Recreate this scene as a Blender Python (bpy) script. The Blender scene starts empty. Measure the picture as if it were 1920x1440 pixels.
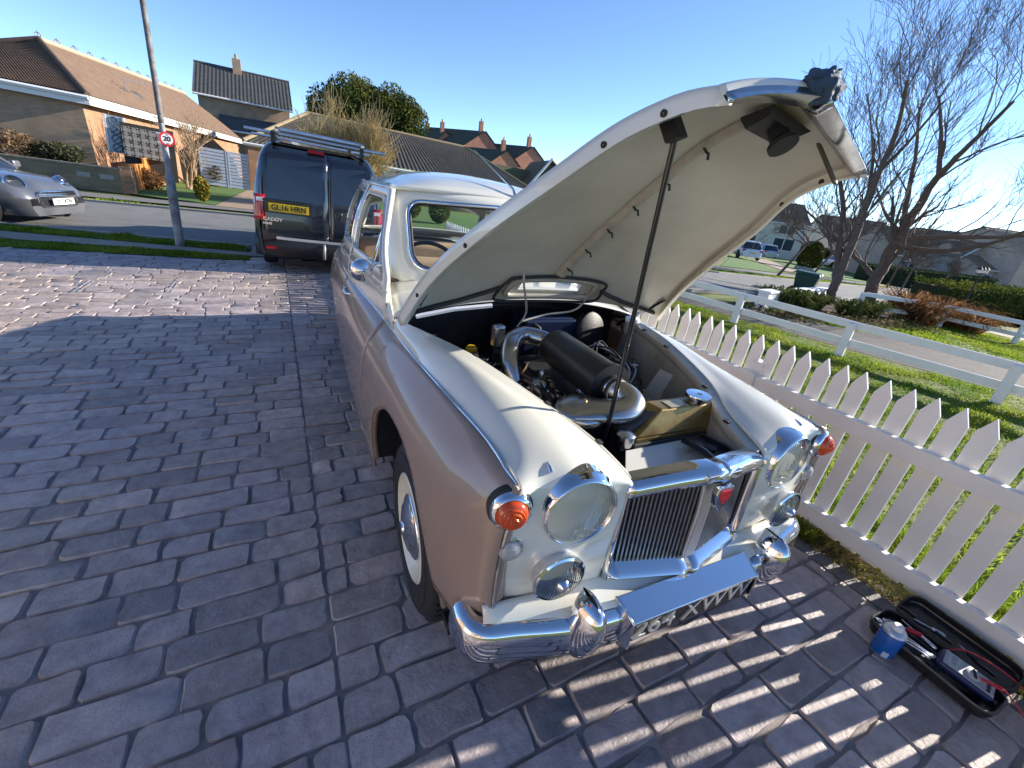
import bpy, bmesh, math, random
import numpy as np
from mathutils import Vector, Matrix, noise as mnoise
rng = np.random.default_rng(7); random.seed(7)
rad = math.radians
SC = bpy.context.scene
COL = SC.collection

# ------------------------------------------------------------------ camera
F_PX = 794.0; CAM_H = 1.6
def _axes():
    p1 = np.array([508-960, 296-720, F_PX]); p2 = p1+1000*np.array([1, .129, 0])
    n = np.cross(p1, p2); n /= np.linalg.norm(n)
    if n[1] > 0: n = -n
    Y = p1/np.linalg.norm(p1); X = np.cross(Y, n)
    return np.array([X, Y, n])
RW = _axes(); CAM = np.array([0, 0, CAM_H])
def _ray(px, py): return RW @ np.array([px-960, py-720, F_PX])
def gnd(px, py, z=0.):
    d = _ray(px, py); return CAM+d*((z-CAM_H)/d[2])
def onY(px, py, y):
    d = _ray(px, py); return CAM+d*(y/d[1])
def onX(px, py, x):
    d = _ray(px, py); return CAM+d*(x/d[0])
SLOPE, SX0, SX1 = .055, 8.0, 60.0       # the street falls away to the right
def terr(x): return -SLOPE*(min(max(x, SX0), SX1)-SX0)
def gt(px, py):
    """pixel ray to the falling ground on the right"""
    d = _ray(px, py); t = (0-CAM_H)/d[2]
    for _ in range(60): t = (terr(t*d[0])-CAM_H)/d[2]*.6+t*.4
    return CAM+t*d
def up(x, y):
    """flat-ground point on the right moved along its sight line onto the falling ground"""
    k = 1.
    for _ in range(80): k = (CAM_H-terr(k*x))/CAM_H*.6+k*.4
    return (x*k, y*k)
cam = bpy.data.cameras.new('camera'); cam_o = bpy.data.objects.new('camera', cam); COL.objects.link(cam_o)
cam.sensor_width = 36.0; cam.lens = F_PX/1920*36; cam.clip_start = .02; cam.clip_end = 3000
M = Matrix.Identity(4)
for i in range(3):
    M[i][0] = RW[i, 0]; M[i][1] = -RW[i, 1]; M[i][2] = -RW[i, 2]; M[i][3] = CAM[i]
cam_o.matrix_world = M
SC.camera = cam_o

# ------------------------------------------------------------------ light
SUN_EL = 19.0; SUN_AZ = 98.5            # azimuth clockwise from +Y
wd = bpy.data.worlds.new('World'); SC.world = wd; wd.use_nodes = True
wn = wd.node_tree; bg = wn.nodes['Background']
sky = wn.nodes.new('ShaderNodeTexSky'); sky.sky_type = 'NISHITA'; sky.sun_disc = False
sky.sun_elevation = rad(SUN_EL); sky.sun_rotation = rad(SUN_AZ)
sky.air_density = .55; sky.dust_density = .0; sky.ozone_density = 3.0; sky.altitude = 30
wn.links.new(sky.outputs[0], bg.inputs[0]); bg.inputs[1].default_value = .128
sun = bpy.data.lights.new('sun', 'SUN'); sun.energy = 5.0; sun.angle = rad(.53); sun.color = (1, .92, .80)
sun_o = bpy.data.objects.new('sun', sun); COL.objects.link(sun_o)
sd = Vector((math.sin(rad(SUN_AZ))*math.cos(rad(SUN_EL)), math.cos(rad(SUN_AZ))*math.cos(rad(SUN_EL)), math.sin(rad(SUN_EL))))
sun_o.rotation_euler = sd.to_track_quat('Z', 'Y').to_euler(); sun_o.location = (30, -3, 20)
SC.view_settings.view_transform = 'Standard'; SC.view_settings.look = 'None'
SC.view_settings.exposure = 1.25; SC.view_settings.gamma = 1.0

# ------------------------------------------------------------------ materials
MATS = {}
def mat(name, col, rough=.6, metal=0., var=0., vscale=6., bump=0., bscale=40., spec=.5, coat=0., island=0., trans=0., col2=None, detail=6., emit=None, ani=None):
    if name in MATS: return MATS[name]
    m = bpy.data.materials.new(name); m.use_nodes = True; t = m.node_tree; N = t.nodes; L = t.links
    b = N['Principled BSDF']; b.inputs['Roughness'].default_value = rough; b.inputs['Metallic'].default_value = metal
    b.inputs['Specular IOR Level'].default_value = spec
    if coat: b.inputs['Coat Weight'].default_value = coat; b.inputs['Coat Roughness'].default_value = .04
    if trans: b.inputs['Transmission Weight'].default_value = trans
    c = (*col, 1); b.inputs['Base Color'].default_value = c
    if emit: b.inputs['Emission Color'].default_value = (*emit[0], 1); b.inputs['Emission Strength'].default_value = emit[1]
    src = None
    tc = N.new('ShaderNodeTexCoord')
    if var or col2:
        nz = N.new('ShaderNodeTexNoise'); nz.inputs['Scale'].default_value = vscale; nz.inputs['Detail'].default_value = detail; nz.inputs['Roughness'].default_value = .65
        L.new(tc.outputs['Object'], nz.inputs['Vector'])
        rp = N.new('ShaderNodeValToRGB'); L.new(nz.outputs['Fac'], rp.inputs[0])
        rp.color_ramp.elements[0].position = .3; rp.color_ramp.elements[1].position = .7
        d = col2 if col2 else tuple(min(1, x*(1+var)) for x in col)
        e = col if col2 else tuple(x*(1-var) for x in col)
        rp.color_ramp.elements[0].color = (*e, 1); rp.color_ramp.elements[1].color = (*d, 1)
        src = rp.outputs[0]
    if island:
        g = N.new('ShaderNodeNewGeometry'); hs = N.new('ShaderNodeHueSaturation')
        mr = N.new('ShaderNodeMapRange'); mr.inputs['To Min'].default_value = 1-island; mr.inputs['To Max'].default_value = 1+island
        L.new(g.outputs['Random Per Island'], mr.inputs['Value']); L.new(mr.outputs[0], hs.inputs['Value'])
        mh = N.new('ShaderNodeMapRange'); mh.inputs['To Min'].default_value = .5-.035*island; mh.inputs['To Max'].default_value = .5+.035*island
        L.new(g.outputs['Random Per Island'], mh.inputs['Value']); L.new(mh.outputs[0], hs.inputs['Hue'])
        if src: L.new(src, hs.inputs['Color'])
        else: hs.inputs['Color'].default_value = c
        src = hs.outputs[0]
    if src: L.new(src, b.inputs['Base Color'])
    if bump:
        n2 = N.new('ShaderNodeTexNoise'); n2.inputs['Scale'].default_value = bscale; n2.inputs['Detail'].default_value = 8; n2.inputs['Roughness'].default_value = .7
        L.new(tc.outputs['Object'], n2.inputs['Vector'])
        bp = N.new('ShaderNodeBump'); bp.inputs['Strength'].default_value = bump; bp.inputs['Distance'].default_value = .02
        L.new(n2.outputs['Fac'], bp.inputs['Height']); L.new(bp.outputs[0], b.inputs['Normal'])
    MATS[name] = m; return m
def glass_mat(name, tint=(.9, .95, .93), alpha=.9):
    if name in MATS: return MATS[name]
    m = bpy.data.materials.new(name); m.use_nodes = True; t = m.node_tree; N = t.nodes; L = t.links
    N.remove(N['Principled BSDF']); o = N['Material Output']
    tr = N.new('ShaderNodeBsdfTransparent'); tr.inputs[0].default_value = (*[x*alpha for x in tint], 1)
    gl = N.new('ShaderNodeBsdfGlossy'); gl.inputs['Roughness'].default_value = .01
    lw = N.new('ShaderNodeLayerWeight'); pw = N.new('ShaderNodeMath'); pw.operation = 'POWER'; pw.inputs[1].default_value = 5; L.new(lw.outputs['Facing'], pw.inputs[0])
    fr = N.new('ShaderNodeMapRange'); fr.inputs['To Min'].default_value = .045; fr.inputs['To Max'].default_value = .95; L.new(pw.outputs[0], fr.inputs['Value'])
    mx = N.new('ShaderNodeMixShader'); L.new(fr.outputs[0], mx.inputs[0]); L.new(tr.outputs[0], mx.inputs[1]); L.new(gl.outputs[0], mx.inputs[2])
    L.new(mx.outputs[0], o.inputs[0]); MATS[name] = m; return m
def brick_mat(name, c1, c2, mortar, sx=.225, sy=.075, rough=.85, bump=.5):
    """fine brickwork for walls too far off to pick the bricks apart; uses world-like object coordinates, on x+y / z"""
    if name in MATS: return MATS[name]
    m = bpy.data.materials.new(name); m.use_nodes = True; t = m.node_tree; N = t.nodes; L = t.links
    b = N['Principled BSDF']; b.inputs['Roughness'].default_value = rough
    tc = N.new('ShaderNodeTexCoord'); sp = N.new('ShaderNodeSeparateXYZ'); L.new(tc.outputs['Object'], sp.inputs[0])
    ad = N.new('ShaderNodeMath'); L.new(sp.outputs[0], ad.inputs[0]); L.new(sp.outputs[1], ad.inputs[1])
    cb = N.new('ShaderNodeCombineXYZ'); L.new(ad.outputs[0], cb.inputs[0]); L.new(sp.outputs[2], cb.inputs[1])
    br = N.new('ShaderNodeTexBrick'); L.new(cb.outputs[0], br.inputs['Vector'])
    br.inputs['Color1'].default_value = (*c1, 1); br.inputs['Color2'].default_value = (*c2, 1); br.inputs['Mortar'].default_value = (*mortar, 1)
    br.inputs['Scale'].default_value = 1; br.inputs['Brick Width'].default_value = sx; br.inputs['Row Height'].default_value = sy; br.inputs['Mortar Size'].default_value = .008
    nz = N.new('ShaderNodeTexNoise'); nz.inputs['Scale'].default_value = 1.3; nz.inputs['Detail'].default_value = 5; L.new(tc.outputs['Object'], nz.inputs['Vector'])
    mx = N.new('ShaderNodeMix'); mx.data_type = 'RGBA'; mx.blend_type = 'MULTIPLY'; mx.inputs[0].default_value = .6
    rp = N.new('ShaderNodeValToRGB'); rp.color_ramp.elements[0].color = (.55, .55, .55, 1); rp.color_ramp.elements[0].position = .3; rp.color_ramp.elements[1].position = .65
    L.new(nz.outputs['Fac'], rp.inputs[0]); L.new(br.outputs['Color'], mx.inputs[6]); L.new(rp.outputs[0], mx.inputs[7]); L.new(mx.outputs[2], b.inputs['Base Color'])
    MATS[name] = m; return m

# ------------------------------------------------------------------ mesh helpers
class MB:
    def __init__(s): s.v = []; s.f = []
    def add(s, vs, fs):
        o = len(s.v); s.v += [tuple(map(float, p)) for p in vs]; s.f += [tuple(i+o for i in f) for f in fs]; return s
    def box(s, c, d, rz=0., rx=0., ry=0.):
        R = Matrix.Rotation(rz, 3, 'Z') @ Matrix.Rotation(ry, 3, 'Y') @ Matrix.Rotation(rx, 3, 'X')
        vs = [Vector(c)+R @ Vector((x*d[0]/2, y*d[1]/2, z*d[2]/2)) for x in (-1, 1) for y in (-1, 1) for z in (-1, 1)]
        return s.add(vs, [(0, 1, 3, 2), (4, 6, 7, 5), (0, 4, 5, 1), (2, 3, 7, 6), (0, 2, 6, 4), (1, 5, 7, 3)])
    def bb(s, x0, x1, y0, y1, z0, z1): return s.box(((x0+x1)/2, (y0+y1)/2, (z0+z1)/2), (x1-x0, y1-y0, z1-z0))
    def hexa(s, b, t):     # bottom quad, top quad (4 pts each, same order)
        return s.add(list(b)+list(t), [(3, 2, 1, 0), (4, 5, 6, 7), (0, 1, 5, 4), (1, 2, 6, 5), (2, 3, 7, 6), (3, 0, 4, 7)])
    def prism(s, poly, d0, d1, fr):   # fr(a,b,d)->xyz
        n = len(poly); vs = [fr(a, b, d0) for a, b in poly]+[fr(a, b, d1) for a, b in poly]
        return s.add(vs, [tuple(range(n-1, -1, -1)), tuple(range(n, 2*n))]+[(i, (i+1) % n, n+(i+1) % n, n+i) for i in range(n)])
    def tube(s, path, r, n=8, closed=False, caps=True):
        P = [Vector(p) for p in path]; k = len(P)
        rr = r if hasattr(r, '__len__') else [r]*k
        up = None; rings = []
        for i, p in enumerate(P):
            a = P[i-1] if (i > 0 or closed) else p; b = P[(i+1) % k] if (i < k-1 or closed) else p
            t = (b-a).normalized()
            if up is None: up = t.orthogonal().normalized()
            up = (up-t*up.dot(t)); up = up.normalized() if up.length > 1e-6 else t.orthogonal().normalized()
            w = t.cross(up)
            rings.append([p+(up*math.cos(q)+w*math.sin(q))*rr[i] for q in [2*math.pi*j/n for j in range(n)]])
        vs = [q for g in rings for q in g]; fs = []
        for i in range(k if closed else k-1):
            o = i*n; o2 = ((i+1) % k)*n
            fs += [(o+j, o+(j+1) % n, o2+(j+1) % n, o2+j) for j in range(n)]
        if caps and not closed: fs += [tuple(range(n-1, -1, -1)), tuple(range((k-1)*n, k*n))]
        return s.add(vs, fs)
    def lathe(s, prof, n=24, o=(0, 0, 0), ax=(0, 0, 1), caps=True):   # prof: (radius, height along axis)
        A = Vector(ax).normalized(); U = A.orthogonal().normalized(); W = A.cross(U); O = Vector(o)
        vs = [O+A*h+(U*math.cos(q)+W*math.sin(q))*r for r, h in prof for q in [2*math.pi*j/n for j in range(n)]]
        fs = [(i*n+j, i*n+(j+1) % n, (i+1)*n+(j+1) % n, (i+1)*n+j) for i in range(len(prof)-1) for j in range(n)]
        if caps: fs += [tuple(range(n-1, -1, -1)), tuple(range((len(prof)-1)*n, len(prof)*n))]
        return s.add(vs, fs)
    def grid(s, P, flip=False):
        r, c = len(P), len(P[0]); vs = [p for row in P for p in row]
        fs = [(i*c+j, i*c+j+1, (i+1)*c+j+1, (i+1)*c+j) for i in range(r-1) for j in range(c-1)]
        if flip: fs = [f[::-1] for f in fs]
        return s.add(vs, fs)
    def ring(s, A, B, flip=False):      # bridge two closed loops of same length
        n = len(A); fs = [(i, (i+1) % n, n+(i+1) % n, n+i) for i in range(n)]
        if flip: fs = [f[::-1] for f in fs]
        return s.add(list(A)+list(B), fs)
    def mirror(s):
        o = len(s.v); n = len(s.v); s.v += [(-x, y, z) for x, y, z in s.v]; s.f += [tuple(i+n for i in f[::-1]) for f in s.f]; return s
    def mesh(s, name='m'):
        me = bpy.data.meshes.new(name); me.from_pydata(s.v, [], s.f); me.update(); return me
    def build(s, name, m, parent=None, smooth=None, bevel=0., seg=2, solid=0., sub=0, loc=None, off=0.):
        me = s.mesh(name); me.materials.append(m)
        if smooth is not None:
            me.shade_smooth()
            if smooth < 180: me.set_sharp_from_angle(angle=rad(smooth))
        o = bpy.data.objects.new(name, me); COL.objects.link(o)
        if parent is not None: o.parent = parent
        if loc is not None: o.location = loc
        if solid:
            q = o.modifiers.new('s', 'SOLIDIFY'); q.thickness = solid; q.offset = off
        if bevel:
            q = o.modifiers.new('b', 'BEVEL'); q.width = bevel; q.segments = seg; q.limit_method = 'ANGLE'; q.angle_limit = rad(35)
        if sub:
            q = o.modifiers.new('d', 'SUBSURF'); q.levels = sub; q.render_levels = sub
        return o
def npmesh(name, V, Fq, m, parent=None, smooth=False):
    """fast mesh from numpy: V (n,3), Fq (k,3|4)"""
    me = bpy.data.meshes.new(name); V = np.asarray(V, np.float32); Fq = np.asarray(Fq, np.int32); k, w = Fq.shape
    me.vertices.add(len(V)); me.vertices.foreach_set('co', V.ravel())
    me.loops.add(k*w); me.loops.foreach_set('vertex_index', Fq.ravel())
    me.polygons.add(k); me.polygons.foreach_set('loop_start', np.arange(k, dtype=np.int32)*w); me.polygons.foreach_set('loop_total', np.full(k, w, np.int32))
    me.update(calc_edges=True); me.validate(); me.materials.append(m)
    if smooth: me.shade_smooth()
    o = bpy.data.objects.new(name, me); COL.objects.link(o)
    if parent is not None: o.parent = parent
    return o
def tag(o, label, cat, group=None, kind=None):
    o['label'] = label
    if cat: o['category'] = cat
    if group: o['group'] = group
    if kind: o['kind'] = kind
    return o
def thing(name, label, cat, loc=(0, 0, 0), rz=0., group=None):
    o = bpy.data.objects.new(name, None); COL.objects.link(o); o.location = loc; o.rotation_euler = (0, 0, rz); o.empty_display_size = .1
    return tag(o, label, cat, group)
def struct(o): o['kind'] = 'structure'; return o
def stuff(o): o['kind'] = 'stuff'; return o
def clone(o, parent=None):
    c = o.copy(); COL.objects.link(c); c.parent = parent
    for ch in list(o.children): clone(ch, c)
    return c
def text_mesh(s, size, depth, name, m, parent, loc, rot, ax='CENTER', sx=1., bold=0.):
    cu = bpy.data.curves.new('t', 'FONT'); cu.body = s; cu.size = size; cu.extrude = depth; cu.align_x = ax; cu.align_y = 'CENTER'; cu.offset = bold
    to = bpy.data.objects.new('t', cu); COL.objects.link(to)
    dg = bpy.context.evaluated_depsgraph_get(); me = bpy.data.meshes.new_from_object(to.evaluated_get(dg))
    bpy.data.objects.remove(to); me.materials.clear(); me.materials.append(m)
    o = bpy.data.objects.new(name, me); COL.objects.link(o); o.parent = parent; o.location = loc; o.rotation_euler = rot; o.scale = (sx, 1, 1)
    return o
def cr(p0, p1, p2, p3, t):
    return .5*((2*p1)+(-p0+p2)*t+(2*p0-5*p1+4*p2-p3)*t*t+(-p0+3*p1-3*p2+p3)*t**3)
def cr_curve(P, n):
    P = np.asarray(P, float); k = len(P); Q = np.vstack([2*P[0]-P[1], P, 2*P[-1]-P[-2]]); out = []
    for i in range(n+1):
        x = i/n*(k-1); j = min(int(x), k-2); out.append(cr(Q[j], Q[j+1], Q[j+2], Q[j+3], x-j))
    return np.array(out)
def cr_grid(C, ns, nt):     # C[t][s]
    A = np.array([cr_curve(row, ns) for row in C])             # (t, ns+1, 3)
    return np.array([cr_curve(A[:, i], nt) for i in range(ns+1)])  # (ns+1, nt+1, 3)
def arc(c, r, a0, a1, n): return [(c[0]+r*math.cos(a0+(a1-a0)*i/n), c[1]+r*math.sin(a0+(a1-a0)*i/n)) for i in range(n+1)]
def rrect(x0, x1, y0, y1, r, n=5):
    if not hasattr(r, '__len__'): r = [r]*4
    p = []
    p += arc((x1-r[0], y0+r[0]), r[0], -math.pi/2, 0, n); p += arc((x1-r[1], y1-r[1]), r[1], 0, math.pi/2, n)
    p += arc((x0+r[2], y1-r[2]), r[2], math.pi/2, math.pi, n); p += arc((x0+r[3], y0+r[3]), r[3], math.pi, 1.5*math.pi, n)
    return p

# ---- foliage helpers
def leaf_cloud(C, R, n, size, seed=0, shell=.55, lump=.35, flat=0.):
    """n leaf quads spread in a lumpy ellipsoid; returns V, F"""
    g = np.random.default_rng(seed)
    d = g.normal(size=(n, 3)); d /= np.linalg.norm(d, axis=1)[:, None]
    k = g.normal(size=(9, 3)); k /= np.linalg.norm(k, axis=1)[:, None]; am = g.uniform(-.5, 1, 9)
    bul = 1+lump*np.max(np.clip((d@k.T-.6)/.4, 0, 1)*am, axis=1)-lump*.35
    r = (shell+(1-shell)*g.random(n)**.6)*bul
    P = d*r[:, None]*np.asarray(R)+np.asarray(C)
    return leaf_quads(P, size, g, d)
def leaf_quads(P, size, g, out=None, asp=.55, up=.0):
    n = len(P); a = g.normal(size=(n, 3))
    if out is not None: a += out*.8
    a[:, 2] += up
    a /= np.linalg.norm(a, axis=1)[:, None]; b = np.cross(a, g.normal(size=(n, 3))); b /= np.linalg.norm(b, axis=1)[:, None]
    s = size*g.uniform(.6, 1.35, n)[:, None]
    V = np.stack([P-a*s, P+b*s*asp, P+a*s, P-b*s*asp], 1).reshape(-1, 3)
    return V, np.arange(4*n).reshape(-1, 4)
def blades(P, h, w, g, lean=.5, kink=True):
    """grass blades: bent two-segment strips (6 verts, 2 quads collapsed to quad+quad)"""
    n = len(P); th = g.uniform(0, 2*np.pi, n); hh = h*g.uniform(.45, 1.25, n)
    side = np.stack([np.cos(th), np.sin(th), np.zeros(n)], 1)*(w*g.uniform(.6, 1.3, n))[:, None]
    ph = g.uniform(0, 2*np.pi, n); ln = (lean*hh*g.uniform(.2, 1.4, n))[:, None]; dr = np.stack([np.cos(ph), np.sin(ph), np.zeros(n)], 1)
    mid = P+dr*ln*.35; mid[:, 2] += hh*.6; tip = P+dr*ln; tip[:, 2] += hh
    V = np.stack([P-side, P+side, mid+side*.8, mid-side*.8, tip+side*.15, tip-side*.15], 1).reshape(-1, 3)
    b = np.arange(n)[:, None]*6
    Fq = np.concatenate([b+[0, 1, 2, 3], b+[3, 2, 4, 5]], 0)
    return V, Fq
def grow(mb, p, d, L, r, lev, maxlev, g, nk=(3, 5), spread=.6, up=.25, seg=4, wob=.18, taper=.55, minr=.004, keep=None):
    p = Vector(p); d = Vector(d).normalized(); pts = [p.copy()]; rs = [r]; dirs = [d.copy()]
    for i in range(seg):
        d = (d+Vector(g.normal(size=3))*wob+Vector((0, 0, up*.25))).normalized()
        p = p+d*(L/seg); pts.append(p.copy()); rs.append(max(minr, r*(1-(1-taper)*(i+1)/seg))); dirs.append(d.copy())
    mb.tube(pts, rs, n=7 if lev == 0 else 5 if lev == 1 else 4 if lev == 2 else 3, caps=False)
    if lev >= maxlev: return
    k = int(g.integers(nk[0], nk[1]+1))
    for i in range(k):
        x = g.uniform(.3, 1.0) if i < k-1 else 1.0
        j = min(int(x*seg), seg-1); f = x*seg-j; q = pts[j].lerp(pts[j+1], f); rr = rs[j]*(1-f)+rs[j+1]*f
        ax = dirs[j+1].orthogonal().normalized(); ax.rotate(Matrix.Rotation(g.uniform(0, 2*math.pi), 3, dirs[j+1]))
        nd = dirs[j+1].copy(); nd = (nd+ax*spread*g.uniform(.6, 1.3)+Vector((0, 0, up*g.uniform(0, 1)))).normalized()
        grow(mb, q, nd, L*g.uniform(.5, .78), max(minr, rr*g.uniform(.5, .75)), lev+1, maxlev, g, nk, spread, up, max(3, seg-1), wob, taper, minr)
# ================================================================== setting: ground, drive, street
def leaf_mat(name, col, tr=.35, island=.35, rough=.5, col2=None, vscale=2.):
    if name in MATS: return MATS[name]
    m = bpy.data.materials.new(name); m.use_nodes = True; t = m.node_tree; N = t.nodes; L = t.links
    N.remove(N['Principled BSDF']); o = N['Material Output']
    hs = N.new('ShaderNodeHueSaturation'); g = N.new('ShaderNodeNewGeometry'); mr = N.new('ShaderNodeMapRange')
    mr.inputs['To Min'].default_value = 1-island; mr.inputs['To Max'].default_value = 1+island
    L.new(g.outputs['Random Per Island'], mr.inputs['Value']); L.new(mr.outputs[0], hs.inputs['Value'])
    tc = N.new('ShaderNodeTexCoord'); nz = N.new('ShaderNodeTexNoise'); nz.inputs['Scale'].default_value = vscale; nz.inputs['Detail'].default_value = 4
    L.new(tc.outputs['Object'], nz.inputs['Vector']); rp = N.new('ShaderNodeValToRGB'); L.new(nz.outputs['Fac'], rp.inputs[0])
    rp.color_ramp.elements[0].position = .38; rp.color_ramp.elements[1].position = .62
    rp.color_ramp.elements[0].color = (*col, 1); rp.color_ramp.elements[1].color = (*(col2 or col), 1); L.new(rp.outputs[0], hs.inputs['Color'])
    df = N.new('ShaderNodeBsdfDiffuse'); tl = N.new('ShaderNodeBsdfTranslucent'); mx = N.new('ShaderNodeMixShader'); mx.inputs[0].default_value = tr
    L.new(hs.outputs[0], df.inputs[0]); L.new(hs.outputs[0], tl.inputs[0]); L.new(df.outputs[0], mx.inputs[1]); L.new(tl.outputs[0], mx.inputs[2])
    L.new(mx.outputs[0], o.inputs[0]); MATS[name] = m; return m
TURF = mat('turf', (.08, .12, .022), .9, col2=(.17, .20, .04), vscale=1.2, bump=.6, bscale=30)
SOIL = mat('soil', (.10, .06, .035), .95, col2=(.05, .03, .018), vscale=8, bump=.8, bscale=40)
ASPH = mat('asphalt', (.16, .16, .155), .85, col2=(.21, .208, .20), vscale=2.5, bump=.5, bscale=180)
ASPH2 = mat('old_tarmac', (.045, .042, .042), .85, col2=(.085, .075, .07), vscale=4, bump=.5, bscale=120)
PATH = mat('paving', (.34, .30, .25), .85, col2=(.26, .23, .19), vscale=3, bump=.3, bscale=80)
KERB = mat('kerb_concrete', (.30, .29, .27), .85, var=.15, bump=.3)
def sheet(name, poly, z, m, thick=0.):
    mb = MB()
    if thick: mb.prism(poly, z-thick, z, lambda a, b, d: (a, b, d))
    else: mb.add([(x, y, z) for x, y in poly], [tuple(range(len(poly)))])
    o = mb.build(name, m); drape(o); return struct(o)
def drape(o):
    bm = bmesh.new(); bm.from_mesh(o.data)
    for cx in (SX0, SX1): bmesh.ops.bisect_plane(bm, geom=bm.verts[:]+bm.edges[:]+bm.faces[:], plane_co=(cx, 0, 0), plane_no=(1, 0, 0))
    for v in bm.verts: v.co.z += terr(v.co.x)
    bm.to_mesh(o.data); bm.free()
gro = struct(MB().add([(-700, -300, -.06), (900, -300, -.06), (900, 900, -.06), (-700, 900, -.06)], [(0, 1, 2, 3)]).build('ground', TURF)); drape(gro)
# street: near and far kerb lines
NK = [(-30, 18.6), (-14, 14.1), (-4.34, 11.13), (-.5, 9.97), (4, 8.5), (8.19, 6.75), (11, 6.15), (14, 5.75), (20, 4.6), (45, 1)]
NK = [up(*p) if p[0] > 8 else p for p in NK]
FK = [(-30, 22.2), (-14, 18.5), (-4.6, 16.1), (-.74, 15.3), (5, 12.6), (12, 8.95), (14.6, 8.1), (19.2, 6.95), (28, 5.2), (50, 2.5)]
FK = [up(*p) if p[0] > 8 else p for p in FK]
def offs(pl, d):
    P = np.array(pl); out = []
    for i in range(len(P)):
        t = P[min(len(P)-1, i+1)]-P[max(0, i-1)]; t /= np.linalg.norm(t); out.append(tuple(P[i]+d*np.array([-t[1], t[0]])))
    return out
sheet('road', NK+FK[::-1], -.02, ASPH)
for nm, a, b in (('kerb', offs(NK, -.12), NK), ('kerb', FK, offs(FK, .12))):
    mb = MB()
    for i in range(len(a)-1):
        zt_ = .03 if not (nm == 'kerb' and a[0][1] < 20 and -1 < a[i][0] < 3) else -.005
        mb.hexa([(*a[i], -.05), (*a[i+1], -.05), (*b[i+1], -.05), (*b[i], -.05)], [(*a[i], zt_), (*a[i+1], zt_), (*b[i+1], zt_), (*b[i], zt_)])
    drape(struct(mb.build(nm, KERB)))
# near pavement
PN = [(-14, 11.9), (-3.8, 9.6), (-.48, 8.89), (3, 8.2), (5.5, 7.6)]; PF = [(-14, 13.1), (-4.06, 10.31), (-.49, 9.21), (3, 8.55), (5.5, 7.95)]
sheet('pavement', PN+PF[::-1], .006, PATH)
sheet('crossover', [(-.5, 9.2), (3, 8.54), (3.6, 8.75), (-.45, 9.93)], .004, PATH)
# far side: verge path
fa = offs(FK, 1.15); fb = offs(FK, 2.3)
sheet('pavement', fa+fb[::-1], -.01, mat('paving_grey', (.17, .165, .155), .85, var=.15, vscale=3, bump=.3, bscale=80))
# opposite drive of block paving in front of the slatted gate
sheet('opposite_drive', [(-1.75, 17.5), (1.6, 16.4), (1.6, 28), (-1.15, 28)], .0, mat('block_paving', (.33, .24, .16), .85, var=.25, vscale=20, bump=.3, bscale=40))
sheet('opposite_lawn', [(-4.25, 19.3), (-1.75, 17.65), (-1.2, 27.4), (-4.6, 27.6)], .004, mat('lawn_green', (.06, .13, .02), .9, col2=(.09, .17, .03), vscale=3, bump=.5, bscale=60))
sheet('opposite_lawn', [(1.7, 16.4), (9, 13.2), (14, 24), (2, 30)], .004, MATS['lawn_green'])
# neighbour's tarmac strip and lawns on the right
sheet('tarmac_strip', [(6.2, 7.9), (6.75, 6.0), (6.95, 5.2), (7.35, 3.4), (7.95, 1.45), (8.9, -2.5), up(12.2, -2.5), up(10.16, 1.74), up(8.6, 4.6), (7.9, 5.95), (7.5, 7.2)], .0, ASPH2)
sheet('soil_strip', [(2.46, -1.5), (2.72, -1.5), (2.72, 8), (2.46, 8)], .0, SOIL)
sheet('side_path', [up(12.7, 3.45), up(18, 1.4), up(18, .5), up(13.4, 2.0)], .0, PATH)
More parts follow.
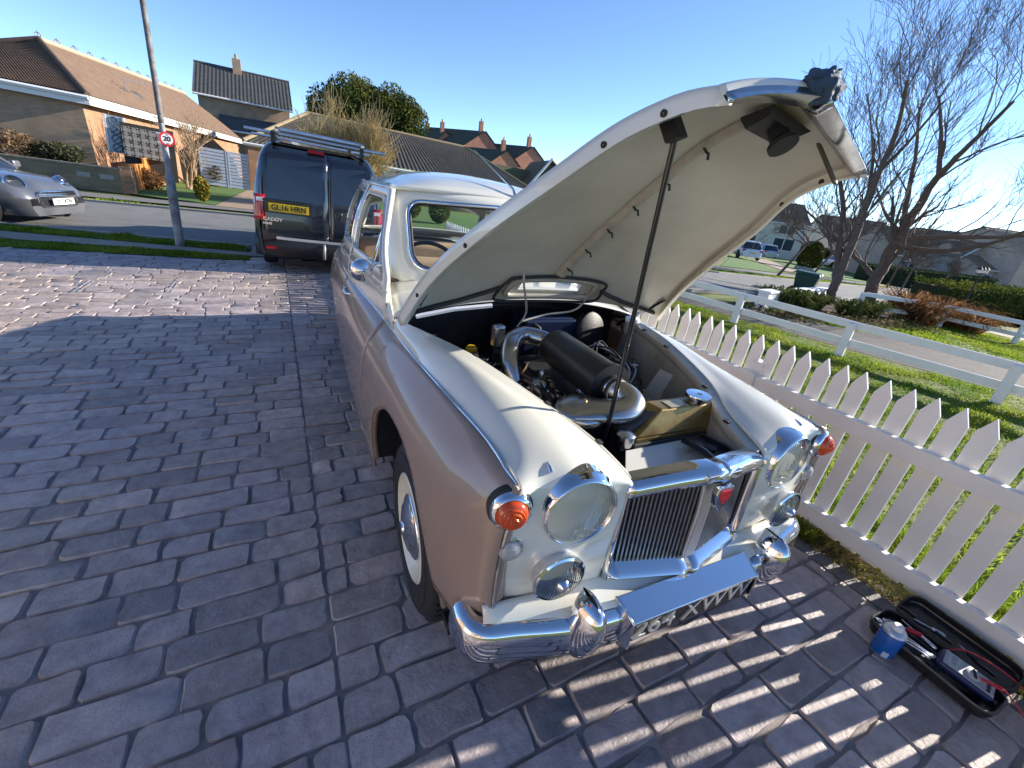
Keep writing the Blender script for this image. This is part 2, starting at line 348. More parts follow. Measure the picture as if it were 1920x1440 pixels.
# ---- the imprinted drive: slab, individual blocks, control joint, drain tray
DB = mat('drive_joint', (.24, .21, .195), .7, var=.3, vscale=9, bump=.4, bscale=90)
def drive_brick_mat():
    m = mat('drive_block', (.425, .37, .335), .40, col2=(.52, .455, .41), vscale=1.7, bump=.55, bscale=48, detail=8)
    t = m.node_tree; N = t.nodes; L = t.links; b = N['Principled BSDF']
    tc = N.new('ShaderNodeTexCoord')
    oi = N.new('ShaderNodeObjectInfo'); gm = N.new('ShaderNodeNewGeometry')
    ad = N.new('ShaderNodeMath'); ad.operation = 'ADD'; L.new(oi.outputs['Random'], ad.inputs[0]); L.new(gm.outputs['Random Per Island'], ad.inputs[1])
    fr = N.new('ShaderNodeMath'); fr.operation = 'FRACT'; L.new(ad.outputs[0], fr.inputs[0])
    mr = N.new('ShaderNodeMapRange'); mr.inputs['To Min'].default_value = .72; mr.inputs['To Max'].default_value = 1.22; L.new(fr.outputs[0], mr.inputs['Value'])
    hs = N.new('ShaderNodeHueSaturation'); L.new(mr.outputs[0], hs.inputs['Value'])
    old = b.inputs['Base Color'].links[0].from_socket; L.new(old, hs.inputs['Color']); L.new(hs.outputs[0], b.inputs['Base Color'])
    nz = N.new('ShaderNodeTexNoise'); nz.inputs['Scale'].default_value = 5; nz.inputs['Detail'].default_value = 6; L.new(gm.outputs['Position'], nz.inputs['Vector'])
    rr = N.new('ShaderNodeMapRange'); rr.inputs['To Min'].default_value = .28; rr.inputs['To Max'].default_value = .62; L.new(nz.outputs['Fac'], rr.inputs['Value']); L.new(rr.outputs[0], b.inputs['Roughness'])
    n3 = N.new('ShaderNodeTexNoise'); n3.inputs['Scale'].default_value = 13; n3.inputs['Detail'].default_value = 7; n3.inputs['Roughness'].default_value = .7
    r3 = N.new('ShaderNodeValToRGB'); r3.color_ramp.elements[0].position = .33; r3.color_ramp.elements[0].color = (.62, .60, .60, 1); r3.color_ramp.elements[1].position = .62; r3.color_ramp.elements[1].color = (1.06, 1.06, 1.08, 1)
    m3 = N.new('ShaderNodeMix'); m3.data_type = 'RGBA'; m3.blend_type = 'MULTIPLY'; m3.inputs[0].default_value = .85
    n4 = N.new('ShaderNodeTexNoise'); n4.inputs['Scale'].default_value = .55; n4.inputs['Detail'].default_value = 3
    r4 = N.new('ShaderNodeValToRGB'); r4.color_ramp.elements[0].position = .35; r4.color_ramp.elements[0].color = (.80, .80, .92, 1); r4.color_ramp.elements[1].position = .65; r4.color_ramp.elements[1].color = (1.08, 1.0, .92, 1)
    m4 = N.new('ShaderNodeMix'); m4.data_type = 'RGBA'; m4.blend_type = 'MULTIPLY'; m4.inputs[0].default_value = 1.
    L.new(n3.outputs['Fac'], r3.inputs[0]); L.new(hs.outputs[0], m3.inputs[6]); L.new(r3.outputs[0], m3.inputs[7]); L.new(n4.outputs['Fac'], r4.inputs[0]); L.new(m3.outputs[2], m4.inputs[6]); L.new(r4.outputs[0], m4.inputs[7]); L.new(m4.outputs[2], b.inputs['Base Color'])
    n5 = N.new('ShaderNodeTexNoise'); n5.inputs['Scale'].default_value = 9; n5.inputs['Detail'].default_value = 5
    b5 = N.new('ShaderNodeBump'); b5.inputs['Strength'].default_value = .5; b5.inputs['Distance'].default_value = .02; L.new(n5.outputs['Fac'], b5.inputs['Height'])
    ob_ = b.inputs['Normal'].links[0].from_node; L.new(b5.outputs[0], ob_.inputs['Normal'])
    # noise and relief follow the place, not the copy
    for n in N:
        if n.type == 'TEX_NOISE':
            for l in list(n.inputs['Vector'].links): L.remove(l)
            L.new(gm.outputs['Position'], n.inputs['Vector'])
    return m
DBM = drive_brick_mat()
def drive_far(x): return 8.41-.155*(x+.46) if x < -.46 else 8.86-.2*(x+.46)
DX0, DX1, DY0 = -9.0, 2.36, -.75
drive = struct(sheet('drive', [(DX0, DY0-.2), (2.46, DY0-.2), (2.46, drive_far(2.46)-.1), (-.46, drive_far(-.45)), (-.47, drive_far(-.47)), (DX0, drive_far(DX0))], -.004, DB))
JX = .035
def block_verts(x0, x1, y0, y1, h, g, rag=.004, z0=-.006):
    """one stone: softly rounded, uneven outline with sloping sides, slightly tilted top"""
    w, d = x1-x0, y1-y0; pts = []; R = [min(.034, d*.3)*g.uniform(.15, 1.) for _ in range(4)]
    bow = g.normal(size=4)*.0025
    for k, (cx, cy, a) in enumerate(((x1, y0, -90), (x1, y1, 0), (x0, y1, 90), (x0, y0, 180))):
        r = R[k]; sx = -1 if cx == x1 else 1; sy = 1 if cy == y0 else -1
        for j in range(3):
            t = rad(a+45*j); pts.append((cx+sx*r+r*math.cos(t)+g.normal()*rag*.45, cy+sy*r+r*math.sin(t)+g.normal()*rag*.5))
        nx, ny = ((x1, (y0+y1)/2), ((x0+x1)/2, y1), (x0, (y0+y1)/2), ((x0+x1)/2, y0))[k]
        ox, oy = ((1, 0), (0, 1), (-1, 0), (0, -1))[k]
        pts.append((nx+ox*bow[k]+g.normal()*.0015, ny+oy*bow[k]+g.normal()*.0015))
    n = len(pts); c = ((x0+x1)/2, (y0+y1)/2); b = g.uniform(.005, .009); tl = g.normal(size=2)*.0028; top = []
    for x, y in pts:
        dx, dy = c[0]-x, c[1]-y; q = math.hypot(dx, dy); top.append((x+dx/q*b, y+dy/q*b, h+tl[0]*(x-c[0])/w*2+tl[1]*(y-c[1])/d*2+g.normal()*.0006))
    vs = [(x, y, z0) for x, y in pts]+top
    return vs, [(i, (i+1) % n, n+(i+1) % n, n+i) for i in range(n)]+[tuple(range(n, 2*n))]
gb_ = np.random.default_rng(21); cells = []
y = DY0; row = 0
while y < 9.6:
    pitch = .139*gb_.uniform(.93, 1.08); x = DX0+gb_.uniform(0, .25)
    while x < DX1:
        w = gb_.choice([.18, .22, .25, .29, .33], p=[.15, .2, .3, .2, .15])*gb_.uniform(.95, 1.05)
        a, b = x, min(x+w, DX1)
        if a < JX < b:
            if JX-a < .08 and cells and cells[-1][2] == y: cells[-1] = (cells[-1][0], JX, y, cells[-1][3]); a = JX
            elif b-JX < .08: b = JX; w = JX-x
        segs = [(a, b)]
        if a < JX < b: segs = [(a, JX), (JX, b)]
        for a2, b2 in segs:
            if b2-a2 > .025: cells.append((a2, b2, y, y+pitch))
        x += w
    y += pitch; row += 1
tray = [gnd(160, 530), gnd(330, 528), gnd(312, 549), gnd(170, 552)]
TX0, TX1, TY0, TY1 = -2.08, -1.22, 6.28, 6.86
keep = []
for a, b, y0, y1 in cells:
    cx, cy = (a+b)/2, (y0+y1)/2
    if y1 > drive_far(cx)-.02: continue
    keep.append((a, b, y0, y1, cx, cy))
def onscreen(x, y):
    c = (np.array([x, y, 0])-CAM)@RW
    if c[2] < .05: return None
    px, py = 960+F_PX*c[0]/c[2], 720+F_PX*c[1]/c[2]
    if -40 < px < 1960 and -20 < py < 1480: return c[2]
    return None
def hidden_by_car(x, y): return .30 < x < 1.75 and 1.0 < y < 5.0
vis = []; rest = []
for k in keep:
    d = onscreen(k[4], k[5])
    if d is None: 
        if abs(k[4]) < 4: rest.append(k)
    elif hidden_by_car(k[4], k[5]): rest.append(k)
    else: vis.append((d, k))
vis.sort(key=lambda t: t[0]); near_b = [k for _, k in vis[:300]]; rest += [k for _, k in vis[300:]]
gap = .0036
for a, b, y0, y1, cx, cy in near_b:
    vs, fs = block_verts(a-cx+gap, b-cx-gap, y0-cy+gap, y1-cy-gap, gb_.uniform(.0045, .0075), gb_)
    MB().add(vs, fs).build('block', DBM, drive, smooth=40, loc=(cx, cy, 0))
mb = MB()
for a, b, y0, y1, cx, cy in rest:
    vs, fs = block_verts(a+gap, b-gap, y0+gap, y1-gap, gb_.uniform(.0045, .0075), gb_); mb.add(vs, fs)
ob = mb.build('block_field', DBM, drive, smooth=40); stuff(ob)
# recessed drain tray outline and edging slab
fr = MB()
for x0, x1, y0, y1 in ((TX0, TX1, TY0-.012, TY0), (TX0, TX1, TY1, TY1+.012), (TX0-.012, TX0, TY0-.012, TY1+.012), (TX1, TX1+.012, TY0-.012, TY1+.012)): fr.bb(x0, x1, y0, y1, .002, .0145)
for x in (TX0+.03, TX1-.045): fr.bb(x, x+.012, TY0+.02, TY1-.02, .004, .014)
fr.build('drain_cover_frame', mat('galvanised', (.45, .45, .44), .45, .7, var=.2), drive)
MB().bb(DX1+.005, 2.455, DY0, 8.2, -.02, .006).build('edging', mat('edging', (.13, .125, .13), .6, var=.25, vscale=6, bump=.4, bscale=40), drive)

# ---- grass
def scatter(poly, n, g, z=0.):
    P = np.array(poly); lo, hi = P.min(0), P.max(0); out = []
    while sum(map(len, out)) < n:
        q = g.uniform(lo, hi, (n*2, 2)); ins = np.zeros(len(q), bool); j = len(P)-1
        for i in range(len(P)):
            c = ((P[i, 1] > q[:, 1]) != (P[j, 1] > q[:, 1])) & (q[:, 0] < (P[j, 0]-P[i, 0])*(q[:, 1]-P[i, 1])/(P[j, 1]-P[i, 1]+1e-12)+P[i, 0]); ins ^= c; j = i
        out.append(q[ins])
    q = np.concatenate(out)[:n]; return np.column_stack([q, np.full(n, z)])
GR1 = leaf_mat('grass_blade', (.14, .23, .025), .5, .4, col2=(.27, .32, .045), vscale=1.5)
GR2 = leaf_mat('grass_dry', (.24, .19, .06), .4, .4, col2=(.16, .17, .04), vscale=4)
def clump_h(P, sc, seed):
    return np.array([.5+.9*max(-.35, mnoise.noise(Vector((p[0]*sc, p[1]*sc, seed)))) for p in P])
def lawn(name, label, poly, n, h, w, m, z=0., sc=2.2, seed=1, lean=.6):
    g = np.random.default_rng(seed); P = scatter(poly, n, g, z); ch = clump_h(P, sc, seed)
    V, Fq = blades(P, h, w, g, lean); V = V.reshape(n, 6, 3); V[:, :, 2] = z+(V[:, :, 2]-z)*ch[:, None]+np.array([terr(q) for q in P[:, 0]])[:, None]
    o = npmesh(name, V.reshape(-1, 3), Fq, m); return tag(o, label, 'grass', kind='stuff')
LW1 = [(2.70, -1.2), (8.6, -1.2), (7.90, 1.45), (7.3, 3.4), (6.9, 5.2), (6.6, 6.2), (6.1, 7.6), (2.70, 8)]
sheet('side_lawn', LW1, .003, TURF)
lawn('lawn_grass', 'thick sunlit grass between the picket fence and the tarmac strip', [(2.70, -.4), (8.0, -.4), (7.85, 1.45), (7.25, 3.4), (6.85, 5.2), (6.1, 7), (2.70, 6)], 95000, .058, .0045, GR1, seed=3)
lawn('lawn_grass', 'longer grass tufts growing along the back of the picket fence', [(2.66, -.4), (3.1, -.4), (3.1, 4), (2.66, 4)], 26000, .10, .004, GR1, seed=5, sc=5)
lawn('dry_grass', 'dry straw and grass growing under the picket fence', [(2.44, -.3), (2.72, -.3), (2.72, 2.2), (2.44, 2.2)], 2600, .075, .0028, GR2, seed=8, sc=6, lean=1.6)
lawn('dry_grass', 'patch of long yellowed grass beside the bumper under the fence', [(2.44, .75), (2.66, .75), (2.66, 1.6), (2.44, 1.6)], 3500, .11, .003, leaf_mat('grass_gold', (.22, .20, .04), .4, .4, col2=(.10, .15, .02), vscale=6), seed=9, sc=6, lean=1.0)
LW2 = [(7.95, 5.95)]+[up(*p) for p in ((8.6, 4.6), (10.2, 1.7), (12, -1.5), (20, -1.5), (20, 2), (17, 4.2), (14, 5.4), (8.5, 5.7))]
sheet('neighbour_lawn', LW2, -.012, TURF)
lawn('lawn_grass', 'sunlit grass between the tarmac strip and the planting bed', [(8.0, 5.9)]+[up(*p) for p in ((8.6, 4.6), (10.3, 1.7), (12.3, -1), (14.5, -1), (13.2, 3.4), (11, 4.6), (8.6, 5.2))], 48000, .06, .009, GR1, z=-.012, seed=4, sc=1.2)
LS = [(-.47, 8.45), (-9, 9.72), (-9, 10.72), (-3.8, 9.58), (-.5, 8.87)]; VG = [(-.55, 9.3), (-4.06, 10.36), (-12, 12.6), (-12, 13.35), (-4.34, 11.0), (-.6, 9.86)]
sheet('lawn_strip', LS, .0, TURF); sheet('verge', VG, .002, TURF)
lawn('lawn_grass', 'strip of mown grass along the far edge of the drive', LS, 22000, .05, .007, GR1, seed=6)
lawn('verge_grass', 'grass verge between the pavement and the road by the lamp post', VG, 20000, .07, .009, GR1, seed=7)
fv = offs(FK, .14); fw = offs(FK, 1.12)
lawn('verge_grass', 'grass verge along the far side of the road', [p for p in fv if p[0] < -1]+[(-2.3, 16.1)]+[p for p in fw if p[0] < -1][::-1], 9000, .10, .02, GR1, z=-.05, seed=12)
lawn('verge_grass', 'grass verge under the young street trees across the road', [p for p in fv if 10 < p[0] < 70]+[p for p in fw if 10 < p[0] < 70][::-1], 12000, .09, .02, GR1, z=-.05, seed=13)
# ================================================================== the classic saloon with its bonnet up
def herm(xs, ys, x):
    xs = np.asarray(xs, float); ys = np.asarray(ys, float); x = np.asarray(x, float)
    m = np.gradient(ys, xs); i = np.clip(np.searchsorted(xs, x)-1, 0, len(xs)-2)
    h = xs[i+1]-xs[i]; t = np.clip((x-xs[i])/h, 0, 1)
    return (2*t**3-3*t**2+1)*ys[i]+(t**3-2*t**2+t)*h*m[i]+(-2*t**3+3*t**2)*ys[i+1]+(t**3-t**2)*h*m[i+1]
CREAM = mat('cream_paint', (.66, .65, .57), .22, var=.03, vscale=3, coat=.8, bump=.004, bscale=300)
TAUPE = mat('taupe_paint', (.325, .225, .168), .25, var=.03, vscale=3, coat=.5, bump=.004, bscale=300)
CHROME = mat('chrome', (.70, .71, .74), .05, 1., bump=.006, bscale=60)
CHROME_D = mat('worn_chrome', (.55, .56, .58), .22, 1., var=.15, vscale=30, bump=.02, bscale=90)
ALLOY = mat('polished_alloy', (.52, .51, .49), .26, 1., var=.1, vscale=12, bump=.02, bscale=50)
RUBBER = mat('black_rubber', (.018, .018, .019), .65, bump=.1, bscale=120)
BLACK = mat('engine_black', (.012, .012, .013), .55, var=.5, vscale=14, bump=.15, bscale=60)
GLOSSBLK = mat('gloss_black', (.012, .013, .018), .18, bump=.02, bscale=40)
UNDER = mat('bonnet_lining', (.40, .38, .325), .38, col2=(.52, .495, .43), vscale=3.5, bump=.02, bscale=30)
GLASS = glass_mat('car_glass', (.92, .96, .94), .98)
LEATHER = mat('tan_leather', (.50, .36, .25), .55, var=.12, vscale=8, bump=.1, bscale=60)
car = thing('classic_car', 'cream and taupe vintage saloon car with its bonnet propped open', 'car', (1.10, 1.262, 0), rad(-2.75))

VS = [-.60, -.55, -.4, -.15, .3, .9, 1.8, 2.6, 3.2, 3.55, 3.72]
UT = dict(t=[.61, .612, .612, .637, .68, .72, .79, .785, .73, .66, .56], a=[.632, .66, .69, .722, .757, .79, .822, .82, .775, .70, .58],
          b=[.645, .68, .73, .768, .80, .825, .84, .845, .82, .74, .61], c=[.64, .68, .735, .772, .805, .83, .84, .845, .825, .74, .61], d=[.60, .64, .70, .745, .785, .812, .825, .82, .79, .70, .57])
ZT = ([-.6, -.4, .3, .9, 1.8, 2.6, 3.2, 3.72], [.945, .945, .938, .935, .93, .925, .905, .885])
def ztrim(v): return float(herm(*ZT, v))
def U(z, v):
    zl = [.25, .5, .70, .85, ztrim(v)]; us = [float(herm(VS, UT[k], v)) for k in 'dcbat']
    return float(herm(zl, us, z))
A1 = (.075, .335, .455, .425); A2 = (2.80, .33, .42, .33)
def zbot(v):
    z = .25 if v > .3 else .44 if v < -.5 else .40
    if v > 3.3: z = .25+.12*(v-3.3)/.4
    for c, zc, a, h in (A1, A2):
        q = (v-c)/a
        if abs(q) < 1: z = max(z, zc-.08+(h+.08)*(1-abs(q)**2.3)**(1/2.3))
    return z
def side_panel(v0, v1, sg, name, rows=14):
    vs = sorted(set([round(v0+(v1-v0)*i/40, 4) for i in range(41)]+[round(c+a*math.cos(k*math.pi/28), 4) for c, _, a, _ in (A1, A2) for k in range(29) if v0 < c+a*math.cos(k*math.pi/28) < v1]))
    P = []
    for v in vs:
        zb, zt = zbot(v), ztrim(v); col = []
        for i in range(rows+1):
            z = zt+(zb-zt)*i/rows; col.append((sg*U(z, v), v, z))
        P.append(col)
    o = MB().grid(P, flip=(sg > 0)).build(name, TAUPE, car, smooth=60, solid=.014, off=-1)
    return o
for sg in (-1, 1):
    for nm, a, b in (('front_wing', -.60, .742), ('front_door', .75, 1.775), ('rear_door', 1.783, 2.50), ('rear_wing', 2.508, 3.72)):
        pn = side_panel(a, b, sg, nm)
        if nm == 'front_door':
            h = MB().tube([(sg*(U(.88, v)+d), v, .88) for v, d in ((1.52, .0), (1.525, .028), (1.60, .036), (1.68, .032), (1.685, 0))], .011, 8)
            h.lathe([(.018, 0), (.02, .006), (.0, .008)], 12, (sg*U(.88, 1.685), 1.685, .88), (sg, 0, 0)); h.build('door_handle', CHROME, pn, smooth=60)
    # wheel-arch lips
    for c, zc, a, h in (A1, A2):
        pts = []
        for k in range(41):
            q = math.cos(math.pi*(1-k/40)); v = c+a*q*.998; z = zbot(v) if abs(q) < 1 else .3
            pts.append((sg*(U(z, v)-.006), v, z))
        MB().tube(pts, .011, 6).build('arch_lip', TAUPE, car, smooth=60)
        # dark wheel well
        w = MB(); ins = [(sg*(abs(p[0])-.26), p[1], p[2]) for p in pts]
        w.grid([pts, ins]); w.add(ins, [tuple(range(len(ins)))]); w.build('wheel_well', BLACK, car)
    # chrome strips
    tp = [(sg*(U(ztrim(v), v)+.004), v, ztrim(v)+.004) for v in np.linspace(-.585, 3.3, 60)]
    MB().tube(tp, [.004]+[.0075]*58+[.004], 6).build('side_trim', CHROME, car, smooth=60)
    sp = [(sg*(U(.262, v)+.004), v, .258) for v in np.linspace(.56, 2.36, 30)]
    MB().tube(sp, .011, 6).build('sill_trim', CHROME, car, smooth=60)
    fp = [(sg*(U(z, -.598)+.0), -.607, z) for z in np.linspace(.55, .93, 12)]
    MB().tube(fp, .006, 6).build('wing_edge_trim', CHROME_D, car, smooth=60)

# cream wing tops running down into the front face
WT = [
 [(.30, -.62, .545), (.295, -.628, .72), (.28, -.625, .88), (.277, -.605, .918), (.3125, -.433, .955), (.40, -.232, .995), (.51, .10, 1.02), (.60, .36, 1.012), (.69, .61, 1.0)],
 [(.38, -.615, .545), (.38, -.632, .72), (.365, -.62, .89), (.36, -.585, .945), (.375, -.42, .978), (.445, -.22, 1.0), (.54, .10, 1.02), (.615, .36, 1.012), (.695, .61, 1.0)],
 [(.47, -.605, .545), (.46, -.632, .72), (.45, -.615, .90), (.45, -.575, .966), (.46, -.42, .995), (.505, -.2, 1.008), (.585, .10, 1.015), (.64, .36, 1.0), (.70, .61, .985)],
 [(.55, -.60, .54), (.545, -.62, .72), (.545, -.60, .89), (.545, -.562, .957), (.55, -.41, .985), (.575, -.18, .992), (.63, .10, .985), (.67, .36, .975), (.705, .61, .965)],
 [(.605, -.585, .535), (.625, -.602, .72), (.615, -.600, .88), (.61, -.587, .942), (.613, -.41, .948), (.636, -.16, .944), (.664, .10, .942), (.686, .36, .94), (.708, .61, .938)]]
for sg in (-1, 1):
    G = cr_grid([[(sg*x, y, z) for x, y, z in r] for r in WT], 64, 28)
    MB().grid(G.tolist(), flip=(sg < 0)).build('wing_top', CREAM, car, smooth=80, solid=.01, off=-1)
    e = [tuple(p) for p in cr_curve([(sg*x, y, z) for x, y, z in WT[0][3:]], 40)]
    # gutter beside the bonnet opening
    g1 = [(x-sg*.002, y, z-.004) for x, y, z in e]; g2 = [(x-sg*.03, y, z-.018) for x, y, z in e]; g3 = [(x-sg*.034, y, z-.05) for x, y, z in e]
    MB().grid([g1, g2, g3]).build('bonnet_channel', UNDER, car, smooth=50, solid=.004)
    for k in (7, 15, 24, 32):
        MB().box((g2[k][0]+sg*.004, g2[k][1], g2[k][2]+.006), (.018, .022, .01)).build('rubber_stop', RUBBER, car, bevel=.002)
    # inner wing panel down into the bay
    i1 = [(x-sg*.033, y, z-.045) for x, y, z in e]; i2 = [(x-sg*.055, y, z-.2) for x, y, z in e]; i3 = [(sg*(abs(x)*.6+.19), y, .42) for x, y, z in e]
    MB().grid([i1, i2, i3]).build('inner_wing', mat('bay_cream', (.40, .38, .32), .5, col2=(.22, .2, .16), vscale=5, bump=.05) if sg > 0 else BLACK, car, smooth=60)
for sg in (-1, 1):
    t4 = cr_curve([(sg*x, y, z) for x, y, z in WT[4][:5]], 24); P = []
    for p in t4[:20]:
        z = min(max(p[2], .45), .945); P.append([tuple(p), (sg*(abs(p[0])+.006), p[1]-.004, p[2]), (sg*U(z, -.60), -.603, z)])
    MB().grid(P).build('wing_nose', TAUPE, car, smooth=70, solid=.006)
# scuttle between bonnet and screen, and rear of the wings
sc_f = lambda f: (f*.705, .62, 1.002+.085*(1-abs(f)**2.2))
def vscr(u, z): return .90+.8*(z-1.13)+.12*(u/.53)**2
SCU = []
for f in np.linspace(-1, 1, 25):
    a = sc_f(f); zb = 1.125-.06*abs(f)**3; ub = f*.66; b = (ub, vscr(ub, zb)-.01, zb)
    SCU.append([a, (a[0]*.99, a[1]+.07, a[2]+.004), tuple((np.array(a)+np.array(b))/2+np.array([0, 0, .008])), b])
MB().grid(SCU).build('scuttle', CREAM, car, smooth=80, solid=.006)
for sg in (-1, 1):   # cheek between wing top / trim and A pillar
    P = []
    for v in np.linspace(.615, 1.0, 14):
        t = (v-.615)/.385; zt = ztrim(v); ut = U(zt, v); P.append([(sg*ut, v, zt+.004), (sg*(ut+.004-.01*t), v, zt+.05), (sg*(.70-.012*t+.02*t), v, 1.0+.10*t), (sg*(.70-.045*t), v+.02*t, 1.0+.125*t)])
    MB().grid(P, flip=sg < 0).build('wing_cheek', CREAM, car, smooth=70, solid=.006)
# ---- belt and cabin sides
UB = ([.75, 1.2, 1.8, 2.5, 2.95], [.695, .722, .75, .735, .66]); UR = ([.75, 1.1, 1.6, 2.2, 2.95], [.60, .585, .62, .622, .53])
def SIDE(v, z, sg=1):
    ub = float(herm(*UB, v)); ur = float(herm(*UR, v)); q = (z-1.13)/.40
    if q < 0:
        zt = ztrim(v); ut = U(zt, v); t = (1.13-z)/(1.13-zt); return (sg*(ub+(ut-ub)*(t*.6+.4*t*t*(2-t))+.012*math.sin(math.pi*min(1, t))), v, z)
    return (sg*(ub+(ur-ub)*(q-.22*q*(1-q)*(1-q))+.02*math.sin(math.pi*q)*(q < 1)), v, z)
def polar_ring(outer, inner, n=96):
    c = np.mean(np.array(inner), 0)
    def hit(poly, a):
        d = np.array([math.cos(a), math.sin(a)]); best = None
        for i in range(len(poly)):
            p = np.array(poly[i])-c; q = np.array(poly[(i+1) % len(poly)])-c; e = q-p; den = d[0]*e[1]-d[1]*e[0]
            if abs(den) < 1e-12: continue
            t = (p[0]*e[1]-p[1]*e[0])/den; s = (p[0]*d[1]-p[1]*d[0])/den
            if t > 0 and -1e-9 <= s <= 1+1e-9 and (best is None or t > best): best = t
        return tuple(c+d*best)
    an = sorted(set([round(2*math.pi*i/n-math.pi, 5) for i in range(n)]+[round(math.atan2(p[1]-c[1], p[0]-c[0]), 5) for p in list(outer)+list(inner)]))
    return [hit(outer, a) for a in an], [hit(inner, a) for a in an]
def rpoly(pts, r, n=5):
    out = []; k = len(pts)
    for i in range(k):
        p = np.array(pts[i]); a = np.array(pts[i-1]); b = np.array(pts[(i+1) % k])
        da = (a-p)/np.linalg.norm(a-p); db = (b-p)/np.linalg.norm(b-p); rr = r[i] if hasattr(r, '__len__') else r
        for j in range(n+1):
            t = j/n; out.append(tuple(((1-t)**2)*(p+da*rr)+2*t*(1-t)*p+t*t*(p+db*rr)))
    return out
def subdiv(poly, k=4):
    o = []
    for i in range(len(poly)):
        a = np.array(poly[i]); b = np.array(poly[(i+1) % len(poly)])
        for j in range(k): o.append(tuple(a+(b-a)*j/k))
    return o
FW_O = [(.765, 1.075), (1.772, 1.06), (1.772, 1.53), (1.24, 1.53), (1.02, 1.38), (.80, 1.16)]
FW_I = rpoly([(.90, 1.165), (1.70, 1.145), (1.70, 1.475), (1.27, 1.475), (1.04, 1.35)], [.04, .05, .08, .08, .1])
RW_O = [(1.786, 1.06), (2.50, 1.055), (2.62, 1.2), (2.60, 1.53), (1.786, 1.53)]
RW_I = rpoly([(1.85, 1.145), (2.44, 1.145), (2.50, 1.25), (2.40, 1.475), (1.85, 1.475)], [.04, .1, .1, .1, .05])
for sg in (-1, 1):
    for nm, O_, I_ in (('front_window_frame', FW_O, FW_I), ('rear_window_frame', RW_O, RW_I)):
        A, B = polar_ring(subdiv(O_), I_, 72)
        mid = [tuple(.5*(np.array(a)+np.array(b))) for a, b in zip(A, B)]
        m = MB(); n = len(A); vs = [SIDE(*p, sg) for p in A]+[SIDE(*p, sg) for p in mid]+[SIDE(*p, sg) for p in B]
        fs = [(r*n+i, r*n+(i+1) % n, (r+1)*n+(i+1) % n, (r+1)*n+i) for r in (0, 1) for i in range(n)]
        m.add(vs, fs).build(nm, CREAM, car, smooth=60, solid=.025, off=0)
        MB().tube([tuple(np.array(SIDE(*p, sg))+np.array((sg*.012, 0, 0))) for p in B], .004, 6, closed=True).build('window_trim', CHROME, car, smooth=60)
        if nm.startswith('rear') or sg > 0:
            MB().add([SIDE(*p, sg) for p in B], [tuple(range(n))]).build('side_glass', GLASS, car)
        else:   # driver's window wound down: only a low quarter light
            q = [(.905, 1.17), (1.13, 1.165), (1.10, 1.37), (1.04, 1.345)]
            MB().add([SIDE(*p, sg) for p in q], [(0, 1, 2, 3)]).build('quarter_light', GLASS, car)
            MB().tube([SIDE(*p, sg) for p in ((1.13, 1.16), (1.10, 1.40))], .008, 6).build('quarter_light_bar', CHROME, car)
    # belt below the windows (cream door tops)
    for a, b in ((.75, 1.775), (1.783, 2.50)):
        P = [[SIDE(v, z, sg) for z in np.linspace(ztrim(v)+.004, 1.075 if b < 2 else 1.06, 8)] for v in np.linspace(a, b, 30)]
        MB().grid(P, flip=sg > 0).build('door_top', CREAM, car, smooth=60, solid=.012)
    # rear quarter
    P = [[SIDE(v, z, sg) for z in np.linspace(ztrim(v)+.004, 1.53-.42*max(0, (v-2.62)/.4)**1.6, 14)] for v in np.linspace(2.508, 2.98, 18)]
    MB().grid(P, flip=sg > 0).build('rear_quarter', CREAM, car, smooth=60, solid=.012)
# windscreen
WS_O = [(-.665, 1.055), (0, 1.10), (.665, 1.055), (.60, 1.54), (-.60, 1.54)]
WS_I = rpoly([(-.535, 1.145), (0, 1.165), (.535, 1.145), (.515, 1.475), (0, 1.492), (-.515, 1.475)], [.10, .05, .10, .09, .05, .09], 7)
A, B = polar_ring(subdiv(WS_O, 8), WS_I, 120)
SP = lambda p, d=0: (p[0], vscr(*p)-d+max(0, abs(p[0])-.53)**2*6, p[1])
m = MB(); n = len(A); mid = [tuple(.5*(np.array(a)+np.array(b))) for a, b in zip(A, B)]
m.add([SP(p) for p in A]+[SP(p) for p in mid]+[SP(p) for p in B], [(r*n+i, r*n+(i+1) % n, (r+1)*n+(i+1) % n, (r+1)*n+i) for r in (0, 1) for i in range(n)])
m.build('windscreen_surround', CREAM, car, smooth=70, solid=.02)
MB().tube([SP(p, .010) for p in B], .013, 8, closed=True).build('windscreen_trim', CHROME, car, smooth=60)
MB().tube([SP((p[0]*.972, 1.318+(p[1]-1.318)*.955), .006) for p in B], .009, 6, closed=True).build('windscreen_rubber', RUBBER, car, smooth=60)
RS = [[SP((x*(.54-.02*abs(z-1.3)), z)) for x in np.linspace(-1, 1, 17)] for z in np.linspace(1.14, 1.49, 8)]
MB().grid(RS).build('windscreen', GLASS, car, smooth=180)
# wipers
for u0, u1 in ((-.30, -.02), (.16, .44)):
    MB().tube([(u0, vscr(u0, 1.14)-.03, 1.115), (u0+.06, vscr(u0, 1.15)-.035, 1.15), (u1, vscr(u1, 1.17)-.02, 1.165)], [.006, .005, .004], 6).build('wiper', CHROME, car, smooth=60)
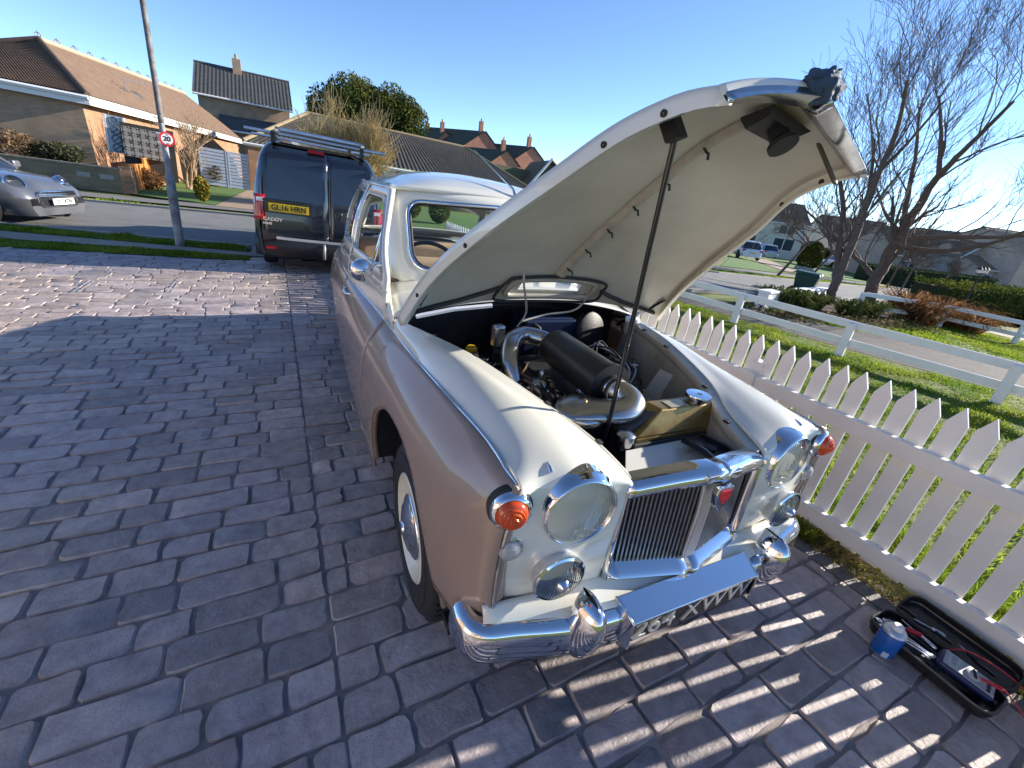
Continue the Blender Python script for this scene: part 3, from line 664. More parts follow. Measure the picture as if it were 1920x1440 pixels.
# roof
RF = []
for f in (-1, -.93, -.8, -.5, 0, .5, .8, .93, 1):
    a = abs(f); row = []
    for v, ze, zc, hw in ((1.215, 1.532, 1.548, .595), (1.30, 1.535, 1.585, .598), (1.5, 1.53, 1.625, .612), (1.95, 1.53, 1.652, .618), (2.4, 1.52, 1.632, .60), (2.68, 1.46, 1.57, .575), (2.86, 1.36, 1.46, .55)):
        row.append((f*hw, v+(.10*a**2 if v < 1.25 else .03*a**2 if v < 1.4 else 0), ze+(zc-ze)*(1-a**2.6)))
    RF.append(row)
G = cr_grid(RF, 48, 48)
MB().grid(G.tolist()).build('roof', CREAM, car, smooth=80, solid=.015, off=-1)
for sg in (-1, 1):
    MB().tube([(sg*(float(herm(*UR, v))+.012), v, 1.528-.0*v) for v in np.linspace(1.22, 2.5, 24)], .008, 6).build('rain_gutter', CREAM, car, smooth=60)
# rear window panel and boot, tail
def RP(u, t): z = 1.47-.40*t-.10*(abs(u)/.55)**2.6*(1-t); return (u*(1+.12*t), 2.84+.30*t-.05*(u/.55)**2, z)
P = [[RP(u, t) for u in np.linspace(-.55, .55, 21)] for t in np.linspace(0, 1, 11)]
mb = MB(); mb.v = [p for r in P for p in r]
for i in range(10):
    for j in range(20):
        if 2 <= i <= 7 and 1 <= j <= 18: continue
        mb.f.append((i*21+j, i*21+j+1, (i+1)*21+j+1, (i+1)*21+j))
mb.build('rear_screen_surround', CREAM, car, smooth=60, solid=.012)
MB().grid([[(RP(u, t)[0], RP(u, t)[1]-.012, RP(u, t)[2]-.006) for u in np.linspace(-.51, .51, 9)] for t in np.linspace(.18, .82, 5)]).build('rear_window', GLASS, car, smooth=180)
BT = []
for f in (-1, -.85, -.5, 0, .5, .85, 1):
    a = abs(f); row = []
    for v, hw, ze, zc in ((3.13, .715, .915, 1.068), (3.25, .735, .90, 1.06), (3.5, .68, .86, 1.0), (3.68, .58, .80, .88), (3.76, .56, .6, .66), (3.74, .55, .36, .36)):
        row.append((f*hw, v-.06*a**3*(v > 3.3), ze+(zc-ze)*(1-a**2.5)))
    BT.append(row)
MB().grid(cr_grid(BT, 30, 24).tolist()).build('boot', CREAM, car, smooth=80, solid=.012)
MB().tube([(-.78, 3.45, .47), (-.76, 3.62, .47), (-.6, 3.78, .47), (0, 3.84, .47), (.6, 3.78, .47), (.76, 3.62, .47), (.78, 3.45, .47)], .05, 10).build('rear_bumper', CHROME, car, smooth=60)
MB().bb(-.70, .70, -.42, 3.6, .20, .24).build('underbody', BLACK, car)
# aerial with its base
MB().tube([(.13, 1.235, 1.56), (.12, 1.26, 1.60), (-.02, 1.62, 1.80)], [.012, .008, .002], 6).build('aerial', CHROME_D, car)
# mirror on the driver's door
mr = MB().lathe([(.0, .038), (.035, .034), (.052, .018), (.056, 0), (.052, -.006), (0, -.008)], 24, (-.80, .93, 1.15), (0, -1, .05), caps=False).build('door_mirror', CHROME, car, smooth=60)
MB().tube([(-.77, .93, 1.15), (-.735, .92, 1.19), (-.705, .93, 1.185), (-.695, .945, 1.12)], .010, 8).build('mirror_arm', CHROME, mr, smooth=60)
# ---- interior
MB().bb(-.66, .66, 1.02, 1.13, .80, 1.085).build('dashboard', mat('walnut', (.12, .055, .025), .3, var=.3, vscale=9), car, bevel=.03, seg=3)
s_ = MB(); s_.bb(-.64, .64, 1.62, 1.78, .45, 1.10); s_.build('seat_back', LEATHER, car, bevel=.06, seg=4, smooth=60)
MB().bb(-.64, .64, 1.25, 1.72, .38, .58).build('seat_cushion', LEATHER, car, bevel=.06, seg=4, smooth=60)
MB().bb(-.66, .66, 2.48, 2.66, .45, 1.10).build('seat_back', LEATHER, car, bevel=.06, seg=4, smooth=60)
MB().bb(-.60, .60, 2.66, 2.98, 1.02, 1.05).build('parcel_shelf', mat('shelf_brown', (.10, .07, .05), .8), car)
MB().bb(-.69, .69, 1.0, 2.9, .24, .28).build('cabin_floor', mat('carpet', (.06, .04, .03), .9), car)
for sg in (-1, 1):
    MB().grid([[(sg*.705, 1.0, .3), (sg*.705, 2.6, .3)], [(sg*.69, 1.0, 1.10), (sg*.70, 2.6, 1.10)]]).build('door_card', mat('door_card', (.22, .14, .09), .6), car)
sw = MB(); ax = Vector((0, -.86, .5)).normalized(); c0 = Vector((-.36, 1.30, 1.06)); a_ = Vector((1, 0, 0)); b_ = ax.cross(a_)
sw.tube([c0+(a_*math.cos(t)+b_*math.sin(t))*.205 for t in np.linspace(0, 2*math.pi, 41)[:-1]], .0125, 8, closed=True)
for t in (0.3, math.pi-.3, -math.pi/2): sw.tube([c0, c0+(a_*math.cos(t)+b_*math.sin(t))*.2], .008, 6)
sw.lathe([(.04, -.02), (.045, 0), (.03, .02)], 16, c0, ax); sw.tube([c0, c0-ax*.35], .018, 8)
sw.build('steering_wheel', mat('wheel_plastic', (.02, .022, .035), .3), car, smooth=60)

# ---- wheels
CAPM = CHROME; RIMM = mat('rim_cream', (.72, .68, .55), .3, coat=.4)
def wheel(u, v, sg, R=.345, nm='wheel'):
    w = bpy.data.objects.new(nm, None); COL.objects.link(w); w.parent = car; w.location = (u, v, R); w.rotation_euler = (0, 0, 0)
    prof = [(.205, -.07), (.225, -.082), (.27, -.088), (.315, -.08), (.334, -.062), (.341, -.03), (.3435, 0), (.341, .03), (.334, .062), (.315, .08), (.27, .088), (.225, .082), (.205, .07)]
    t = MB().lathe(prof, 56, (0, 0, 0), (sg, 0, 0), caps=False)
    for k in range(56):     # tread blocks
        a = 2*math.pi*k/56
        for off in (-.045, -.015, .015, .045):
            t.box((off*sg, .3425*math.cos(a+off), .3425*math.sin(a+off)), (.022, .022, .012), rx=a+off-math.pi/2)
    for r in (.295, .262):
        t.lathe([(r-.002, .0862), (r, .0885), (r+.002, .0862)], 48, (0, 0, 0), (sg, 0, 0), caps=False)
    t.build('tyre', RUBBER, w, smooth=50)
    MB().lathe([(.208, .062), (.214, .078), (.206, .083), (.195, .072), (.172, .048), (.15, .05), (.13, .058), (0, .058)], 48, (0, 0, 0), (sg, 0, 0), caps=False).build('rim', RIMM, w, smooth=50)
    MB().lathe([(.128, .058), (.131, .066), (.128, .074), (.118, .078), (.112, .076), (.09, .092), (.045, .103), (.03, .104), (.026, .110), (0, .112)], 48, (0, 0, 0), (sg, 0, 0), caps=False).build('hub_cap', CAPM, w, smooth=50)
    return w
for sg in (-1, 1):
    wheel(sg*.675, -.03, sg); wheel(sg*.665, 2.80, sg)

# ---- front: grille
GR = lambda u, z: -.692+.068*(abs(u)/.28)+.0*(z)
DARKIN = mat('grille_dark', (.02, .021, .025), .6)
SLAT = mat('slat_metal', (.30, .31, .34), .3, .9, var=.15, vscale=30)
gb = MB()
for sg in (-1, 1):
    gb.add([(0, -.64, .57), (sg*.27, -.585, .57), (sg*.27, -.585, .90), (0, -.64, .94)], [(0, 1, 2, 3)])
gb.build('grille_backing', DARKIN, car)
zt_g = lambda u: .948-.05*(abs(u)/.28)**1.3
for sg in (-1, 1):
    for k in range(17):
        u = .034+k*.0139; z1 = zt_g(u)-.025-(.03 if k == 16 else .008 if k == 15 else 0); z0 = .592
        MB().hexa([(sg*(u-.0032), GR(u, 0)+.026, z0), (sg*(u+.0032), GR(u, 0)+.026, z0), (sg*(u+.0032), GR(u, 0)+.016, z0), (sg*(u-.0032), GR(u, 0)+.016, z0)],
                  [(sg*(u-.0032), GR(u, 0)+.046, z1), (sg*(u+.0032), GR(u, 0)+.046, z1), (sg*(u+.0032), GR(u, 0)+.036, z1), (sg*(u-.0032), GR(u, 0)+.036, z1)]).build('grille_slat', SLAT, car)
sh = MB()
for sg in (-1, 1):   # shell: side bar, bottom sill, top bar
    top = [(sg*u, GR(u, 0)+.012, zt_g(u)) for u in np.linspace(0, .285, 12)]
    prof = [(-.018, -.036), (-.022, -.018), (-.014, .0), (.01, .008), (.045, .002), (.05, -.02)]
    sh.grid([[(x, y+a, z+b) for a, b in prof] for x, y, z in top], flip=sg > 0)
    bot = [(sg*u, GR(u, 0), .565+.0*u) for u in np.linspace(0, .285, 8)]
    prof = [(.05, .038), (.03, .034), (-.012, .012), (-.020, .0), (-.012, -.012), (.02, -.014)]
    sh.grid([[(x, y+a, z+b) for a, b in prof] for x, y, z in bot], flip=sg < 0)
    sdz = [(sg*.285, GR(.285, 0)+.012*(z-.56)/.34, z) for z in np.linspace(.555, .905, 10)]
    prof = [(-.016, .045), (-.015, .008), (-.010, -.010), (-.002, -.014), (.007, -.006), (.010, .03)]
    sh.grid([[(x+sg*a, y+b, z) for a, b in prof] for x, y, z in sdz], flip=sg > 0)
sh.build('grille_shell', CHROME, car, smooth=50, solid=.004)
MB().prism([(-.024, .60), (.024, .60), (.023, .78), (.03, .87), (.045, .915), (-.045, .915), (-.03, .87), (-.023, .78)], -.690, -.672, lambda a, b, d: (a, d+.02*abs(a)/.04+.03*max(0, b-.6), b)).build('grille_centre_bar', mat('brushed_silver', (.62, .62, .63), .3, .9), car, bevel=.006, seg=3, smooth=50)
bd = MB().prism([(-.03, .905), (.03, .905), (.033, .88), (.022, .84), (0, .815), (-.022, .84), (-.033, .88)], -.712, -.69, lambda a, b, d: (a, d, b)).build('badge', CHROME, car, bevel=.004)
MB().prism([(-.018, .893), (.018, .893), (.019, .87), (0, .845), (-.019, .87)], -.716, -.711, lambda a, b, d: (a, d, b)).build('badge_shield', mat('red_enamel', (.45, .01, .015), .15, coat=1), bd)
nb = MB().prism(rrect(-.07, .07, .918, .94, .006), -.71, -.69, lambda a, b, d: (a, d+.24*abs(a), b)).build('name_plate', CHROME_D, car, bevel=.002)
# ---- lamps
def lens_mat(name, col, rough, tr, sc):
    m = mat(name, col, rough, trans=tr, spec=.6); t = m.node_tree; N = t.nodes; L = t.links
    if 'w' not in N:
        tc = N.new('ShaderNodeTexCoord'); wv = N.new('ShaderNodeTexWave'); wv.name = 'w'; wv.inputs['Scale'].default_value = sc; wv.bands_direction = 'X'
        L.new(tc.outputs['Object'], wv.inputs['Vector']); bp = N.new('ShaderNodeBump'); bp.inputs['Strength'].default_value = .35; bp.inputs['Distance'].default_value = .004
        L.new(wv.outputs['Fac'], bp.inputs['Height']); L.new(bp.outputs[0], N['Principled BSDF'].inputs['Normal'])
    return m
LENS = glass_mat('lamp_glass', (.93, .95, .94), .85)
_N = LENS.node_tree.nodes; _L = LENS.node_tree.links
_tc = _N.new('ShaderNodeTexCoord'); _wv = _N.new('ShaderNodeTexWave'); _wv.inputs['Scale'].default_value = 38; _wv.inputs['Distortion'].default_value = .6; _wv.bands_direction = 'X'
_bp = _N.new('ShaderNodeBump'); _bp.inputs['Strength'].default_value = .5; _bp.inputs['Distance'].default_value = .006
_L.new(_tc.outputs['Object'], _wv.inputs['Vector']); _L.new(_wv.outputs['Fac'], _bp.inputs['Height'])
for _n in _N:
    if _n.type in ('BSDF_GLOSSY', 'LAYER_WEIGHT'): _L.new(_bp.outputs[0], _n.inputs['Normal'])
AMBER = mat('amber_plastic', (.75, .09, .012), .12, trans=.35, coat=.5)
CLEAR = mat('clear_plastic', (.62, .63, .64), .12, trans=.5, coat=.5)
REFL = mat('reflector', (.46, .47, .47), .12, 1.)
_N = REFL.node_tree.nodes; _L = REFL.node_tree.links
_tc = _N.new('ShaderNodeTexCoord'); _wv = _N.new('ShaderNodeTexWave'); _wv.inputs['Scale'].default_value = 42; _wv.inputs['Distortion'].default_value = .5
_bp = _N.new('ShaderNodeBump'); _bp.inputs['Strength'].default_value = .6; _bp.inputs['Distance'].default_value = .004
_L.new(_tc.outputs['Object'], _wv.inputs['Vector']); _L.new(_wv.outputs['Fac'], _bp.inputs['Height']); _L.new(_bp.outputs[0], _N['Principled BSDF'].inputs['Normal'])
for sg in (-1, 1):
    d = Vector((sg*.08, -1, .0)).normalized(); c = Vector((sg*.43, -.598, .85))
    hl = MB().lathe([(.114, -.05), (.116, .0), (.115, .012), (.111, .018), (.110, .026), (.106, .034), (.102, .036), (.099, .033), (.097, .018)], 48, c, d, caps=False).build('headlamp', CHROME, car, smooth=50)
    MB().lathe([(.097, .02), (.086, -.02), (.06, -.055), (.02, -.066), (0, -.066)], 32, c, d, caps=False).build('reflector_bowl', REFL, hl, smooth=60)
    MB().lathe([(.012, -.055), (.014, -.02), (.008, -.012), (0, -.01)], 16, c, d).build('bulb', CHROME_D, hl)
    MB().lathe([(.099, .030), (.09, .038), (.07, .048), (.038, .055), (0, .057)], 40, c, d, caps=False).build('lens', LENS, hl, smooth=180)
    MB().tube([(sg*.512, -.545, .970), (sg*.513, -.562, .964), (sg*.514, -.574, .957)], [.002, .005, .0065], 8).build('lamp_tell_tale', CHROME, car, smooth=60)
    # amber indicator
    d2 = Vector((sg*.22, -1, .04)).normalized(); c2 = Vector((sg*.627, -.590, .882))
    il = MB().lathe([(.054, -.02), (.054, .012), (.051, .02), (.043, .024), (.041, .02)], 32, c2, d2, caps=False).build('indicator_lamp', CHROME, car, smooth=50)
    MB().lathe([(.058, -.022), (.059, .0), (.054, .004)], 32, c2, d2, caps=False).build('gasket', RUBBER, il)
    MB().lathe([(.042, .018), (.040, .03), (.034, .04), (.030, .041), (.028, .046), (.022, .047), (.02, .052), (.012, .053), (.010, .057), (0, .058)], 32, c2, d2, caps=False).build('amber_lens', AMBER, il, smooth=50)
    c3 = Vector((sg*.618, -.592, .757))
    sl = MB().lathe([(.041, -.02), (.041, .008), (.037, .015), (.031, .016)], 32, c3, d2, caps=False).build('side_lamp', CHROME, car, smooth=50)
    MB().lathe([(.045, -.022), (.046, 0), (.041, .003)], 32, c3, d2, caps=False).build('gasket', RUBBER, sl)
    MB().lathe([(.031, .014), (.029, .024), (.022, .027), (.02, .031), (.012, .033), (0, .034)], 24, c3, d2, caps=False).build('clear_lens', CLEAR, sl, smooth=50)
    # fog lamp on a stalk
    d3 = Vector((sg*.04, -1, -.02)).normalized(); c4 = Vector((sg*.48, -.64, .655))
    fg = MB().lathe([(0, -.09), (.03, -.085), (.055, -.06), (.07, -.02), (.075, .005), (.079, .01), (.079, .02), (.073, .024)], 40, c4, d3, caps=False).build('fog_lamp', CHROME, car, smooth=50)
    MB().lathe([(.074, .018), (.06, -.015), (.03, -.045), (0, -.05)], 32, c4, d3, caps=False).build('reflector_bowl', REFL, fg, smooth=60)
    MB().lathe([(.074, .018), (.06, .032), (.03, .040), (0, .042)], 32, c4, d3, caps=False).build('lens', LENS, fg, smooth=180)
    MB().lathe([(.02, .035), (.019, .042), (.012, .05), (.011, .052), (.005, .053), (0, .053)], 20, c4, d3, caps=False).build('lens_boss', CHROME, fg, smooth=50)
    MB().tube([c4+Vector((0, .06, -.05)), c4+Vector((0, .06, -.11))], .011, 8).build('lamp_stalk', CHROME_D, fg)
# ---- bumper, overriders, plinth, valance
BP = [(-.702, -.53), (-.702, -.565), (-.690, -.600), (-.655, -.622), (-.58, -.640), (-.40, -.685), (-.2, -.70), (0, -.705)]
BP = cr_curve([(x, y, 0) for x, y in BP], 40)
path = [tuple(p) for p in BP]+[(-p[0], p[1], 0) for p in BP[::-1][1:]]
pf = [(.012, .400), (-.014, .398), (-.028, .408), (-.036, .428), (-.039, .46), (-.039, .49), (-.036, .516), (-.026, .533), (-.008, .540), (.012, .541)]
pf = [(a, b-.028) for a, b in pf]
rows = []
for i, p in enumerate(path):
    a = np.array(path[max(0, i-1)]); b = np.array(path[min(len(path)-1, i+1)]); t = (b-a); t /= np.linalg.norm(t); nrm = np.array([-t[1], t[0], 0])
    if nrm[1] > 0 and abs(p[0]) < .7: nrm = -nrm
    nrm = np.array([t[1], -t[0], 0])
    rows.append([(p[0]+nrm[0]*-q[0]*1., p[1]+nrm[1]*-q[0]*1., q[1]) for q in pf])
MB().grid(rows).build('bumper_blade', CHROME, car, smooth=50, solid=.004)
for sg in (-1, 1):
    ov = []
    for z, w, d in ((.365, .010, .012), (.372, .028, .03), (.40, .044, .05), (.445, .052, .068), (.49, .053, .08), (.535, .048, .084), (.57, .038, .078), (.592, .022, .06), (.60, .006, .044)):
        ov.append([(sg*.395+w*math.cos(t), -.695-d*max(0, -math.sin(t))+.03*max(0, math.sin(t)), z) for t in np.linspace(0, 2*math.pi, 21)])
    MB().grid(ov).build('overrider', CHROME, car, smooth=60)
pl = MB()
pl.prism([(-.262, -.768), (.262, -.768), (.278, -.688), (-.278, -.688)], .527, .537, lambda a, b, d: (a, b, d+.006-.028*(-.688-b)/.08))
for sg in (-1, 1): pl.prism([(-.77, .405), (-.70, .405), (-.685, .45), (-.685, .543), (-.77, .515)], sg*.262, sg*.270, lambda a, b, d: (d+sg*.012*(a+.77)/.08, a, b))
pl.build('number_plinth', CHROME, car, bevel=.003, smooth=50)
npl = MB().bb(-.258, .258, -.758, -.748, .415, .512).build('number_plate', mat('plate_black', (.012, .012, .013), .35), car, bevel=.002)
text_mesh('264 XWW', .105, .003, 'plate_digits', mat('plate_silver', (.68, .68, .66), .3, .6), npl, (0, -.761, .464), (rad(90), 0, 0), sx=1.05)
va = []
for f in np.linspace(-1, 1, 41):
    a = abs(f); u = f*.675; v0 = -.615+.02*a**3; ip = int(np.argmin([abs(p[0]-u) for p in path])); v1 = path[ip][1]-.004
    va.append([(u, v0, .556), (u, v0-.01, .549), (u, v1, .515), (u, v1-.008, .49)])
MB().grid(va).build('front_apron', CREAM, car, smooth=60, solid=.004)
MB().lathe([(.018, 0), (.018, .004), (.0, .006)], 20, (0.03, -.675, .553), (0, -.35, 1)).build('crank_hole_cover', RUBBER, car)
MB().tube([(.02, -.685, .565), (.04, -.675, .567)], .004, 6).build('cover_badge', CHROME, car)

# ---- the open bonnet
TH = .726; c_, s__ = math.cos(TH), math.sin(TH)
def BO(u, v, z):
    a, b = v-.62, z-1.0; k = min(1, max(0, (.62-v)/1.25))
    return (u, .62+a*c_+b*s__-.164, 1.0-a*s__+b*c_+.068-.119*u*k)
BV = [-.625, -.433, -.232, .10, .36, .61]; BH = [.276, .339, .425, .551, .643, .718]; BE = [.894, .972, .990, 1.023, 1.026, .985]; BC = [.948, 1.048, 1.078, 1.108, 1.115, 1.085]
def bon(f, v, d=0.):
    h = float(herm(BV, BH, v)); e = float(herm(BV, BE, v)); c = float(herm(BV, BC, v)); a = abs(f)
    k = max(0, 1-(v+.625)/.25); z = e+(c-e)*(1-a**2.3)
    kn = max(0, 1-(v+.625)/.09); z -= d+.016*kn*kn
    return BO(f*h, v-.065*(1-a)*k*k+.006*kn*kn, z)
fs_ = np.concatenate([np.linspace(-1, -.9, 4), np.linspace(-.86, .86, 29), np.linspace(.9, 1, 4)]); vs_ = np.linspace(-.625, .61, 45)
def bon_grid(d, hole=True):
    mb = MB(); P = [[bon(f, v, d) for f in fs_] for v in vs_]; mb.v = [p for r in P for p in r]; c = len(fs_)
    for i in range(len(vs_)-1):
        for j in range(c-1):
            vm = .5*(vs_[i]+vs_[i+1]); fm = .5*(fs_[j]+fs_[j+1])
            if hole and .47 < vm < .545 and abs(fm) < .27+.9*(vm-.47)*0: continue
            mb.f.append((i*c+j, i*c+j+1, (i+1)*c+j+1, (i+1)*c+j))
    return mb
bonnet = bon_grid(0).build('bonnet', CREAM, car, smooth=70)
bon_grid(.014).build('bonnet_lining', UNDER, bonnet, smooth=70)
for sg in (-1, 1):
    e0 = [bon(sg, v) for v in vs_]; e1 = [bon(sg*.995, v, .02) for v in vs_]; e2 = [bon(sg*.985, v, .048) for v in vs_]; e3 = [bon(sg*.95, v, .05) for v in vs_]
    MB().grid([e0, e1, e2, e3]).build('bonnet_flange', CREAM, bonnet, smooth=50, solid=.003)
    for k in (4, 9, 27, 38):
        p = bon(sg*.99, vs_[k], .034); MB().lathe([(.008, -.004), (.008, .006), (.004, .007), (.004, 0)], 12, p, (sg, 0, 0)).build('flange_buffer', RUBBER, bonnet)
    # chrome front edge
    ce = [(bon(f*sg, -.626, .022), bon(f*sg, -.628, .040), bon(f*sg, -.605, .050), bon(f*sg, -.59, .022)) for f in np.linspace(.97, .04, 14)]
    MB().grid([list(r) for r in ce]).build('bonnet_nose_trim', CHROME_D, bonnet, smooth=50, solid=.008)
MB().grid([[bon(f, -.625, d) for f in np.linspace(-1, 1, 33)] for d in (-.001, .006, .024)]).build('nose_lip', CREAM, bonnet, smooth=60, solid=.004)
# centre rib with clips
rib = MB(); rr = [bon(0, v, .03) for v in np.linspace(-.50, .44, 24)]; ra = [bon(-.045, v, .016) for v in np.linspace(-.50, .44, 24)]; rb = [bon(.045, v, .016) for v in np.linspace(-.50, .44, 24)]
rc = [bon(-.018, v, .034) for v in np.linspace(-.50, .44, 24)]; rd = [bon(.018, v, .034) for v in np.linspace(-.50, .44, 24)]
rib.grid([ra, rc, rd, rb]).build('centre_rib', mat('rib_grey', (.36, .33, .28), .5, var=.2, vscale=20), bonnet, smooth=40)
for v in np.linspace(-.40, .34, 6):
    MB().tube([bon(-.02, v, .03), bon(-.01, v, .045), bon(.012, v, .046), bon(.022, v+.01, .06)], .004, 5).build('rib_clip', BLACK, bonnet)
# seal round the scoop opening on the lining
sl_pts = [(-.30, .455), (-.33, .50), (-.30, .56), (0, .57), (.30, .56), (.33, .50), (.30, .455), (0, .445)]
for k, (d, r, mm) in enumerate(((.022, .013, mat('seal_grey', (.30, .28, .24), .6)), (.03, .007, RUBBER))):
    q = cr_curve([(*p, 0) for p in sl_pts+sl_pts[:1]], 60)[:-1]
    MB().tube([bon(p[0]*(1+.22*k), .505+(p[1]-.505)*(1+.5*k), d) for p in q], r, 8, closed=True).build('scoop_seal', mm, bonnet, smooth=60)
for sg in (-1, 1):
    MB().tube([bon(sg*f, v, .025) for f, v in ((.40, .50), (.5, .53), (.65, .56), (.8, .57), (.93, .58))], .010, 6).build('rear_seal', RUBBER, bonnet, smooth=60)
# latch, hook and bracket near the nose
lt = MB(); p0 = Vector(bon(.10, -.54, .03)); dn = (Vector(bon(.1, -.54, .1))-Vector(bon(.1, -.54, .03))).normalized()
lt.hexa([bon(-.15, -.575, .03), bon(.4, -.575, .03), bon(.4, -.515, .028), bon(-.15, -.515, .028)], [bon(-.15, -.56, .055), bon(.3, -.56, .055), bon(.25, -.51, .055), bon(-.1, -.51, .055)])
lt.lathe([(.022, 0), (.024, .035), (.034, .045), (.034, .055), (.022, .056)], 18, p0+dn*.02, dn); lt.build('bonnet_latch', BLACK, bonnet, smooth=40)
hk = [bon(.55, -.575, .03), bon(.60, -.575, .03), bon(.60, -.565, .03), bon(.55, -.565, .03)]
MB().hexa(hk, [tuple(np.array(p)+np.array(dn)*.12) for p in hk[:2]]+[tuple(np.array(p)+np.array(dn)*.125) for p in hk[2:]]).build('safety_hook', mat('brass_dull', (.16, .15, .11), .4, .8), bonnet, bevel=.006)
bk = [bon(-.78, -.49, .02), bon(-.68, -.49, .02), bon(-.68, -.455, .02), bon(-.78, -.455, .02)]
MB().hexa(bk, [tuple(np.array(p)+np.array(dn)*.075) for p in bk]).build('prop_bracket', BLACK, bonnet, bevel=.004)
MB().tube([(-.135, -.315, .80), (-.132, -.318, .88), tuple(Vector(bon(-.71, -.47, .02))+dn*.06)], .0075, 8).build('prop_rod', GLOSSBLK, car, smooth=60)
# hinge arms
for sg in (-1, 1):
    MB().tube([(sg*.64, .66, .93), (sg*.64, .60, .98), bon(sg*.93, .45, .03)], .010, 6).build('bonnet_hinge', CHROME_D, car)
# crumpled blue cloth over the nose
g_ = np.random.default_rng(3); cl = []
N0 = Vector(bon(0, -.625, 0)); out_ = (Vector(bon(0, -.66, 0))-Vector(bon(0, -.55, 0))).normalized()
Pc = []
cc = N0+out_*.015+Vector((.01, 0, -.004)); side_ = Vector((1, 0, 0)); nrm_ = side_.cross(out_).normalized()
for i in range(29):
    th = math.pi*i/28; row = []
    for j in range(37):
        ph = 2*math.pi*j/36; d = Vector((math.sin(th)*math.cos(ph), math.sin(th)*math.sin(ph), math.cos(th)))
        w = 1+.11*math.sin(10*d.x+5*d.z+4*mnoise.noise(d*1.6))+.25*mnoise.noise(d*1.5+Vector((3, 1, 5)))+.07*math.sin(22*d.z+9*d.x+3*mnoise.noise(d*3))
        row.append(cc+side_*(d.x*.048*w-.012)+out_*(d.y*.030*w-.008)+nrm_*(d.z*.032*w+.006*d.z*d.z))
    Pc.append(row)

# ---- engine bay
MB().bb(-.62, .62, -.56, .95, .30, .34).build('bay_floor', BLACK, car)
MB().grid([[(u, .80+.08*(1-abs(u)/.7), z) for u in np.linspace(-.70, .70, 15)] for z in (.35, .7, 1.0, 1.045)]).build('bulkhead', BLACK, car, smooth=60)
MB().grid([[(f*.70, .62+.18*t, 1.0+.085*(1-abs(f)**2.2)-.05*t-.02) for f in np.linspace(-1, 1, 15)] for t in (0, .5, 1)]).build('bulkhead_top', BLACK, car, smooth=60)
# silver rail along the bulkhead
MB().tube([(-.60, .60, 1.012), (-.42, .605, 1.045), (-.22, .61, 1.062)], .012, 6).build('bulkhead_rail', mat('rail_white', (.6, .62, .66), .4), car)
MB().bb(-.02, .30, .60, .80, .78, .985).build('heater_box', mat('heater_blue', (.012, .02, .055), .28, var=.2, vscale=10), car, bevel=.012, seg=3)
MB().bb(0.0, .28, .615, .785, .984, .99).build('heater_lid', mat('heater_lid', (.02, .035, .085), .3), car, bevel=.003)
MB().tube([(.03, .595, .96), (.04, .56, .955), (.045, .555, .88), (.03, .56, .80)], .013, 8).build('heater_hose', RUBBER, car, smooth=60)
MB().lathe([(.11, -.06), (.12, -.05), (.12, .05), (.10, .065), (0, .07)], 28, (.40, .66, .90), (.3, -1, .1)).build('blower_drum', BLACK, car, smooth=50)
MB().box((-.205, .53, .93), (.062, .05, .115), rz=.3).build('fluid_can', mat('can_metal', (.55, .55, .53), .32, .85, var=.12, vscale=40, bump=.05), car, bevel=.014, seg=3, smooth=50)
MB().lathe([(.028, 0), (.03, .004), (.03, .016), (.024, .022), (.02, .026), (0, .027)], 18, (-.325, .57, .84), (0, 0, 1)).build('yellow_cap', mat('yellow_plastic', (.75, .42, .02), .35), car, smooth=40)
MB().lathe([(.035, 0), (.035, .08), (.028, .09)], 16, (-.325, .57, .75), (0, 0, 1)).build('brake_reservoir', BLACK, car)
# engine block bulk
eb = MB(); eb.bb(-.16, .17, -.26, .62, .34, .74); eb.bb(-.12, .10, -.2, .55, .74, .82); eb.build('engine_block', BLACK, car, bevel=.03, seg=2)
for k in range(6):
    MB().lathe([(.012, 0), (.014, .01), (.006, .03)], 8, (.06, -.12+.11*k, .82), (0, 0, 1)).build('spark_plug', mat('ceramic', (.55, .5, .42), .4), car)
ac = MB().lathe([(.05, -.225), (.082, -.22), (.085, -.21), (.085, .20), (.092, .205), (.092, .225), (.05, .23)], 36, (.0, .095, .945), (0, -1, 0)).build('air_cleaner', mat('cleaner_black', (.02, .02, .019), .38, var=.3, vscale=12), car, smooth=40)
pz = cr_curve([(0, .33, .945), (-.03, .40, .955), (-.12, .43, .965), (-.21, .36, .955), (-.255, .26, .90), (-.25, .20, .83), (-.235, .17, .78)], 36)
MB().tube(pz, .043, 18).build('intake_pipe', ALLOY, car, smooth=60)
for p, ax in (((0, .335, .945), (0, 1, 0)), ((0, -.15, .945), (0, -1, 0))):
    MB().lathe([(.049, -.02), (.05, -.015), (.05, .03), (.047, .035)], 24, p, ax, caps=False).build('pipe_sleeve', mat('sleeve_tan', (.42, .36, .26), .5), car, smooth=50)
    MB().lathe([(.052, -.005), (.053, -.003), (.053, .007), (.052, .009)], 24, p, ax, caps=False).build('hose_clip', CHROME_D, car, smooth=50)
MB().lathe([(.052, 0), (.052, .03), (.05, .04)], 24, (0, -.135, .945), (0, -1, 0)).build('rubber_coupling', RUBBER, car, smooth=50)
el = cr_curve([(.0, -.17, .945), (.012, -.225, .943), (.0, -.268, .932), (-.045, -.278, .92), (-.10, -.255, .915), (-.145, -.225, .91), (-.185, -.195, .905)], 30)
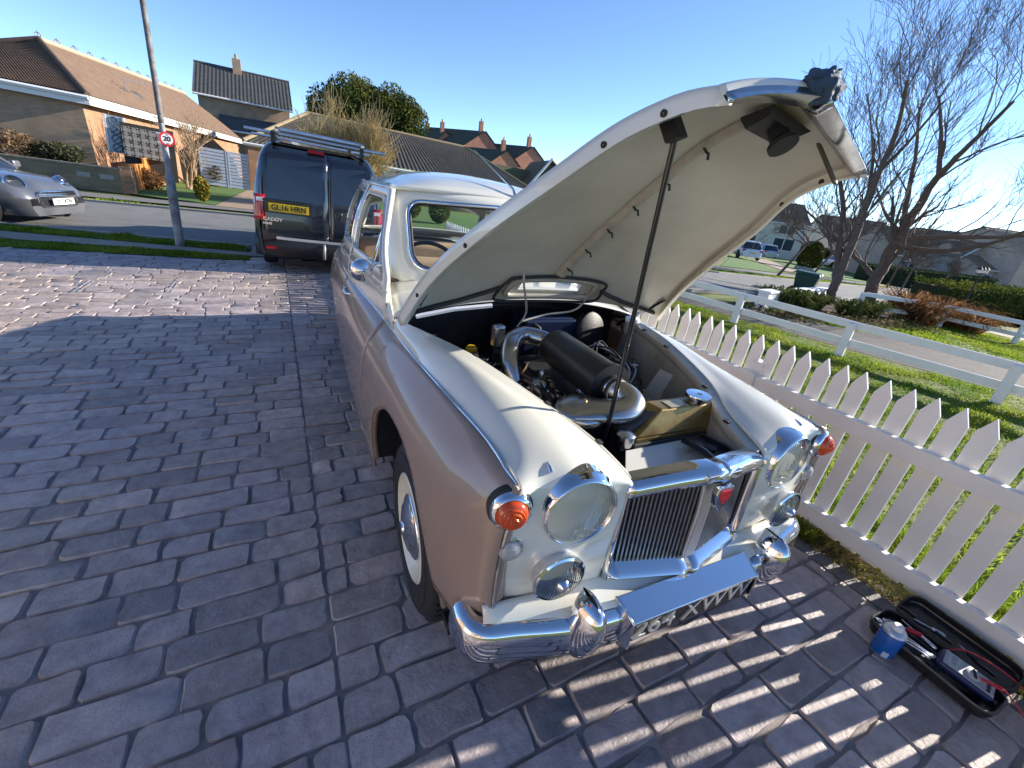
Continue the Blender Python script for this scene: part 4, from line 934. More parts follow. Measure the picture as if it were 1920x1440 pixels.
# flattened elbow towards the carburettor
em = MB(); rg = []
for i, p in enumerate(el):
    t = (el[min(30, i+1)]-el[max(0, i-1)]); t /= np.linalg.norm(t); k = i/30; w = .05+.045*max(0, (k-.35)/.65); h = .048-.022*max(0, (k-.35)/.65)
    sd_ = np.cross(t, [0, 0, 1]); sd_ /= np.linalg.norm(sd_); upv = np.cross(sd_, t)
    rg.append([tuple(p+sd_*w*math.cos(a)+upv*h*math.sin(a)) for a in np.linspace(0, 2*math.pi, 25)])
em.grid(rg).build('intake_elbow', ALLOY, car, smooth=70)
cb = MB().lathe([(.10, -.02), (.105, -.012), (.105, .0), (.098, .012), (.07, .022), (.03, .026), (0, .027)], 36, (-.165, -.20, .90), (-.1, 0, 1)).build('carburettor_cover', ALLOY, car, smooth=50)
MB().lathe([(.085, -.08), (.09, -.05), (.09, -.022)], 28, (-.165, -.20, .90), (-.1, 0, 1)).build('carburettor_bowl', GLOSSBLK, car, smooth=50)
MB().tube([(-.16, -.2, .925), (-.16, -.2, .942)], .006, 8).build('wing_nut', mat('brass', (.55, .38, .18), .3, .9), car)
MB().lathe([(.04, 0), (.042, .01), (.042, .09), (.03, .10), (.012, .105), (.012, .14), (.009, .145)], 24, (-.165, .12, .77), (0, 0, 1)).build('carburettor_dashpot', ALLOY, car, smooth=50)
MB().lathe([(.03, 0), (.034, .02), (.034, .05), (.02, .06)], 20, (-.085, -.36, .83), (0, 0, 1)).build('filler_cap', CHROME_D, car, smooth=50)
# radiator
BRASS = mat('brass_tank', (.30, .20, .07), .34, .75, var=.35, vscale=14, bump=.04)
rx0, rx1, ry0, ry1 = -.055, .455, -.385, -.275
rt = MB().hexa([(rx0, ry0, .87), (rx1, ry0, .87), (rx1, ry1, .87), (rx0, ry1, .87)], [(rx0+.12, ry0+.035, .955), (rx1-.10, ry0+.035, .955), (rx1-.08, ry1-.005, .955), (rx0+.10, ry1-.005, .955)])
rt.hexa([(rx0, ry0, .85), (rx1, ry0, .85), (rx1, ry1, .85), (rx0, ry1, .85)], [(rx0, ry0, .869), (rx1, ry0, .869), (rx1, ry1, .869), (rx0, ry1, .869)])
rt.build('radiator_tank', BRASS, car, bevel=.006, seg=2)
MB().bb(rx0-.01, rx1+.01, ry0-.01, ry1+.01, .40, .852).build('radiator_core', DARKIN, car, bevel=.004)
MB().hexa([(rx0-.03, ry0+.03, .862), (rx0+.11, ry0+.03, .872), (rx0+.11, ry1+.02, .872), (rx0-.03, ry1+.02, .862)], [(rx0-.03, ry0+.035, .885), (rx0+.13, ry0+.04, .955), (rx0+.13, ry1+.02, .955), (rx0-.03, ry1+.02, .885)]).build('radiator_shroud', mat('shroud_grey', (.06, .06, .065), .5, .3), car, bevel=.004)
MB().box((.15, -.325, .9575), (.085, .05, .003), rz=.03).build('maker_plate', mat('plate_brass', (.45, .40, .26), .4, .5), car)
MB().lathe([(.03, 0), (.03, .012), (.046, .014), (.048, .02), (.046, .03), (.012, .032), (.01, .028), (0, .028)], 32, (.26, -.325, .955), (0, 0, 1)).build('radiator_cap', CHROME, car, smooth=40)
MB().lathe([(.04, 0), (.045, .03), (.045, .055), (.035, .068), (0, .072)], 28, (.42, -.20, .86), (0, 0, 1)).build('washer_bottle', mat('bottle_black', (.03, .03, .03), .3), car, smooth=50)
MB().lathe([(.034, .068), (.03, .074), (0, .076)], 24, (.42, -.20, .86), (0, 0, 1)).build('bottle_lid', mat('white_plastic', (.75, .75, .74), .4), car, smooth=50)
MB().tube([(.0, -.13, .87), (.06, -.20, .90), (.10, -.28, .895), (.13, -.345, .89)], .032, 14).build('top_hose', mat('hose_brown', (.055, .045, .038), .5), car, smooth=60)
MB().lathe([(.045, 0), (.06, .02), (.06, .05), (.04, .07)], 20, (.04, -.13, .82), (0, -.4, 1)).build('thermostat_housing', ALLOY, car, smooth=50)
for t in (.15, .9):
    MB().lathe([(.0345, -.006), (.0355, -.004), (.0355, .004), (.0345, .006)], 20, tuple(np.array((.0, -.13, .87))*(1-t)+np.array((.13, -.345, .89))*t+np.array((0, 0, .012))), (.5, -.75, .1), caps=False).build('hose_clip', CHROME_D, car)
# white air duct between grille and radiator
WDM = mat('duct_white', (.62, .61, .56), .3, coat=.4, var=.04)
MB().add([(-.10, -.395, .835), (.445, -.395, .845), (.385, -.545, .86), (.10, -.59, .855), (-.19, -.52, .80), (-.26, -.57, .64), (.30, -.57, .60), (0, -.62, .60)],
         [(0, 4, 3, 2, 1), (4, 5, 7, 3), (3, 7, 6, 2)]).build('air_duct', WDM, car, solid=.004, bevel=.004)
bkt = MB()
for u in (.13, .225):
    bkt.prism([(-.42, .872), (-.52, .885), (-.61, .87), (-.61, .858), (-.52, .868), (-.42, .853)], u-.004, u+.004, lambda a, b, d: (d, a, b))
bkt.add([(.13, -.42, .864), (.225, -.42, .864), (.225, -.61, .868), (.13, -.61, .868)], [(0, 1, 2, 3)]); bkt.build('latch_bracket', GLOSSBLK, car, solid=.003)
MB().lathe([(.02, 0), (.02, .004), (0, .0045)], 20, (.178, -.5, .871), (0, 0, 1)).build('latch_hole', RUBBER, car)
MB().lathe([(.018, -.02), (.02, .0), (.02, .03), (.012, .035)], 16, (-.20, -.54, .80), (0, -.5, .6)).build('horn_body', BLACK, car, smooth=50)
MB().lathe([(.013, 0), (.014, .02), (.008, .024)], 14, (-.165, -.55, .80), (.2, -.7, .6)).build('horn_terminal', CHROME_D, car, smooth=50)
MB().tube(cr_curve([(-.20, -.56, .78), (-.16, -.585, .765), (-.08, -.60, .765), (-.03, -.60, .785)], 14), .005, 6).build('bonnet_cable', mat('cable_tan', (.35, .30, .2), .5), car, smooth=60)
# cables and small bits
g = np.random.default_rng(11)
for k in range(5):
    a = .20+.02*k; z = .90+.02*g.random()
    MB().tube(cr_curve([(.12, .30-.05*k, .80), (.16+.02*k, .30, .93+.01*k), (a+.05, .22, .96-.02*k), (a+.07, .10, .90), (.22, .02, .82)], 20), .005, 6).build('ignition_lead', mat('lead_grey', (.42, .42, .43), .4) if k % 2 else BLACK, car, smooth=60)
for k in range(30):
    p = np.array([g.uniform(-.25, .55), g.uniform(-.15, .6), g.uniform(.72, .90)]); P = [p]
    for _ in range(4): p = p+g.normal(size=3)*[.07, .09, .035]; P.append(p.copy())
    MB().tube(cr_curve(P, 14), .0045, 5).build('wiring', BLACK if k % 3 else mat('wire_brown', (.15, .09, .05), .5), car, smooth=60)
for k in range(26):
    p = (g.uniform(-.38, .52), g.uniform(-.3, .7), g.uniform(.70, .86))
    MB().box(p, (g.uniform(.03, .08), g.uniform(.03, .07), g.uniform(.03, .06)), rz=g.uniform(0, 3)).build('engine_fitting', BLACK if k % 2 else CHROME_D, car, bevel=.006)
for k in range(16):     # hoses and pipes filling the dark bay
    p = np.array([g.uniform(-.40, .0), g.uniform(-.25, .62), g.uniform(.70, .82)]); P = [p]
    for _ in range(4): p = p+g.normal(size=3)*[.06, .10, .03]; P.append(p.copy())
    MB().tube(cr_curve(P, 16), g.uniform(.007, .016), 7).build('hose', BLACK if k % 4 else CHROME_D, car, smooth=60)
for k in range(5): MB().lathe([(.012, 0), (.014, .01), (.014, .03), (.009, .034)], 10, (g.uniform(-.3, .3), .74, g.uniform(.82, .96)), (0, -1, 0)).build('bulkhead_plug', CHROME_D, car)
MB().lathe([(.035, 0), (.037, .02), (.037, .07), (.03, .075)], 24, (.60, .50, .93), (0, 0, 1)).build('fluid_jar', mat('jar', (.5, .5, .42), .15, trans=.4), car, smooth=50)
MB().lathe([(.04, 0), (.04, .018), (.034, .022), (0, .023)], 24, (.60, .50, 1.004), (0, 0, 1)).build('jar_lid', mat('white_plastic', (.75, .75, .74), .4), car, smooth=50)
MB().tube([(.50, .05, .80), (.46, -.05, .93), (.56, -.18, .80)], .012, 6).build('wing_stay', BLACK, car)
MB().add([(.38, .10, .70), (.40, .02, .93), (.50, -.20, .90), (.48, -.22, .62)], [(0, 1, 2, 3)]).build('splash_panel', WDM, car, solid=.004)
# washer tubes hanging from the lining
w1 = [bon(-.30, .40, .02), tuple(np.array(bon(-.28, .44, .06))), (-.08, .50, 1.06), (-.10, .54, .97)]
MB().tube(cr_curve(w1, 20), .005, 6).build('washer_tube', mat('tube_grey', (.35, .34, .29), .5), car, smooth=60)
MB().tube(cr_curve([bon(.28, .42, .02), (.22, .50, 1.08), (.06, .55, 1.03), (-.08, .54, 1.0)], 20), .005, 6).build('washer_tube', mat('tube_grey', (.35, .34, .29), .5), car, smooth=60)
# cloth is its own thing
cw = car.matrix_basis
cloth = MB().grid([[cw @ p for p in r] for r in Pc]).build('cloth', mat('blue_cloth', (.03, .065, .115), .75, var=.25, vscale=25, bump=.3, bscale=200), None, smooth=60, solid=.004)
tag(cloth, 'crumpled dark blue cloth draped over the tip of the raised bonnet', 'cloth')
# ================================================================== fences, plants and things on the right
WHITE = mat('white_upvc', (.74, .73, .71), .45, var=.05, vscale=4, bump=.05, bscale=60)
pf_ = thing('picket_fence', 'white picket fence with pointed pales beside the drive', 'fence', (2.56, 0, 0))
LEAN = rad(2.0)
pm = MB(); w = .0375; t = .018
pm.prism([(-w, .045), (w, .045), (w, .885), (0, .965), (-w, .885)], 0, t, lambda a, b, d: (d, a, b))
pme = pm.mesh('pale'); pme.materials.append(WHITE)
y = -1.35
while y < 7.6:
    o = bpy.data.objects.new('pale', pme); COL.objects.link(o); o.parent = pf_; o.location = (.010, y, 0); o.rotation_euler = (random.gauss(0, .004), LEAN, random.gauss(0, .01))
    q = o.modifiers.new('b', 'BEVEL'); q.width = .002; q.segments = 1
    y += .0985
for z0, z1 in ((.085, .172), (.652, .735)):
    MB().bb(-.032, .006, -1.4, 7.7, z0, z1).build('rail', WHITE, pf_, bevel=.003)
for yy in (-1.2, 1.46, 4.1, 6.8):
    MB().bb(.03, .11, yy-.04, yy+.04, 0, .80).build('fence_post', WHITE, pf_, bevel=.004)
    MB().bb(-.045, -.033, yy-.055, yy+.055, .64, .745).build('rail_bracket', WHITE, pf_, bevel=.006)
# ranch rail fences
def rail_fence(pts, h, label, rails=2, bw=.06):
    r = thing('rail_fence', label, 'fence', (*pts[0], 0)); o = np.array(pts[0]); TZ = lambda p: terr(p[0])
    for p in pts:
        q = np.array(p)-o; a = math.atan2(pts[-1][1]-pts[0][1], pts[-1][0]-pts[0][0])
        MB().box((q[0], q[1], h/2-.05+TZ(p)), (.10, .07, h+.06), rz=a).build('post', WHITE, r, bevel=.005)
    for a, b in zip(pts[:-1], pts[1:]):
        for zc in ([h-.045, h*.42] if rails == 2 else [h-.045]):
            A, B = np.array(a)-o, np.array(b)-o; an = math.atan2(B[1]-A[1], B[0]-A[0]); n = np.array([math.sin(an), -math.cos(an)])*.045
            c = (A+B)/2+n; MB().box((*c, zc+(TZ(a)+TZ(b))/2), (np.linalg.norm(B-A)-.004, .03, .10), rz=an, ry=-math.atan2(TZ(b)-TZ(a), np.linalg.norm(B-A))).build('rail', WHITE, r, bevel=.004)
    return r
rail_fence([(8.0, -1.8), (7.52, -.25), (7.18, 1.27), (6.86, 2.83), (6.647, 4.391), (6.42, 5.95), (6.2, 7.4)], .50, 'low white two-rail fence along the tarmac strip')
rail_fence([up(*p) for p in ((10.9, 4.55), (12.39, 3.59), (12.55, 2.47), (12.9, 1.2), (13.3, 0))], .58, 'low white two-rail fence in front of the brown flax plants')
# planting bed wall
wl = gt(1421, 580); wr = up(12.1, 5.75); wr = np.array([*wr, 0])
bw_ = thing('bed_wall', 'low white wall behind the strap-leaved plants at the roadside', 'wall', (wl[0], wl[1], terr(wl[0])))
dx, dy = wr[0]-wl[0], wr[1]-wl[1]; an = math.atan2(dy, dx); LN = math.hypot(dx, dy)
dzw = terr(wr[0])-terr(wl[0]); tlt = -math.atan2(dzw, LN)
MB().box((dx/2, dy/2, .15+dzw/2), (LN, .2, .40), rz=an, ry=tlt).build('wall', WHITE, bw_, bevel=.008)
MB().box((dx/2, dy/2, .365+dzw/2), (LN+.05, .26, .04), rz=an, ry=tlt).build('coping', mat('coping_white', (.78, .78, .76), .5), bw_, bevel=.008)
# wheelie bin
bp_ = gt(1532, 556)
bn = thing('wheelie_bin', 'dark green wheelie bin behind the low white bed wall', 'bin', (bp_[0], bp_[1]+.5, bp_[2]), .35)
BG = mat('bin_green', (.012, .055, .035), .45)
MB().hexa([(-.24, -.26, .06), (.24, -.26, .06), (.24, .26, .06), (-.24, .26, .06)], [(-.30, -.34, .60), (.30, -.34, .60), (.30, .34, .60), (-.30, .34, .60)]).build('bin_body', BG, bn, bevel=.02)
MB().hexa([(-.32, -.37, .60), (.32, -.37, .60), (.32, .37, .62), (-.32, .37, .62)], [(-.28, -.33, .67), (.28, -.33, .67), (.29, .36, .70), (-.29, .36, .70)]).build('lid', BG, bn, bevel=.02)
for s in (-1, 1): MB().lathe([(.1, -.025), (.1, .025)], 16, (s*.25, .28, .1), (1, 0, 0)).build('wheel', RUBBER, bn)
MB().tube([(-.27, .38, .62), (-.27, .42, .62), (.27, .42, .62), (.27, .38, .62)], .014, 6).build('handle', BG, bn)
# the two big bare trees
BARK = mat('bark', (.10, .07, .052), .9, col2=(.17, .12, .09), vscale=9, bump=.9, bscale=40)
def big_tree(name, label, base, limbs, seed, r0):
    t = thing(name, label, 'tree', base); g = np.random.default_rng(seed); o = Vector(base)
    tr = MB(); cr_ = MB()
    for pts, r, lev in limbs:
        P = cr_curve([np.array(p)-np.array(base) for p in pts], 5*(len(pts)-1)); n = len(P)
        rs = [.70*(r[0]+(r[1]-r[0])*i/(n-1)) for i in range(n)]
        if lev == 0 and pts[0] is limbs[0][0][0]: rs[0] *= 1.35; rs[1] *= 1.12
        tr.tube([tuple(p+g.normal(size=3)*rs[i]*.12) for i, p in enumerate(P)], rs, 10)
        L = np.linalg.norm(P[-1]-P[0])
        k = int(3+L*1.3)
        for i in range(k):
            f = g.uniform(.22, 1.0) if i < k-2 else 1.0
            j = min(int(f*(n-1)), n-2); p = P[j]; d = P[j+1]-P[j]; d /= np.linalg.norm(d)
            a = np.cross(d, g.normal(size=3)); a /= np.linalg.norm(a)
            nd = d*.9+a*g.uniform(.5, 1.0)+np.array([0, 0, .35]) if f < 1 else d+a*.25
            grow(cr_, p, nd, g.uniform(1.0, 1.9), max(.010, rs[j]*.36), 1, 4, g, nk=(3, 5), spread=.62, up=.32, seg=4, wob=.16, minr=.0036)
    tr.build('trunk', BARK, t, smooth=60)
    cr_.build('crown', mat('twig', (.12, .088, .07), .85), t)
    return t
b1 = gt(1553, 570); b2 = gt(1625, 572)
D1, D2 = b1[1], b2[1]
q1 = lambda px, py, dd=0.: tuple(onX(px, py, b1[0]+dd)); q2 = lambda px, py, dd=0.: tuple(onX(px, py, b2[0]+dd))
B1 = tuple(b1); B2 = tuple(b2)
big_tree('bare_tree', 'bare tree with several leaning stems beside the green bin', B1, [
    ([B1, q1(1566, 535), q1(1580, 500), q1(1612, 420, -.2)], (.19, .12), 0),
    ([q1(1566, 535), q1(1572, 480, .3), q1(1582, 400, .5), q1(1574, 330, .6)], (.14, .07), 1),
    ([q1(1612, 420, -.2), q1(1650, 320, -.4), q1(1680, 250, -.6), q1(1702, 150, -.9)], (.12, .045), 1),
    ([q1(1580, 470, .3), q1(1560, 440, .5), q1(1500, 385, .8)], (.08, .035), 1),
    ([q1(1650, 320, -.4), q1(1700, 270, -.2), q1(1770, 190, .2)], (.07, .03), 1),
    ([q1(1570, 520, .2), q1(1600, 440, .4), q1(1630, 350, .6), q1(1640, 260, .8)], (.10, .04), 1)], 31, .2)
big_tree('bare_tree', 'bare spreading tree with thick forked trunk beside the brown flax plants', B2, [
    ([B2, q2(1640, 530), q2(1655, 500), q2(1682, 450)], (.27, .21), 0),
    ([q2(1640, 520), q2(1618, 495), q2(1590, 470, -.3), q2(1555, 430, -.5)], (.13, .05), 1),
    ([q2(1682, 450), q2(1720, 390), q2(1760, 330, -.3), q2(1820, 270, -.6), q2(1900, 190, -1.0)], (.19, .05), 1),
    ([q2(1682, 450), q2(1760, 445, .3), q2(1850, 445, .4), q2(1960, 440, .4)], (.12, .05), 1),
    ([q2(1676, 462), q2(1780, 470, -.4), q2(1880, 450, -.8), q2(1990, 400, -1.2)], (.10, .04), 1),
    ([q2(1690, 440), q2(1700, 380, .5), q2(1715, 300, .8), q2(1725, 200, 1.0)], (.13, .045), 1),
    ([q2(1760, 330, -.3), q2(1765, 260, -.2), q2(1760, 180, 0)], (.10, .04), 1),
    ([q2(1690, 440), q2(1660, 400, .6), q2(1640, 340, .9)], (.09, .035), 1)], 47, .3)
# strap-leaved plants, flax, hedge
def strap_plant(name, label, base, n, h, spread, m, seed, group=None, w=.018):
    g = np.random.default_rng(seed); mb = MB()
    for i in range(n):
        a = g.uniform(0, 2*math.pi); r = g.uniform(0, spread*.35); hh = h*g.uniform(.6, 1.15); out = spread*g.uniform(.3, 1.1)
        p = np.array([math.cos(a)*r, math.sin(a)*r, 0]); d = np.array([math.cos(a), math.sin(a), 0]); sd_ = np.array([-d[1], d[0], 0])*w*g.uniform(.7, 1.3)
        P = [p, p+d*out*.35+[0, 0, hh*.7], p+d*out*.75+[0, 0, hh*.95], p+d*out*1.15+[0, 0, hh*g.uniform(.55, .95)]]; ww = (1, 1.1, .8, .1)
        vs = [tuple(q+s*sd_*k) for q, k in zip(P, ww) for s in (-1, 1)]; mb.add(vs, [(0, 1, 3, 2), (2, 3, 5, 4), (4, 5, 7, 6)])
    o = mb.build(name, m, None, loc=base); return tag(o, label, 'plant', group)
STR = leaf_mat('strap_leaf', (.06, .09, .025), .35, .5, col2=(.14, .15, .05)); FLX = leaf_mat('flax_leaf', (.20, .10, .05), .3, .55, col2=(.30, .17, .07)); HDG = leaf_mat('hedge_leaf', (.055, .085, .018), .3, .45, col2=(.13, .13, .03))
for k, (px, py, n, h, s) in enumerate(((1442, 575, 160, .42, .42), (1468, 580, 200, .44, .45), (1500, 584, 200, .42, .45), (1525, 582, 150, .38, .4))):
    p = gt(px, py); strap_plant('strap_plant', ['strap-leaved clump at the open end of the low white wall', 'strap-leaved clump next to the wall-end clump, before the bin', 'dense strap-leaved clump in front of the green bin', 'strap-leaved clump at the foot of the leaning bare tree'][k], tuple(p), n, h, s, STR, 60+k, 'strap-leaved clumps along the bed wall')
for k, (px, py, n, h, s) in enumerate(((1585, 592, 160, .35, .5), (1625, 596, 180, .40, .5))):
    p = gt(px, py); strap_plant('strap_plant', ['strap-leaved clump between the two bare trees', 'strap-leaved clump right under the forked bare tree'][k], tuple(p), n, h, s, STR, 70+k, 'strap-leaved clumps under the forked tree')
for k, (px, py, n, h, s) in enumerate(((1690, 600, 170, .62, .7), (1720, 608, 170, .50, .7), (1755, 606, 200, .58, .75), (1785, 612, 190, .50, .7), (1815, 622, 150, .42, .6))):
    p = gt(px, py); strap_plant('flax_plant', ['tall brown flax plant next to the forked bare tree', 'low brown flax plant between the two tallest flax plants', 'tall brown flax plant behind the first fence rail end', 'brown flax plant below the black garden lantern', 'short brown flax plant beside the rounded brown bush'][k], tuple(p), n, h*1.2, s*1.2, FLX, 80+k, 'brown flax plants behind the rail fence', .022)
def bush(name, label, c, R, n, size, m, seed, cat='bush', group=None, shell=.6, lump=.3, stem=None):
    t = thing(name, label, cat, (c[0], c[1], terr(c[0])), group=group); V, Fq = leaf_cloud((0, 0, c[2]), R, n, size, seed, shell, lump); npmesh('foliage', V, Fq, m, t)
    if stem: grow_m = MB(); g = np.random.default_rng(seed); [grow(grow_m, (0, 0, 0), (g.normal()*.3, g.normal()*.3, 1), c[2]*.8, .03, 1, 3, g) for _ in range(stem)]; grow_m.build('stem', BARK, t)
    return t
hA = gnd(1735, 590); hB = gnd(1915, 612)
hd = thing('clipped_hedge', 'clipped green hedge behind the brown flax plants', 'hedge', (*up(15.3, 4.0), terr(up(15.3, 4.0)[0])), rad(-15)); hd.scale = (1.5, 1.3, 1.5)
g = np.random.default_rng(90); n = 9000
P = np.column_stack([g.uniform(-1.9, 2.6, n), g.uniform(-.45, .45, n), g.uniform(.05, .78, n)]); ax_ = g.integers(0, 3, n)
P[ax_ == 0, 2] = .78+.05*g.normal(size=(ax_ == 0).sum()); P[ax_ == 1, 1] = -.45+.04*g.normal(size=(ax_ == 1).sum()); V, Fq = leaf_quads(P, .035, g); npmesh('foliage', V, Fq, HDG, hd)
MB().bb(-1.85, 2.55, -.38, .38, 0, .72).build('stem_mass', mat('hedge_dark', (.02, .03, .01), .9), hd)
p = gt(1832, 618); bush('round_bush', 'small rounded brown bush at the end of the flax plants', (p[0], p[1], .22), (.35, .35, .24), 1500, .03, leaf_mat('brown_leaf', (.15, .10, .05), .3, .4), 91)
p = gt(1905, 612); bush('round_bush', 'low dark clipped bush beside the hedge end', (p[0], p[1], .22), (.45, .45, .28), 1800, .03, leaf_mat('dark_leaf', (.02, .04, .012), .25, .4), 92)
# loose leaves and small plants along the bed front
g = np.random.default_rng(95); A_, B_ = gt(1430, 590), gt(1720, 615)
P = np.array([A_+(B_-A_)*t+np.array([g.normal()*.25, g.normal()*.25, abs(g.normal())*.06]) for t in g.random(1800)]); V, Fq = leaf_quads(P, .04, g)
tag(npmesh('ground_cover', V, Fq, leaf_mat('cover_leaf', (.05, .06, .025), .3, .6, col2=(.16, .13, .08))), 'low ground cover and fallen leaves along the planting bed', 'plants', kind='stuff')
sheet('planting_bed', [(A_[0]-.2, A_[1]), (A_[0], A_[1]+.9), up(13.6, 5.5), up(15.5, 4.6), up(14, 3.6), (B_[0], B_[1]-.1)], -.004, SOIL)

# ---- tool box and its contents
BP_ = mat('box_plastic', (.015, .015, .016), .22, bump=.05, bscale=80)
tb = thing('tool_case', 'open black plastic tool case lying on the drive by the fence', 'tool case', (2.235, .14, .013), rad(-3))
def tray_part(name, x0, x1, y0, y1, z, h, tilt=0):
    m = MB(); wl_ = .008
    ro = rrect(x0, x1, y0, y1, .05, 6); ri = rrect(x0+wl_, x1-wl_, y0+wl_, y1-wl_, .043, 6); fl = rrect(x0+.018, x1-.018, y0+.018, y1-.018, .035, 6)
    P3 = lambda L, q: [(a, b, q) for a, b in L]
    m.ring(P3(fl, z), P3(ro, z+h*.55)); m.ring(P3(ro, z+h*.55), P3(ro, z+h)); m.ring(P3(ro, z+h), P3(ri, z+h)); m.ring(P3(ri, z+h), P3(ri, z+.008)); m.add(P3(ri, z+.008), [tuple(range(len(ri)))]); m.add(P3(fl, z), [tuple(range(len(fl)-1, -1, -1))])
    o = m.build(name, BP_, tb, smooth=40); o.rotation_euler = (0, tilt, 0); return o
tray_part('case_base', -.10, .085, -.225, .19, 0, .055)
ld = tray_part('case_lid', .0, .16, -.215, .18, 0, .045, rad(-16)); ld.location = (.09, 0, .02)
lip = MB()
for z, o_, nm in ((.055, 0, 'case_rim'),):
    lip.tube([(*p, .054) for p in rrect(-.098, .083, -.223, .188, .05, 5)], .006, 6, closed=True)
lip.build('case_rim', mat('box_edge', (.05, .05, .05), .25), tb, smooth=60)
for k, yy in enumerate((-.16, -.02, .11)): MB().bb(.12, .13, yy, yy+.06, .06, .072).build('lid_rib', BP_, tb)
MB().bb(-.085, -.03, -.06, .17, .03, .045).build('socket_tray', mat('tray_grey', (.05, .05, .055), .35), tb, bevel=.006)
for k in range(4): MB().lathe([(.016, 0), (.016, .01), (.013, .011)], 14, (-.057, -.03+.052*k, .042), (0, 0, 1)).build('tray_recess', BLACK, tb)
STEEL = mat('tool_steel', (.6, .61, .65), .22, .95)
TBW = tb.matrix_basis.copy() if False else Matrix.Translation((2.235, .14, .013)) @ Matrix.Rotation(rad(-3), 4, 'Z')
def spanner(x, y, L, a, label, z=.058):
    p = TBW @ Vector((x, y, z)); s = MB(); s.box((0, 0, 0), (.009, L*.8, .005)); s.lathe([(.005, -.004), (.013, -.004), (.013, .004), (.005, .004)], 14, (0, L*.43, 0), (0, 0, 1), caps=False)
    s.prism([(-.010, 0), (-.012, .016), (-.006, .026), (-.005, .012), (.005, .012), (.006, .026), (.012, .016), (.010, 0)], -.003, .003, lambda q, b, d: (q, -L*.40-b, d))
    o = s.build('spanner', STEEL, None, bevel=.001); o.location = p; o.rotation_euler = (0, .15, a); return tag(o, label, 'spanner', 'spanners in the tool case')
spanner(-.045, .08, .20, .12, 'longest steel spanner, middle of three in the tool case'); spanner(-.028, .07, .19, .02, 'steel spanner lying nearest the multimeter side of the tool case'); spanner(-.062, .07, .17, .2, 'shortest steel spanner, next to the tool case rim')
mm = thing('multimeter', 'grey and blue digital multimeter lying in the tool case', 'multimeter', tuple(TBW @ Vector((.005, -.105, .05))), rad(12)); mm.rotation_euler = (rad(8), rad(-6), rad(12))
MB().bb(-.045, .045, -.085, .085, 0, .034).build('holster', mat('meter_blue', (.01, .02, .085), .4), mm, bevel=.012, seg=3, smooth=50)
MB().bb(-.038, .038, -.078, .076, .033, .039).build('face', mat('meter_grey', (.28, .30, .32), .45), mm, bevel=.003)
MB().bb(-.032, .032, .028, .068, .039, .041).build('display', mat('lcd', (.32, .36, .36), .15), mm, bevel=.001)
MB().lathe([(.024, 0), (.024, .006), (.02, .008), (0, .008)], 24, (0, -.012, .039), (0, 0, 1)).build('dial', mat('dial_light', (.4, .4, .4), .4), mm, smooth=40)
MB().box((0, -.012, .05), (.04, .008, .008), rz=.3).build('dial_knob', RUBBER, mm, bevel=.003)
for x in (-.024, -.008, .008, .024): MB().lathe([(.006, 0), (.006, .003), (.003, .003)], 10, (x, -.06, .039), (0, 0, 1)).build('socket', RUBBER, mm)
text_mesh('8.8.8', .022, .0002, 'display_digits', mat('lcd_dark', (.08, .1, .1), .4), mm, (0, .047, .0412), (0, 0, 0)).hide_render = False
RED = mat('red_lead', (.45, .01, .03), .35)
g = np.random.default_rng(15)
def lead(pts, label, r=.0028): o = MB().tube(cr_curve(pts, 40), r, 6).build('test_lead', RED, None, smooth=60); return tag(o, label, 'test lead', 'red test leads')
W_ = lambda x, y, z: tuple(TBW @ Vector((x, y, z)))
lead([W_(.012, -.16, .095), W_(.02, -.19, .11), W_(.04, -.24, .075), W_(.06, -.30, .02), W_(.03, -.38, .004), W_(.09, -.42, .004), W_(.15, -.36, .01), W_(.10, -.30, .03)], 'red test lead plugged into the multimeter and trailing over the drive')
lead([W_(.06, -.02, .06), W_(.11, -.06, .09), W_(.13, -.13, .10), W_(.16, -.2, .08), W_(.2, -.30, .02), W_(.16, -.42, .006)], 'red test lead lying along the open lid of the tool case')
pr_ = MB().tube([W_(.012, -.135, .088), W_(.014, -.165, .10), W_(.022, -.20, .10)], [.005, .006, .004], 8).build('test_plug', RED, None, smooth=60); tag(pr_, 'thick red plug standing in the multimeter socket', 'plug')
for k, (x, y, L_, r_, a_, mm_, lb_) in enumerate(((.03, .10, .12, .009, .5, RED, 'red handled screwdriver lying in the tool case'), (.055, .06, .13, .007, -.2, STEEL, 'steel ratchet bar along the hinge side of the tool case'), (.15, .06, .10, .008, .3, STEEL, 'short steel bar lying in the tool case lid'), (.17, -.06, .11, .009, -.3, BLACK, 'black handled tool lying in the tool case lid'))):
    sd3 = thing('hand_tool', lb_, 'tool', W_(x, y, .05), a_); MB().lathe([(r_*.7, 0), (r_*1.3, .01), (r_*1.2, L_*.45), (r_*.5, L_*.5)], 12, (0, -L_/2, 0), (0, 1, 0)).build('handle', mm_, sd3, smooth=50); MB().tube([(0, 0, 0), (0, L_*.55, 0)], r_*.4, 8).build('shaft', STEEL, sd3, smooth=60)
cn = gnd(1650, 1222)
can = thing('spray_can', 'bright blue spray can with white cap standing beside the tool case', 'spray can', (cn[0], cn[1], .010))
MB().lathe([(.040, .0), (.042, .003), (.042, .118), (.040, .121)], 36, (0, 0, 0), (0, 0, 1)).build('body', mat('can_blue', (.005, .10, .42), .25, coat=.6), can, smooth=40)
MB().lathe([(.0422, .118), (.043, .121), (.0415, .124), (.036, .133), (.026, .139), (.022, .140)], 36, (0, 0, 0), (0, 0, 1)).build('shoulder', mat('can_tin', (.62, .64, .66), .3, .8), can, smooth=50)
MB().lathe([(.022, .138), (.022, .150), (.016, .158), (0, .159)], 24, (0, 0, 0), (0, 0, 1)).build('nozzle', mat('white_plastic', (.75, .75, .74), .4), can, smooth=40)
